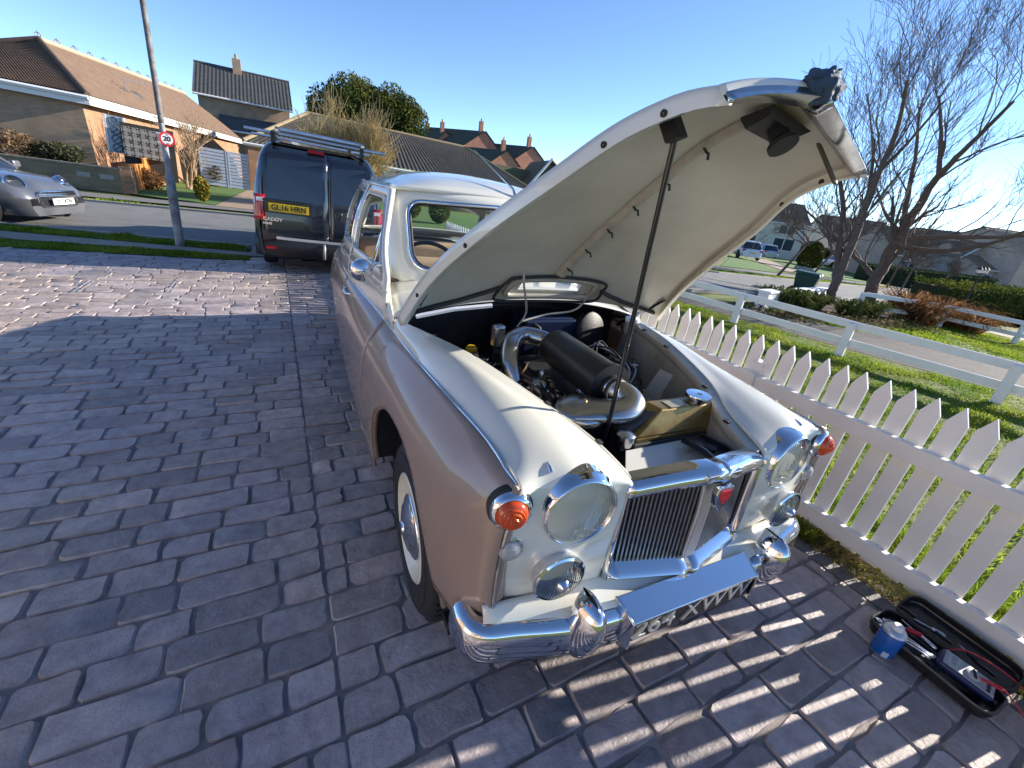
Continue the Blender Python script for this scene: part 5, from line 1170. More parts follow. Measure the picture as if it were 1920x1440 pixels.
MB().lathe([(.0426, .0), (.043, .0015), (.0426, .004)], 36, (0, 0, 0), (0, 0, 1), caps=False).build('base_rim', MATS['can_tin'], can, smooth=50)
lb = MB(); lb.grid([[(.0425*math.cos(a), .0425*math.sin(a), z) for z in (.006, .034)] for a in np.linspace(rad(195), rad(225), 8)]); lb.build('label_patch', mat('label_pale', (.45, .55, .68), .4), can)
# ================================================================== the van
NAVY = mat('van_paint', (.010, .013, .020), .16, coat=1., bump=.003, bscale=200)
NAVYW = mat('van_dark_glass', (.014, .016, .020), .07, coat=1.)
VP = mat('van_plastic', (.012, .012, .013), .45)
van = thing('panel_van', 'dark blue panel van seen from behind with roof bars and yellow plate', 'van', (.56, 7.45, -.03), rad(-1.5)); van.rotation_euler = (0, rad(2.6), rad(-1.5))
HW = .895
def van_half(z):   # half width by height
    return float(herm([.25, .45, .9, 1.2, 1.5, 1.72, 1.80, 1.83], [.84, .885, .895, .875, .815, .735, .66, .55], z))
def van_rear(z): return float(herm([.25, .6, 1.0, 1.35, 1.70, 1.83], [.0, -.02, .0, .045, .13, .26], z))
SEC = [(.0, .92), (.04, .975), (.12, 1.0), (1.2, 1.0), (2.6, 1.0), (3.3, .985), (3.75, .90), (4.15, .82), (4.4, .70)]
zs = [.28, .40, .60, .80, 1.0, 1.2, 1.35, 1.5, 1.62, 1.72, 1.79, 1.825, 1.83]
def ztop(y): return float(herm([0, 2.4, 2.9, 3.3, 3.6, 4.1, 4.4], [1.83, 1.83, 1.70, 1.35, 1.10, 1.0, .72], y))
rows = []
for y, s in SEC:
    ring = []
    for z in zs: zz = .28+(z-.28)*(ztop(y)-.28)/1.55; ring.append((-van_half(z)*s, van_rear(z)*max(0, 1-y)+y, zz))
    ring += [(-p[0], p[1], p[2]) for p in ring[::-1]]
    rows.append(ring)
vb = MB().grid(rows, flip=True); vb.add(rows[-1], [tuple(range(len(rows[-1])))]); vb.build('body', NAVY, van, smooth=50)
def rear_pt(x, z, out=.004): return (x, van_rear(z)-out, z)
def rear_panel(name, x0, x1, z0, z1, m, out=.006, r=.03, bulge=.0, nx=10, nz=10):
    P = []
    for j in range(nz+1):
        z = z0+(z1-z0)*j/nz; w = van_half(z)*.93; xa = max(x0, -w); xb = min(x1, w)
        P.append([rear_pt(xa+(xb-xa)*i/nx, z, out+bulge*math.sin(math.pi*i/nx)*math.sin(math.pi*j/nz)) for i in range(nx+1)])
    return MB().grid(P).build(name, m, van, smooth=60, solid=.012, off=1)
SEAM = .10
ldoor = rear_panel('rear_door', -.80, SEAM-.005, .50, 1.76, NAVY, .014)
rdoor = rear_panel('rear_door', SEAM+.005, .80, .50, 1.76, NAVY, .014)
def door_win(x0, x1, par):
    P = rpoly([(x0, 1.10), (x1, 1.10), (x1*.97, 1.66), (x0*.97, 1.66)], .06); c = [rear_pt(a, b, .03) for a, b in P]
    MB().add(c, [tuple(range(len(c)))]).build('window_panel', NAVYW, par, solid=.006)
door_win(-.70, SEAM-.05, ldoor); door_win(SEAM+.05, .68, rdoor)
MB().tube([rear_pt(SEAM, z, .016) for z in np.linspace(.5, 1.76, 14)], .005, 6).build('door_seam', VP, van)
for s in (-1, 1):
    tl = MB(); P = [[rear_pt(s*(van_half(z)*.985-d), z, .012+.02*(d > .02)*(d < .12)) for d in (0.0, .03, .09, .13)] for z in np.linspace(.78, 1.12, 8)]
    to = tl.grid(P).build('tail_lamp', mat('tail_red', (.45, .008, .01), .1, coat=1), van, smooth=60, solid=.03)
    MB().add([rear_pt(s*(van_half(1.15)*.985-d), z, .05) for d, z in ((.02, 1.03), (.11, 1.03), (.11, 1.08), (.02, 1.08))], [(0, 1, 2, 3)]).build('reverse_lens', mat('lens_white', (.8, .72, .70), .15), to)
    MB().box((s*.66, -.055, .40), (.20, .012, .03)).build('reflector', MATS['tail_red'], van)
    wh = MB().lathe([(.20, -.1), (.28, -.1), (.31, -.08), (.315, 0), (.31, .08), (.28, .1), (.2, .1)], 32, (s*.74, .80, .335), (1, 0, 0)); wh.build('tyre', RUBBER, van, smooth=50)
    wh = MB().lathe([(.20, -.1), (.28, -.1), (.31, -.08), (.315, 0), (.31, .08), (.28, .1), (.2, .1)], 32, (s*.74, 3.6, .335), (1, 0, 0)); wh.build('tyre', RUBBER, van, smooth=50)
hb = MB().prism(rrect(-.76, -.12, .89, 1.06, .02), -.055, -.015, lambda a, b, d: (a, d+.02*max(0, b-.93), b)).build('plate_recess', NAVY, ldoor, bevel=.008)
pn = MB().bb(-.70, -.18, -.072, -.058, .915, 1.025).build('number_plate', mat('plate_yellow', (.78, .50, .02), .35), van, bevel=.002)
text_mesh('GL16 HRN', .107, .002, 'plate_letters', mat('plate_ink', (.01, .01, .01), .5), pn, (-.44, -.075, .968), (rad(90), 0, 0), sx=.92, bold=.002)
MB().prism(rrect(-.77, -.11, 1.035, 1.08, .02), -.06, -.01, lambda a, b, d: (a, d, b)).build('plate_handle', NAVY, ldoor, bevel=.01)
SILV = mat('badge_silver', (.7, .7, .68), .25, .7)
text_mesh('CADDY', .062, .002, 'badge_text', mat('badge_pale', (.70, .60, .52), .4), ldoor, (-.78, -.062, .80), (rad(90), 0, 0), ax='LEFT', sx=1.15, bold=.002)
text_mesh('MAXI', .042, .002, 'badge_text', MATS['badge_pale'], ldoor, (-.78, -.062, .74), (rad(90), 0, 0), ax='LEFT', sx=1.1, bold=.002)
text_mesh('CRTDI', .060, .002, 'badge_text', SILV, rdoor, (.40, -.062, .72), (rad(90), 0, 0), ax='LEFT', sx=1.1, bold=.002)
MB().box((.54, -.058, .675), (.16, .004, .026)).build('badge_strip', SILV, rdoor)
lg = MB().lathe([(.058, 0), (.066, .004), (.070, .010), (.066, .014), (.060, .012)], 32, (.22, -.046, .95), (0, -1, 0), caps=False); B = lambda x, z: (.22+x, -.058, .95+z)
for P in ([B(-.028, .052), B(0, .006), B(.028, .052)], [B(-.052, .024), B(-.022, -.05), B(0, -.004), B(.022, -.05), B(.052, .024)]): lg.tube(P, .006, 6)
lg.build('round_badge', mat('badge_dark', (.10, .10, .11), .2, .9), rdoor, smooth=50)
bm = MB()
P = [[(x, -.045-d+.16*(abs(x)/.9)**4, z) for z, d in ((.27, 0), (.30, .03), (.42, .045), (.52, .03), (.545, 0))] for x in np.linspace(-.9, .9, 25)]
bm.grid(P).build('bumper', VP, van, smooth=50, solid=.02)
P = [[(x, -.075+.16*(abs(x)/.9)**4, z) for z in (.523, .565)] for x in np.linspace(-.78, .78, 25)]
MB().grid(P).build('bumper_strip', mat('strip_silver', (.66, .65, .62), .35, .6), van, solid=.012)
tw = MB().tube([(.02, -.09, .50), (.02, -.13, .48), (.02, -.13, .34), (.02, -.10, .30)], .022, 8); tw.build('tow_bar', mat('tow_grey', (.35, .34, .32), .4, .6), van, smooth=60)
MB().lathe([(.035, 0), (.035, .03), (.0, .032)], 16, (.30, -.06, .31), (0, -1, 0)).build('tow_socket', VP, van)
MB().prism([(-.12, 1.755), (.12, 1.755), (.10, 1.795), (-.10, 1.795)], 0, 1, lambda a, b, d: (a-.05, van_rear(b)-.035+.04*d, b)).build('brake_light', mat('brake_red', (.22, .006, .01), .2), van)
# roof bars with tubes and clamps: lie on the roof, part of the van's rack
GAL = mat('rack_tube', (.42, .50, .60), .3, .8, var=.15)
for yy in (.30, 1.9):
    MB().tube([(-.95, yy, 1.93), (.95, yy, 1.93)], .022, 8).build('roof_bar', GAL, van, smooth=60)
    for s in (-1, 1): MB().bb(s*.60-.03, s*.60+.03, yy-.03, yy+.03, 1.80, 1.95).build('bar_clamp', VP, van, bevel=.006)
for k, (x, z) in enumerate(((-.42, 1.985), (.48, 1.985))):
    pass
MB().tube([(-.50, .22, 1.985), (.56, .22, 1.985)], .03, 10).build('rear_roller', GAL, van, smooth=60)
for s in (-.55, .60): MB().lathe([(.045, -.02), (.045, .02)], 12, (s, .22, 1.97), (1, 0, 0)).build('roller_bracket', CHROME_D, van)
MB().bb(-.74, .74, .2, 3.9, .22, .30).build('chassis', VP, van)

# ================================================================== left side of the street
TILT = rad(2.3)
# lamp post with speed sign
lp = gnd(338, 461)
post = thing('lamp_post', 'weathered grey lamp post with a twenty sign on the verge', 'lamp post', (lp[0], lp[1], 0)); post.rotation_euler = (0, TILT, 0)
PAINT = mat('post_paint', (.52, .52, .52), .6, col2=(.09, .08, .075), vscale=4.5, bump=.2)
MB().lathe([(.068, 0), (.068, 1.05), (.063, 1.12), (.045, 1.18), (.041, 1.9)], 16, (0, 0, 0), (0, 0, 1)).build('column', PAINT, post, smooth=50)
MB().lathe([(.041, 1.9), (.038, 3.0), (.034, 5.2)], 16, (0, 0, 0), (0, 0, 1)).build('upper_column', mat('post_silhouette_flecked', (.055, .045, .042), .7, col2=(.22, .21, .21), vscale=9, bump=.2), post, smooth=50)  # dark silhouette against the sky put into the colour, with pale paint flecks
MB().tube([(0, 0, 5.1), (0, .1, 5.35), (0, .5, 5.5), (0, .9, 5.52)], .03, 8).build('arm', PAINT, post, smooth=60)
MB().bb(-.09, .09, .8, 1.3, 5.46, 5.58).build('lantern', mat('lantern_grey', (.25, .25, .25), .5), post, bevel=.03)
sg_ = MB().lathe([(.106, -.006), (.106, .006)], 32, (.05, -.065, 1.68), (.35, -1, 0)).build('speed_sign', mat('sign_red', (.55, .015, .02), .4), post)
MB().lathe([(.077, .0061), (.077, .009)], 32, (.05, -.065, 1.68), (.35, -1, 0)).build('sign_face', mat('sign_white', (.75, .75, .74), .4), sg_)
text_mesh('20', .098, .002, 'sign_digits', mat('plate_ink', (.01, .01, .01), .5), sg_, (.05+.35*.011, -.065-.011, 1.683), (rad(90), 0, rad(19)), bold=.003)
for z in (1.62, 1.75): MB().bb(-.08, .08, -.08, .06, z-.012, z+.012).build('sign_clamp', CHROME_D, post)

# garden wall
a0, a1, a2 = gnd(242, 362), gnd(100, 345), np.array([-15, 24.2, 0])
gw = thing('garden_wall', 'low mossy brick garden wall in front of the hipped bungalow', 'wall', (a0[0], a0[1], 0))
BRW = brick_mat('wall_brick', (.27, .19, .11), (.19, .145, .085), (.20, .18, .13))
for p, q in ((a0, a1), (a1, a2)):
    P, Q = p-a0, q-a0; an = math.atan2(Q[1]-P[1], Q[0]-P[0]); L = np.linalg.norm(Q-P); c = (P+Q)/2
    MB().box((c[0], c[1], .33), (L, .22, .70), rz=an).build('wall', BRW, gw)
    MB().box((c[0], c[1], .70), (L+.04, .28, .05), rz=an).build('coping', mat('coping_stone', (.24, .21, .16), .9, var=.3, vscale=4), gw, bevel=.01)
MB().box((.05, .04, .38), (.30, .30, .82)).build('end_pier', brick_mat('pier_brick', (.34, .17, .09), (.26, .13, .07), (.2, .18, .15)), gw)
for t in (.25, .55): p = (a1-a0)*t; MB().box((p[0]+.03, p[1]-.13, .42), (.42, .02, .14), rz=math.atan2(a1[1]-a0[1], a1[0]-a0[0])).build('vent_block', KERB, gw)
# orange fence panels running back from the wall end
OR = mat('orange_fence', (.50, .21, .05), .75, var=.2, vscale=10, bump=.3, bscale=40)
fpx = [onY(246, 350, 20.2), onY(276, 346, 22.0), onY(300, 344, 24.0), onY(328, 342, 27.0)]
for k in range(3):
    A_, B_ = fpx[k], fpx[k+1]; A_[2] = B_[2] = 0
    fp_ = thing('fence_panel', ['orange boarded fence panel next to the brick pier', 'taller orange boarded fence panel beyond the pier panel', 'orange boarded fence panel behind the bare garden tree'][k], 'fence', tuple(A_))
    D = B_-A_; L = np.linalg.norm(D[:2]); an = math.atan2(D[1], D[0]); nb_ = 14; hh = (.80, 1.0, 1.15)[k]
    for i in range(nb_):
        c = D*((i+.5)/nb_); MB().box((c[0], c[1], hh/2), (L/nb_*.97, .02, hh), rz=an).build('board', OR, fp_)
    for t in (.02, .33, .66, .98):
        c = D*t; MB().box((c[0]+.03*math.sin(an), c[1]-.03*math.cos(an), hh/2+.02), (.05, .05, hh+.06), rz=an).build('batten', OR, fp_)
    MB().box((D[0]/2, D[1]/2, hh+.03), (L, .06, .03), rz=an).build('cap', OR, fp_)

# ---- tiled roofs
def tile_plane(name, e0, e1, r1, r0, rows, cols, m, par, amp=.035, step=.03):
    e0, e1, r1, r0 = map(np.asarray, (e0, e1, r1, r0)); n = np.cross(e1-e0, r0-e0); n = n/np.linalg.norm(n)
    if n[2] < 0: n = -n
    V = []; sub = 4; C = cols*sub+1
    for j in range(rows):
        for dj, st in ((0., step), (1., 0.)):
            v = (j+dj)/rows
            for i in range(C):
                u = i/(C-1); p = (e0*(1-u)+e1*u)*(1-v)+(r0*(1-u)+r1*u)*v; w = amp*max(-.25, math.cos(2*math.pi*i/sub)); V.append(p+n*(w+st))
    Fq = []
    for j in range(rows*2-1):
        b = j*C; Fq.append(np.column_stack([np.arange(C-1)+b, np.arange(C-1)+b+1, np.arange(C-1)+b+C+1, np.arange(C-1)+b+C]))
    o = npmesh(name, V, np.concatenate(Fq), m, par); return o
TILE_B = mat('tile_brown', (.095, .06, .042), .85, col2=(.15, .095, .065), vscale=3, bump=.3)
TILE_D = mat('tile_dark', (.085, .075, .065), .85, col2=(.15, .125, .10), vscale=2, bump=.3)
TILE_G = mat('tile_grey', (.055, .06, .065), .8, col2=(.09, .09, .09), vscale=2, bump=.3)
FASC = mat('fascia_white', (.70, .70, .68), .5)
BRO = brick_mat('house_brick', (.42, .20, .095), (.33, .16, .075), (.30, .25, .19))
BRD = brick_mat('house_brick_brown_shaded', (.42, .28, .17), (.34, .22, .135), (.33, .28, .21))
BRR = brick_mat('house_brick_red', (.48, .18, .105), (.40, .15, .09), (.36, .28, .22))
def tube_part(par, pts, r, m, name): return MB().tube([tuple(p) for p in pts], r, 8).build(name, m, par, smooth=60)
# bungalow on the left
Cn = onY(165, 180, 23.); Le = onY(-150, 118, 23.3); R1 = onY(74, 76, 26.); R1L = onY(-150, 92, 26.2); E = onY(455, 262, 42.); R2 = onY(345, 176, 40.)
h1 = thing('bungalow', 'brown tiled bungalow with finials along its ridge behind the garden wall', 'house', (0, 0, 0))
tile_plane('front_roof', Le, Cn, R1, R1L, 20, 46, TILE_B, h1, .03, .03)
tile_plane('side_roof', Cn, E, R2, R1, 20, 90, TILE_B, h1, .02, .03)
MB().add([E, E+np.array([-4, 1, 0]), R2], [(0, 1, 2)]).build('end_roof', TILE_B, h1)
MB().add([R1, R2, R2+np.array([-9, 1.5, -2.6]), R1+np.array([-9, 1.5, -2.6])], [(0, 1, 2, 3)]).build('back_roof', TILE_B, h1)
inn = np.array([-.3, .3, 0]); Cw, Lw, Ew = Cn+inn, Le+np.array([0, .3, 0]), E+np.array([-.3, 0, 0])
def wall_quad(par, A, B, z0, m, name='wall', z1=None):
    return MB().add([(A[0], A[1], z0), (B[0], B[1], z0), (B[0], B[1], B[2] if z1 is None else z1), (A[0], A[1], A[2] if z1 is None else z1)], [(0, 1, 2, 3)]).build(name, m, par, solid=.2, off=-1)
wall_quad(h1, Lw, Cw, -.2, BRD); wall_quad(h1, Cw, Ew, -.2, BRO)  # same brick on both walls; shaded front and sunlit side put into two colours
for A, B in ((Le, Cn), (Cn, E)):
    d = B-A; L = np.linalg.norm(d); k = 12
    MB().tube([tuple(A+d*i/k+np.array([0, -.03, -.06])) for i in range(k+1)], .075, 6).build('gutter', FASC, h1)
    MB().add([tuple(A+np.array([0, 0, -.1])), tuple(B+np.array([0, 0, -.1])), tuple(B+np.array([0, 0, -.28])), tuple(A+np.array([0, 0, -.28]))], [(0, 1, 2, 3)]).build('fascia', FASC, h1, solid=.03)
tube_part(h1, [Cn+(R1-Cn)*t+np.array([0, 0, .05]) for t in np.linspace(0, 1, 8)], .09, TILE_B, 'hip_ridge')
tube_part(h1, [R1+(R2-R1)*t+np.array([0, 0, .05]) for t in np.linspace(0, 1, 8)], .10, mat('ridge_pale', (.34, .27, .19), .8), 'ridge')
tube_part(h1, [R1L+(R1-R1L)*t+np.array([0, 0, .05]) for t in np.linspace(0, 1, 8)], .10, TILE_B, 'ridge')
for i in range(13):
    p = R1+(R2-R1)*(i/12.5); b = p+np.array([0, 0, .1]); f_ = MB()
    f_.tube([tuple(b+np.array([.09*math.sin(t), 0, .08-.08*math.cos(t)])) for t in np.linspace(0, 6.28, 9)], .018, 4); f_.tube([tuple(b), tuple(b+np.array([0, 0, .22]))], .014, 4); f_.build('finial', mat('finial_clay', (.34, .27, .22), .9), h1)
# screen of pierced blocks and the slim glazed door beside the corner
SB = mat('screen_block', (.33, .29, .25), .85, var=.15); SBD = mat('screen_dark', (.05, .042, .036), .9)
x0_, z1_ = onY(216, 226, 22.6)[[0, 2]]; x1_, zb_ = onY(308, 300, 22.6)[[0, 2]]
sc_ = thing('screen_wall', 'dark screen wall of pierced square blocks beside the bungalow corner', 'wall', (x0_, 22.6, 0)); sc_.rotation_euler = (0, rad(3.5), 0)
Wd = x1_-x0_; Hd = z1_-zb_
MB().bb(-.05, Wd+.3, .06, .12, zb_-.7, z1_).build('backing', SBD, sc_)
nr, nc = 4, 5; bs = Wd/nc
for i in range(nc):
    for j in range(nr):
        cx, cz = bs*(i+.5), z1_-.12-bs*1.02*(j+.5); s_ = bs*.40; b = MB()
        for d in (((-s_, -s_), (s_, -s_)), ((s_, -s_), (s_, s_)), ((s_, s_), (-s_, s_)), ((-s_, s_), (-s_, -s_)), ((-s_, -s_), (s_, s_)), ((-s_, s_), (s_, -s_))):
            (xa, za), (xb, zb2) = d; L = math.hypot(xb-xa, zb2-za); b.box(((xa+xb)/2, 0, (za+zb2)/2), (L, .08, .05), ry=-math.atan2(zb2-za, xb-xa))
        b.lathe([(.07, -.045), (.07, .045)], 10, (0, 0, 0), (0, 1, 0)); b.build('pierced_block', SB, sc_, loc=(cx, 0, cz))
gdx, gdz = onY(180, 210, 22.9)[[0, 2]]; gd2x, gd2z = onY(215, 284, 22.9)[[0, 2]]
gd = thing('side_door', 'narrow pale door with ornate ironwork at the bungalow corner', 'door', (gdx, 22.85, gd2z)); gd.rotation_euler = (0, rad(5), 0)
wdd = .52; hdd = gdz-gd2z
MB().bb(.12, .12+wdd, 0, .05, 0, hdd).build('leaf', mat('door_pale', (.40, .44, .46), .4), gd)
for k in range(4):
    zz = hdd*(.14+.24*k); m_ = MB(); m_.tube([(.12+wdd/2+.13*math.cos(t), -.02, zz+.13*math.sin(t)) for t in np.linspace(0, 2*math.pi, 13)[:-1]], .018, 5, closed=True); m_.tube([(.12+wdd/2-.12, -.02, zz-.12), (.12+wdd/2+.12, -.02, zz+.12)], .015, 5); m_.build('iron_scroll', mat('iron_blue', (.10, .14, .18), .5), gd)
for x in (.12, .12+wdd): MB().bb(x-.03, x+.03, -.03, .06, 0, hdd).build('frame', FASC, gd)
# satellite dish, roof aerial and bracket
dp = onX(258, 186, Cn[0]+.4) if False else onY(258, 186, 29)
sd2 = MB().lathe([(.0, .06), (.2, .04), (.34, 0), (.345, -.01)], 20, tuple(dp), (.8, -.6, .35)).build('satellite_dish', mat('dish_dark', (.06, .05, .05), .5), None); tag(sd2, 'dark round satellite dish on the bungalow roof edge', 'satellite dish')
ap = [onY(236, 190, 28), onY(232, 148, 28)]
ae = MB().tube([tuple(ap[0]), tuple(ap[1])], .018, 5); ae.tube([tuple(ap[1]), tuple(ap[1]+np.array([1.1, .2, -.05]))], .012, 4)
for t in np.linspace(.1, 1, 6): p = ap[1]+np.array([1.1, .2, -.05])*t; ae.tube([tuple(p+np.array([0, -.18, .02])), tuple(p+np.array([0, .18, -.02]))], .008, 4)
tag(ae.build('roof_aerial', CHROME_D), 'thin television aerial on the bungalow eaves', 'aerial')
# slatted gate
gate = thing('slatted_gate', 'pale blue slatted double gate at the end of the block drive', 'gate', (*onY(378, 345, 27.)[:2], 0)); gate.rotation_euler = (0, rad(3), 0)
g0 = onY(378, 345, 27.)[0]; GW = onY(470, 355, 27.)[0]-g0
GM = mat('gate_blue', (.36, .44, .56), .5, var=.06)
for leaf in (0, 1):
    xa, xb = leaf*GW*.56+.015, (GW*.56 if leaf == 0 else GW)-.015
    for k in range(11):
        z = .10+k*.148; MB().bb(xa+.04, xb-.04, 0, .03, z, z+.122).build('slat', GM, gate)
    for x in (xa, xb-.05): MB().bb(x, x+.05, -.01, .04, .06, 1.74).build('stile', GM, gate)
MB().bb(GW, GW+.55, -.05, .30, 0, 1.95).build('brick_pier', BRO, gate)
# garden tree, shrubs
tp_ = gnd(357, 344); tp_ = np.array([tp_[0]*.86, tp_[1]*.86, 0])
GT = mat('pale_twig', (.30, .21, .13), .85, var=.2)
def twiggy(name, label, base, stems, h, seed, m, spread=.5, lev=3, nk=(4, 6), r=.05, up=.3, cat='tree', wob=.14, lean=.5):
    t = thing(name, label, cat, tuple(base)); g = np.random.default_rng(seed); a = MB()
    for i in range(stems): grow(a, (g.normal()*.05, g.normal()*.05, 0), (g.normal()*lean, g.normal()*lean, 1), h*g.uniform(.5, .65), r*g.uniform(.7, 1.2), 0, lev, g, nk, spread, up, 4, wob, .5, .007)
    a.build('stem', m, t); return t
twiggy('garden_tree', 'bare pale multi-stemmed garden tree in front of the slatted gate', tp_, 5, 2.3, 101, GT, .55, 3, (4, 6), .055)
p = gnd(405, 343)*.9; V, Fq = leaf_cloud((0, 0, .55), (.5, .5, .6), 2600, .05, 102, .4); t_ = thing('bush', 'straggly brown bush in front of the slatted gate', 'bush', (p[0], p[1], 0)); npmesh('foliage', V, Fq, leaf_mat('straggle', (.13, .10, .04), .3, .5, col2=(.22, .15, .07)), t_)
p = gnd(382, 380); V, Fq = leaf_cloud((0, 0, .42), (.26, .26, .40), 1500, .045, 103, .3); t_ = thing('bush', 'small green and gold bush on the lawn corner across the road', 'bush', (p[0], p[1], 0)); npmesh('foliage', V, Fq, leaf_mat('gold_leaf', (.10, .13, .02), .35, .5, col2=(.30, .20, .04), vscale=5), t_)
p = gnd(264, 352); V, Fq = leaf_cloud((0, 0, .36), (.75, .5, .42), 3500, .04, 104, .4); t_ = thing('bush', 'low russet bush in front of the orange fence panels', 'bush', (p[0]+.1, p[1]-.4, 0)); npmesh('foliage', V, Fq, leaf_mat('russet', (.15, .075, .04), .3, .5, col2=(.24, .13, .06)), t_)
for k, (px, py, Rr) in enumerate(((20, 296, .9), (110, 305, .6))):
    p = onY(px, py, 22.2); V, Fq = leaf_cloud((0, 0, .3), (Rr*1.4, .5, Rr*.7), 2600, .05, 105+k, .3); t_ = thing('bush', ['dry tan grasses showing over the mossy garden wall', 'grey leafy shrub against the shaded bungalow wall'][k], 'bush', tuple(p)); npmesh('foliage', V, Fq, (leaf_mat('tan_grass', (.22, .14, .08), .3, .5), leaf_mat('grey_leaf', (.08, .085, .05), .3, .5))[k], t_)
# house behind with grey roof
def gable_house(name, label, fl, fr, zb, ze, zr, depth, wm, rm, rows=14, cols=24, rot=0, wins=(), chim=None, ridge_along=True, over=.3, zoff=0.):
    """fl, fr: front-left/right ground corners; ridge runs parallel to the front (ridge_along) or front is the gable"""
    fl = np.array([*fl[:2], 0.]); fr = np.array([*fr[:2], 0.]); u = (fr-fl); W = np.linalg.norm(u); u /= W; b = np.array([-u[1], u[0], 0]); z = np.array([0, 0, 1.])
    t = thing(name, label, 'house', tuple(fl)); P = lambda a, d, h: tuple(u*a+b*d+z*(h+zoff))
    zb -= zoff
    for A, B in (((0, 0), (W, 0)), ((W, 0), (W, depth)), ((W, depth), (0, depth)), ((0, depth), (0, 0))):
        MB().add([P(*A, zb), P(*B, zb), P(*B, ze), P(*A, ze)], [(0, 1, 2, 3)]).build('wall', wm, t)
    o = over
    if ridge_along:
        m = depth/2
        for x in (0, W): MB().add([P(x, 0, ze), P(x, depth, ze), P(x, m, zr)], [(0, 1, 2)]).build('gable', wm, t)
        s = (zr-ze)/m
        tile_plane('roof', P(-o, -o, ze-s*o), P(W+o, -o, ze-s*o), P(W+o, m, zr), P(-o, m, zr), rows, cols, rm, t)
        tile_plane('roof', P(W+o, depth+o, ze-s*o), P(-o, depth+o, ze-s*o), P(-o, m, zr), P(W+o, m, zr), rows, cols, rm, t)
        MB().tube([P(-o, m, zr+.04), P(W+o, m, zr+.04)], .1, 6).build('ridge', rm, t)
        MB().bb(0, 1, 0, 1, 0, 1) 
        g1 = MB(); g1.tube([P(-o, -o-.03, ze-s*o-.03), P(W+o, -o-.03, ze-s*o-.03)], .07, 6); g1.build('gutter', FASC, t)
    else:
        m = W/2
        for y in (0, depth): MB().add([P(0, y, ze), P(W, y, ze), P(m, y, zr)], [(0, 1, 2)]).build('gable', wm, t)
        s = (zr-ze)/m
        tile_plane('roof', P(-o, depth+o, ze-s*o), P(-o, -o, ze-s*o), P(m, -o, zr), P(m, depth+o, zr), rows, cols, rm, t)
        tile_plane('roof', P(W+o, -o, ze-s*o), P(W+o, depth+o, ze-s*o), P(m, depth+o, zr), P(m, -o, zr), rows, cols, rm, t)
        for sx, xx in ((-1, -o), (1, W+o)): MB().tube([P(xx, -o-.02, ze-s*o), P(m, -o-.02, zr)], .07, 5).build('bargeboard', FASC if 'white' in label else rm, t)
    for (a, h, w, hh) in wins:
        f = MB().hexa([P(a, -.02, h), P(a+w, -.02, h), P(a+w, .06, h), P(a, .06, h)], [P(a, -.02, h+hh), P(a+w, -.02, h+hh), P(a+w, .06, h+hh), P(a, .06, h+hh)]).build('window', FASC, t)
        nb2 = 2 if w > .9 else 1
        for k in range(nb2):
            xa = a+.07+k*(w/nb2); xb = a+(k+1)*(w/nb2)-.07
            MB().add([P(xa, -.027, h+.07), P(xb, -.027, h+.07), P(xb, -.027, h+hh-.07), P(xa, -.027, h+hh-.07)], [(0, 1, 2, 3)]).build('pane', mat('far_glass', (.05, .06, .07), .08), f)
    if chim:
        a, d, h = chim; c = MB(); q = .3; c.hexa([P(a-q, d-q, h-1.2), P(a+q, d-q, h-1.2), P(a+q, d+q, h-1.2), P(a-q, d+q, h-1.2)], [P(a-q, d-q, h+.7), P(a+q, d-q, h+.7), P(a+q, d+q, h+.7), P(a-q, d+q, h+.7)]); c.lathe([(.12, 0), (.1, .35)], 10, P(a, d, h+.7), (0, 0, 1)); c.build('chimney', wm, t)
    return t
A = onY(364, 160, 46); B = onY(537, 192, 46)
hz = gable_house('house', 'tall brown brick house with dark grey tiled roof beyond the bungalow', A, B, -.5, A[2]-.3, onY(352, 113, 49.5)[2], 7, BRD, TILE_G, 14, 26, chim=(2.7, 3.3, 8.0)); hz.rotation_euler = (0, rad(1.2), 0)
A = onY(415, 225, 43); B = onY(520, 245, 43)
gable_house('house', 'low flat brick annexe with pale trim below the grey roofed house', A, B, -.5, A[2]-.5, A[2]+.4, 5, BRD, TILE_G, 6, 12)
# big bungalow roof behind the van
eL, rL, rR, eR = onY(458, 264, 30.5), onY(577, 214, 35), onY(872, 278, 35), onY(1000, 362, 30.5)
eL = onY(456, 265, 30.5); eR = onY(1000, 360, 28)
h3 = thing('bungalow', 'wide brown bungalow with dark tiled hipped roof behind the van', 'house', (0, 0, 0))
tile_plane('front_roof', eL, eR, rR, rL, 22, 64, TILE_D, h3, .045, .05)
MB().add([eL, rL, rL+np.array([-1, 5, -2])], [(0, 1, 2)]).build('end_roof', TILE_D, h3); MB().add([eR, rR, rR+np.array([5, 5, -2])], [(0, 1, 2)]).build('end_roof', TILE_D, h3)
MB().add([rL, rR, rR+np.array([0, 5, -2]), rL+np.array([0, 5, -2])], [(0, 1, 2, 3)]).build('back_roof', TILE_D, h3)
for a, b, nm in ((rL, rR, 'ridge'), (eL, rL, 'hip_ridge'), (eR, rR, 'hip_ridge')): tube_part(h3, [a+(b-a)*t+np.array([0, 0, .06]) for t in np.linspace(0, 1, 6)], .11, mat('ridge_moss', (.24, .19, .11), .9), nm)
wA, wB = eL+np.array([.5, .5, 0]), eR+np.array([-.5, .5, 0]); wall_quad(h3, wA, wB, -.2, BRD)
MB().tube([tuple(eL+np.array([0, -.05, -.08])), tuple(eR+np.array([0, -.05, -.08]))], .09, 6).build('gutter', FASC, h3)
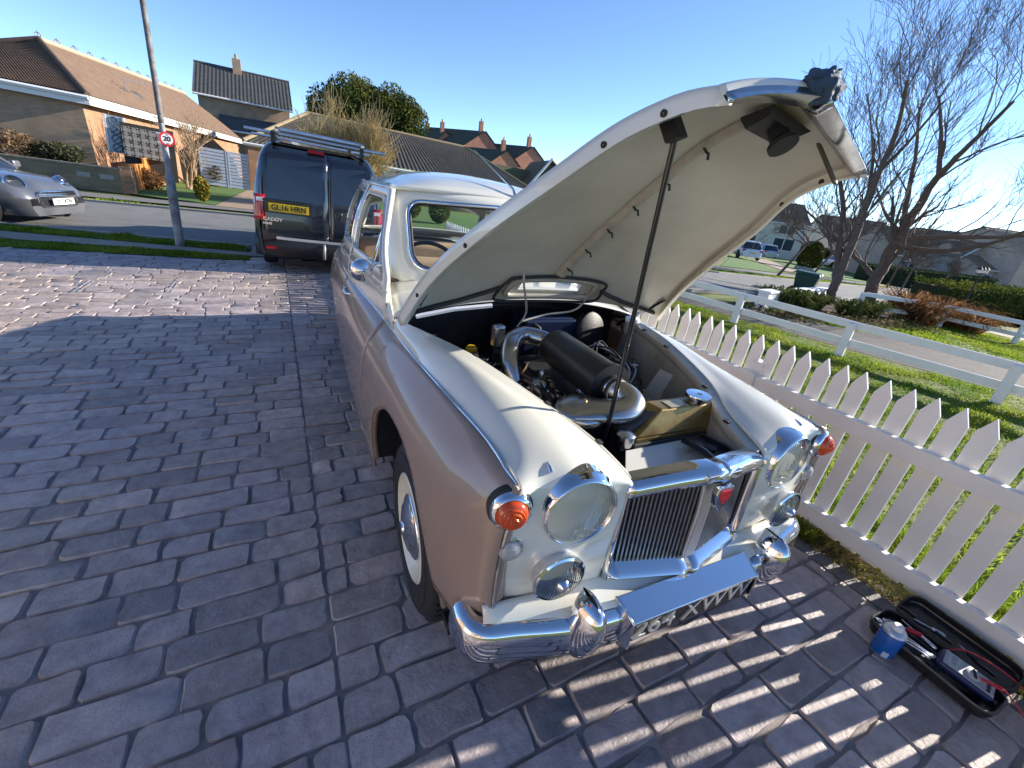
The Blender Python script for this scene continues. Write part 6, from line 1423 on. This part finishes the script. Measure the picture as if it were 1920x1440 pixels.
for k, t in enumerate((.22, .42, .62, .80)):
    p = wA+(wB-wA)*t; f = MB().box((p[0], p[1]-.03, 1.25), (1.7, .1, 1.1), rz=math.atan2(wB[1]-wA[1], wB[0]-wA[0])).build('window', FASC, h3)
    for s in (-.42, .42): MB().box((p[0]+s, p[1]-.09, 1.25), (.72, .02, .95)).build('pane', mat('far_glass', (.05, .06, .07), .08), f)
# round topiary and hedge on the opposite lawn, seen through the car
for k, (px, py) in enumerate(((823, 420), (770, 410))):
    p = gnd(px, py); V, Fq = leaf_cloud((0, 0, .5), (.42, .42, .48), 3500, .035, 120+k, .85, .03); t_ = thing('topiary_ball', ['clipped green ball bush on the lawn, seen through the windscreen', 'second clipped ball bush on the opposite lawn behind the A-pillar'][k], 'bush', (p[0], p[1], 0)); npmesh('foliage', V, Fq, HDG, t_)
# golden willow-like shrub and evergreen behind
sp_ = np.array([2.9, 19.5, 0])
g = np.random.default_rng(130); sh_ = thing('golden_shrub', 'large bare golden twigged shrub in front of the bungalow roof', 'shrub', tuple(sp_)); a = MB()
for i in range(22): grow(a, (g.normal()*.25, g.normal()*.25, 0), (g.normal()*.75+.15, g.normal()*.5, 1), 1.6*g.uniform(.75, 1.15), .045, 0, 3, g, (6, 8), .55, .45, 4, .14, .5, .007)
a.build('stem', mat('golden_twig', (.36, .27, .12), .8, var=.25, vscale=3), sh_)
ev = thing('evergreen_tree', 'broad dark evergreen tree standing behind the bungalow roof', 'tree', (5.2, 43, 0)); V_ = []; F_ = []; n0 = 0
g = np.random.default_rng(140)
EV = [onY(px, py, 43) for px, py in ((625, 215), (655, 200), (690, 205), (730, 215), (760, 225), (640, 240), (700, 245), (750, 255))]
for k, c in enumerate(EV):
    V, Fq = leaf_cloud(c-np.array([5.2, 43, 0]), (2.2, 2, 2.3), 7500, .105, 141+k, .3, .6); V_.append(V); F_.append(Fq+n0); n0 += len(V)
npmesh('crown', np.concatenate(V_), np.concatenate(F_), leaf_mat('conifer', (.03, .055, .018), .3, .5, col2=(.12, .13, .035), vscale=.3), ev); MB().tube([(0, 0, 0), (0, 0, 6)], [.4, .2], 8).build('trunk', BARK, ev)
# red brick houses up the hill
struct(MB().grid([[(x, y, -.5+terr(x)+6.5*max(0, min(1, (y-48)/35))**1.3) for x in np.linspace(-120, 160, 24)] for y in np.linspace(47, 240, 16)]).build('hill', TURF, smooth=180))
def hill_house(label, apex, le, re, Y, dep=9, win=(), back=(-.75, 1)):
    Ap, Lf, Rt = onY(*apex, Y), onY(*le, Y), onY(*re, Y); Lf = Lf.copy(); m_ = (Lf[2]+Rt[2])/2
    t = thing('house', label, 'house', (0, 0, 0)); d = np.array([back[0]*dep, back[1]*dep, 0]); low = np.array([0, 0, -6])
    MB().add([Lf, Ap, Rt, Rt+low, Lf+low], [(0, 1, 2, 3, 4)]).build('wall', BRR, t); MB().add([Lf, Lf+d, Lf+d+low, Lf+low], [(0, 1, 2, 3)]).build('wall', BRR, t); MB().add([Rt, Rt+d, Rt+d+low, Rt+low], [(0, 1, 2, 3)]).build('wall', BRR, t)
    ov = d/np.linalg.norm(d)*-.35
    for S in (Lf, Rt):
        ex = (S-Ap)*1.08; tile_plane('roof', Ap+ex+d, Ap+ex+ov, Ap+ov, Ap+d, 10, 22, mat('slate', (.045, .055, .05), .8, var=.2), t, .04)
    c = MB(); p = Ap+d*.06; c.box((p[0], p[1], p[2]+.5), (.6, .6, 1.8)); c.lathe([(.14, 0), (.12, .4)], 8, (p[0], p[1], p[2]+1.4), (0, 0, 1)); c.build('chimney', BRR, t)
    for px, py, w, h in win:
        q = onY(px, py, Y-.1); f = MB().box(tuple(q), (w, .1, h)).build('window', FASC, t); MB().box((q[0], q[1]-.07, q[2]), (w*.7, .03, h*.75)).build('pane', mat('far_glass', (.05, .06, .07), .08), f)
hill_house('small red brick gable house half hidden by the evergreen', (807, 249), (782, 266), (825, 268), 84)
hill_house('red brick gable house with a chimney beside the evergreen', (835, 247), (808, 268), (858, 272), 80)
hill_house('tall red brick gable house with one small white window', (908, 246), (868, 272), (942, 293), 76, win=((911, 288, 1.0, 1.5),))
hill_house('red brick house with low gable below the tall gable house', (998, 275), (960, 300), (1022, 308), 72)
hill_house('small red brick gable wing in front of the lower brick house', (950, 282), (918, 303), (972, 312), 69)
A = onY(985, 352, 47); B = onY(1100, 356, 47)
dk = thing('house', 'dark gabled house with white bargeboards behind the raised bonnet', 'house', (0, 0, 0)); Ap = onY(1032, 300, 47); Lf = onY(988, 350, 47); Rt = onY(1076, 352, 47)
MB().add([Lf, Ap, Rt, Rt-np.array([0, 0, 5]), Lf-np.array([0, 0, 5])], [(0, 1, 2, 3, 4)]).build('wall', mat('dark_cladding', (.05, .05, .055), .8), dk)
for S in (Lf, Rt): MB().tube([tuple(Ap+np.array([0, -.4, .1])), tuple(Ap+(S-Ap)*1.1+np.array([0, -.4, .1]))], .14, 5).build('bargeboard', FASC, dk); tile_plane('roof', Ap+(S-Ap)*1.1+np.array([2, 8, 0]), Ap+(S-Ap)*1.1+np.array([0, -.4, 0]), Ap+np.array([0, -.4, 0]), Ap+np.array([2, 8, 0]), 8, 14, TILE_D, dk)
hf = thing('boarded_fence', 'weathered boarded fence on the bank below the brick houses', 'fence', (0, 0, 0))
Af, Bf = onY(930, 315, 52), onY(1010, 330, 52); nb_ = 34
for i in range(nb_): p = Af+(Bf-Af)*((i+.5)/nb_); MB().box((p[0], p[1], p[2]-.7), (np.linalg.norm(Bf-Af)/nb_*.94, .04, 2.2+.05*(i % 3))).build('board', mat('fence_weathered', (.15, .15, .085), .85, var=.2, vscale=8), hf)
# the owner's brick house beside the drive: its sunlit wall shows as orange patches in the chrome
oh = thing('brick_house', 'orange brick house with added white garage door beside the drive', 'house', (-4.9, -9.5, 0))
OBR = brick_mat('owner_brick', (.47, .29, .18), (.40, .24, .15), (.38, .33, .27))
MB().bb(-9, 0, 0, 12.6, -.05, 2.75).build('wall', OBR, oh)
gdoor = MB().bb(.002, .06, 7.6, 10.1, .02, 2.15).build('added_garage_door', FASC, oh)  # unseen white door, added to bounce neutral light onto the drive
for k in range(5): MB().bb(.06, .075, 7.65, 10.05, .06+.42*k, .44+.42*k).build('door_panel', FASC, gdoor)
for y0 in (1.2, 4.4):
    f = MB().bb(.002, .05, y0, y0+2.0, .95, 2.15).build('window', FASC, oh)
    for k in range(2): MB().bb(.05, .056, y0+.08+k*.98, y0+.94+k*.98, 1.03, 2.07).build('pane', mat('far_glass', (.05, .06, .07), .08), f)
tile_plane('roof', (.45, -.4, 2.65), (.45, 13, 2.65), (-4.5, 13, 5.0), (-4.5, -.4, 5.0), 18, 44, TILE_B, oh)
tile_plane('roof', (-9.45, 13, 2.65), (-9.45, -.4, 2.65), (-4.5, -.4, 5.0), (-4.5, 13, 5.0), 18, 44, TILE_B, oh)
for yy in (0, 12.6): MB().add([(0, yy, 2.75), (-9, yy, 2.75), (-4.5, yy, 4.95)], [(0, 1, 2)]).build('gable', OBR, oh)
MB().tube([(.5, -.4, 2.6), (.5, 13, 2.6)], .06, 6).build('gutter', FASC, oh)
# ================================================================== parked cars and the far right
def small_car(label, loc, rz, paint, L=4.1, Wd=1.75, H=1.48, hatch=True, suv=0., group=None, front_detail=False, tilt=0., name='parked_car'):
    t = thing(name, label, 'car', loc, rz, group); t.rotation_euler = (0, tilt, rz)
    hw = Wd/2; z0 = .20+suv*.08; belt = .90+suv*.08
    # stations along x (front = +L/2): x, half width, z of shoulder (bonnet/belt)
    st = [(-.5, .80, .62), (-.485, .90, .82), (-.44, .97, .93), (-.30, 1.0, .98), (0, 1.0, 1.0), (.20, 1.0, .98), (.26, .99, .95), (.36, .97, .90), (.44, .92, .82), (.485, .84, .68), (.5, .76, .55)]
    rows = []
    for x, w, zb in st:
        zt = belt*zb; wv = hw*w
        half = [(wv*.86, z0), (wv*.97, z0+.12), (wv, z0+.30), (wv*.985, zt-.12), (wv*.93, zt-.02), (wv*.80, zt+.01), (wv*.4, zt+.035), (0, zt+.045)]
        rows.append([(x*L, a, z) for a, z in half]+[(x*L, -a, z) for a, z in half[::-1][1:]])
    b = MB().grid(rows, flip=True); b.add(rows[0], [tuple(range(len(rows[0])))]); b.add(rows[-1], [tuple(range(len(rows[-1])-1, -1, -1))]); b.build('body', paint, t, smooth=55)
    # cabin: glass band then roof
    xs = [-.43 if hatch else -.34, -.33, -.05, .10, .235]; cb = []
    zr = H
    def cab(fr, z):   # loop at height fraction fr
        k = fr; xa = L*((-.46 if hatch else -.40)+(.10 if hatch else .14)*k); xb = L*(.25-.17*k); w = hw*(.90-.20*k); r = .10
        return [(p[0], p[1], z) for p in rrect(xa, xb, -w, w, .18, 4)]
    A0, A1, A2 = cab(0, belt-.02), cab(.85, belt+(zr-belt)*.82), cab(1.0, zr-.03)
    MB().ring(A0, A1).build('glazing', NAVYW, t, smooth=50)
    rf = MB().ring(A1, A2); top = [(p[0]*.92, p[1]*.86, zr) for p in A2]; rf.ring(A2, top); rf.add(top, [tuple(range(len(top)))]); rf.build('roof', paint, t, smooth=60)
    for x in (.02, -.20):
        for s in (-1, 1): MB().tube([(L*x, s*hw*.905, belt-.02), (L*(x-.015), s*hw*.725, belt+(zr-belt)*.85)], .035, 5).build('pillar', paint, t)
    for s in (-1, 1): MB().tube([(L*.235, s*hw*.86, belt-.02), (L*.10, s*hw*.70, belt+(zr-belt)*.86)], .04, 5).build('pillar', paint, t)
    for x in (.32, -.31):
        for s in (-1, 1):
            MB().lathe([(.37+suv*.03, -.02), (.37+suv*.03, .03)], 24, (x*L, s*(hw-.03), .33), (0, s, 0)).build('wheel_arch', VP, t)
            w = MB().lathe([(.20, -.16), (.29, -.16), (.315, -.12), (.315, .02), (.29, .045), (.21, .05)], 28, (x*L, s*(hw-.02), .315), (0, s, 0)).build('tyre', RUBBER, t, smooth=50)
            MB().lathe([(.21, .03), (.20, .04), (.08, .02), (.05, .035), (0, .035)], 20, (x*L, s*(hw-.02), .315), (0, s, 0), caps=False).build('rim', ALLOY, w, smooth=40)
    for s in (-1, 1):
        MB().box((-L*.478, s*hw*.78, belt*.80), (.10, .26, .20)).build('tail_lamp', MATS['tail_red'], t, bevel=.03)
        if front_detail:
            hl = MB().lathe([(.15, -.08), (.155, 0), (.145, .03), (.13, .035)], 28, (L*.445, s*hw*.66, .72), (.8, s*.35, .45), caps=False).build('headlamp', CHROME, t, smooth=50)
            MB().lathe([(.14, .02), (.10, .06), (0, .075)], 24, (L*.445, s*hw*.66, .72), (.8, s*.35, .45), caps=False).build('lens', LENS, hl, smooth=180)
            MB().lathe([(.135, .0), (.08, -.05), (0, -.06)], 24, (L*.445, s*hw*.66, .72), (.8, s*.35, .45), caps=False).build('reflector_bowl', REFL, hl)
            fl_ = MB().lathe([(.085, -.03), (.09, 0), (.08, .02)], 20, (L*.485, s*hw*.62, .38), (1, s*.2, 0), caps=False).build('fog_lamp', CHROME, t, smooth=50)
            MB().lathe([(.08, .01), (0, .03)], 18, (L*.485, s*hw*.62, .38), (1, s*.2, 0), caps=False).build('lens', LENS, fl_)
        else: MB().box((L*.468, s*hw*.72, belt*.74), (.12, .28, .12)).build('headlamp', mat('lamp_pale', (.6, .62, .64), .1), t, bevel=.03)
        MB().box((L*.20, s*(hw*.97+.08), belt+.06), (.10, .17, .12)).build('mirror', paint, t, bevel=.03)
    if front_detail:
        gm = MB().prism(rrect(-.46, .46, .36, .60, .09), L*.47, L*.515, lambda a, b, d: (d-.08*(a/.5)**2, a, b)).build('grille', VP, t)
        MB().tube([(L*.516-.08*(p[0]/.5)**2, p[0], p[1]) for p in rrect(-.47, .47, .35, .61, .09)], .014, 6, closed=True).build('grille_surround', CHROME, t, smooth=60)
        for z in (.54, .57): MB().tube([(L*.517-.08*(y/.5)**2, y, z) for y in np.linspace(-.44, .44, 9)], .007, 5).build('grille_bar', CHROME_D, t)
        pl_ = MB().box((L*.519, 0, .44), (.012, .52, .11)).build('number_plate', mat('plate_white', (.75, .75, .73), .4), t)
        text_mesh('LS17 KTN', .10, .002, 'plate_letters', MATS['plate_ink'], pl_, (L*.519+.009, 0, .44), (rad(90), 0, rad(90)), sx=.9, bold=.002)
        MB().prism(rrect(-.5, .5, .235, .315, .03), L*.46, L*.507, lambda a, b, d: (d-.08*(a/.5)**2, a, b)).build('lower_grille', VP, t)
    else:
        MB().box((-L*.499, 0, belt*.62), (.012, .50, .11)).build('number_plate', mat('plate_yellow', (.78, .50, .02), .35), t)
    return t
SILM = mat('silver_mauve', (.19, .195, .215), .25, .55, coat=1.); WHT = mat('white_car', (.72, .74, .76), .2, coat=1.); BLU = mat('blue_grey_car', (.16, .22, .32), .25, .3, coat=1.)
small_car('silver hatchback with round headlamps parked facing the lamp post', (-5.6, 12.4, -.06), rad(-17), SILM, 4.0, 1.72, 1.36, front_detail=True)
p = gt(1405, 487); small_car('white hatchback parked on the drive beside the silver car', (p[0]+1.0, p[1]+1.5, p[2]), rad(55), WHT, 4.2, 1.8, 1.5, suv=.5)
p = gt(1425, 484); small_car('silver car parked behind the white hatchback by the bay window', (p[0]+3.4, p[1]+2.0, p[2]), rad(55), mat('pale_silver_car', (.5, .54, .6), .25, .4, coat=1.), 4.4, 1.8, 1.45)
p = gt(1572, 502); small_car('white saloon parked in the drive behind the bare trees', (p[0]+.5, p[1]+.6, p[2]), rad(160), WHT, 4.5, 1.8, 1.42, hatch=False)
p = gt(1795, 552); small_car('white car with a blue sheet over its front beside the hedge', (p[0], p[1], p[2]), rad(150), WHT, 4.2, 1.75, 1.4)
p = gt(1845, 562); small_car('blue grey car parked in front of the far gabled house', (p[0], p[1], p[2]), rad(165), BLU, 4.3, 1.8, 1.45)
# blue sheet on the car
p = gt(1775, 551); q = MB(); 
q.grid([[(p[0]+1.2+x, p[1]-.5+y+.0, p[2]+.95+.04*math.sin(6*x+3*y)-.35*max(0, abs(y)-.7)*2) for y in np.linspace(-1, 1, 9)] for x in np.linspace(-1.1, 1.0, 9)])
tag(q.build('blue_sheet', mat('blue_sheet', (.02, .13, .28), .5), None, smooth=60, solid=.01), 'bright blue sheet spread over a parked white car', 'sheet')

# young street trees across the road
def street_tree(label, px, py, h, seed, sc=1.):
    p = gt(px, py); t = thing('street_tree', label, 'tree', tuple(p)); g = np.random.default_rng(seed); a = MB(); tr = MB()
    ln = g.normal(size=2)*.12; top = Vector((ln[0]*h, ln[1]*h, h*.42)); tr.tube([(0, 0, 0), tuple(top*.5+Vector((.04, 0, 0))), tuple(top)], [.07*sc, .055*sc, .05*sc], 8)
    for i in range(6): grow(a, top*g.uniform(.85, 1), (g.normal()*.7, g.normal()*.7, .8), h*.32, .04*sc, 1, 4, g, (4, 6), .62, .2, 4, .16, .5, .006)
    tr.build('trunk', BARK, t, smooth=60); a.build('crown', mat('twig', (.085, .058, .045), .85), t); return t
street_tree('slender bare street tree beside the pale drive across the road', 1458, 517, 4.2, 201)
street_tree('bare street tree in front of the egg-shaped topiary', 1513, 525, 4.4, 202)
street_tree('bare leaning street tree in front of the white garage', 1662, 540, 4.2, 203)
street_tree('bare street tree at the start of the long dark hedge', 1688, 545, 4.6, 204, 1.1)
street_tree('thin bare street tree in the middle of the long dark hedge', 1722, 548, 3.6, 205, .7)
street_tree('thin bare sapling at the far end of the long dark hedge', 1755, 550, 3.0, 206, .6)
# topiary egg, bushes and hedges across the road
p = gt(1510, 506); t_ = thing('topiary_bush', 'large clipped egg-shaped bush on the lawn across the road', 'bush', tuple(p)); V, Fq = leaf_cloud((0, 0, 1.15), (.95, .95, 1.25), 7000, .065, 211, .86, .02); npmesh('foliage', V, Fq, leaf_mat('egg_leaf', (.05, .06, .014), .25, .4), t_); MB().lathe([(.85, 0), (.9, .1), (.8, .28)], 14, (0, 0, -.02), (0, 0, 1)).build('stone_base', KERB, t_)
def hedge_box(label, c, L, D, H, rz, n, m, seed, size=.07):
    t = thing('hedge', label, 'hedge', c, rz); g = np.random.default_rng(seed); P = np.column_stack([g.uniform(-L/2, L/2, n), g.uniform(-D/2, D/2, n), g.uniform(0, H, n)]); a = g.integers(0, 3, n)
    P[a == 0, 2] = H+.05*g.normal(size=(a == 0).sum()); P[a == 1, 1] = -D/2+.05*g.normal(size=(a == 1).sum()); V, Fq = leaf_quads(P, size, g); npmesh('foliage', V, Fq, m, t)
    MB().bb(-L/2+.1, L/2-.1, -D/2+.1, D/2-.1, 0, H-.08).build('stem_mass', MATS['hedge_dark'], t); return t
p = gt(1490, 487); hedge_box('tall brown hedge behind the egg-shaped topiary', tuple(p), 9, 1.2, 2.0, rad(-30), 6000, leaf_mat('brown_hedge', (.09, .075, .025), .25, .45), 221)
p = gt(1725, 543); hedge_box('long dark green hedge behind the thin saplings', tuple(p), 14.0, 1.4, 1.7, rad(-20), 6500, leaf_mat('dark_hedge', (.025, .05, .016), .25, .45), 222)
p = gt(1625, 500); bush('round_bush', 'dark rounded bush beside the white saloon', (p[0], p[1], 1.5), (2.2, 2.2, 1.8), 4500, .08, leaf_mat('dark_leaf', (.02, .04, .012), .25, .4), 223)
# drives and lawns across the road
sheet('far_drive', [tuple(gt(1470, 507)[:2]), tuple(gt(1508, 512)[:2]), tuple(gt(1432, 484)[:2]), tuple(gt(1410, 486)[:2])], -.03, mat('drive_pink', (.30, .23, .18), .85, var=.15, vscale=4))
sheet('far_lawn', [tuple(gt(1352, 497)[:2]), tuple(gt(1465, 511)[:2]), tuple(gt(1408, 486)[:2]), tuple(gt(1370, 480)[:2])], -.034, MATS['lawn_green'])
sheet('far_lawn', [tuple(gt(1512, 515)[:2]), tuple(gt(1640, 530)[:2]), tuple(gt(1600, 500)[:2]), tuple(gt(1440, 482)[:2])], -.034, MATS['lawn_green'])
sheet('far_drive', [tuple(gt(1600, 512)[:2]), tuple(gt(1640, 518)[:2]), tuple(gt(1590, 496)[:2]), tuple(gt(1572, 497)[:2])], -.03, MATS['drive_pink'])
# houses across the road on the right
PEB = mat('pale_render', (.62, .57, .48), .9, var=.12, vscale=3); TILE_R = mat('tile_russet', (.17, .12, .09), .85, col2=(.23, .165, .12), vscale=2)
hA_ = gt(1398, 470); hB_ = gt(1452, 476)
def rhouse(label, px, py, w, d, ze, zr, rz, wm, rm, wins=(), ridge=True, chim=None, k=1.0):
    p = gt(px, py); p[:2] *= k; u = np.array([math.cos(rz), math.sin(rz), 0]); A = p-u*w/2; B = p+u*w/2
    return gable_house('house', label, A, B, -.3+terr(A[0]), ze, zr, d, wm, rm, 12, 22, zoff=terr(A[0]), wins=wins, ridge_along=ridge, chim=chim)
rhouse('pale rendered house with white bay windows behind the parked cars', 1430, 480, 9, 8, 4.6, 7.0, rad(-35), PEB, TILE_R, wins=((.8, 1.0, 2.0, 1.5), (5.2, .9, 2.8, 1.6), (.8, 3.0, 1.8, 1.2), (5.4, 3.0, 2.2, 1.2)), k=1.0)
rhouse('brown roofed house with pale gable behind the forked bare tree', 1600, 497, 10, 8, 3.0, 6.4, rad(-28), PEB, TILE_R, wins=((1.0, 1.0, 2.2, 1.3), (5.5, .9, 2.6, 1.4)), k=1.0)
rhouse('small white garage block between the street trees', 1655, 512, 4, 6, 2.2, 2.9, rad(-25), mat('garage_white', (.66, .68, .7), .6), TILE_G, wins=(), k=1.0)
rhouse('brown brick house with bay windows behind the long dark hedge', 1730, 533, 10, 8, 3.0, 5.6, rad(-22), mat('far_brick', (.48, .36, .27), .9, var=.15, vscale=2), TILE_R, wins=((1, 1, 2, 1.3), (5, 1, 2.4, 1.3)), k=1.0)
rhouse('gabled house with white upper window behind the blue grey car', 1815, 548, 7, 9, 3.6, 6.0, rad(-20), mat('tile_hung', (.36, .31, .28), .85, var=.15), TILE_R, wins=((1.2, .9, 2.6, 1.5), (2.6, 3.4, 1.6, 1.2)), ridge=False, k=1.0)
rhouse('low brown house at the far end of the street', 1890, 560, 12, 8, 2.8, 4.8, rad(-18), mat('far_brick', (.48, .36, .27), .9, var=.15, vscale=2), TILE_R, wins=((1, 1, 2, 1.2),), k=1.0)
rhouse('dim two-storey house far down the street', 1960, 570, 14, 9, 4.6, 6.6, rad(-15), mat('far_brick', (.48, .36, .27), .9, var=.15, vscale=2), TILE_G, k=1.0)
# for-sale board
p = gt(1768, 540); fs = thing('sale_board', 'blue and white board on a post in front of the brick house', 'sign', tuple(p), rad(-10)); fs.scale = (1.6, 1.6, 1.6); MB().bb(-.03, .03, -.03, .03, 0, 2.3).build('post', FASC, fs); MB().bb(-.55, .35, -.06, -.03, 1.6, 2.3).build('board', mat('board_blue', (.02, .10, .42), .5), fs); MB().bb(-.53, .33, -.062, -.028, 1.35, 1.6).build('lower_board', FASC, fs)
# green bin-like bird feeder lantern on a stake behind the flax
p = gt(1790, 600); sl_ = thing('garden_lantern', 'triple black garden lantern on a stake above the hedge', 'lantern', tuple(p)); sl_.scale = (1.3, 1.3, 1.3); MB().tube([(0, 0, 0), (0, 0, 1.25)], .015, 6).build('stake', BLACK, sl_); MB().tube([(-.22, 0, 1.18), (.22, 0, 1.18)], .012, 6).build('arm', BLACK, sl_)
for x in (-.22, 0, .22):
    l_ = MB().lathe([(.05, 0), (.06, .10), (.07, .11), (.0, .18)], 8, (x, 0, 1.19), (0, 0, 1)).build('lantern_head', BLACK, sl_); MB().lathe([(.052, .02), (.062, .095)], 8, (x, 0, 1.19), (0, 0, 1)).build('lantern_glass', mat('lens_white', (.8, .72, .70), .15), l_)
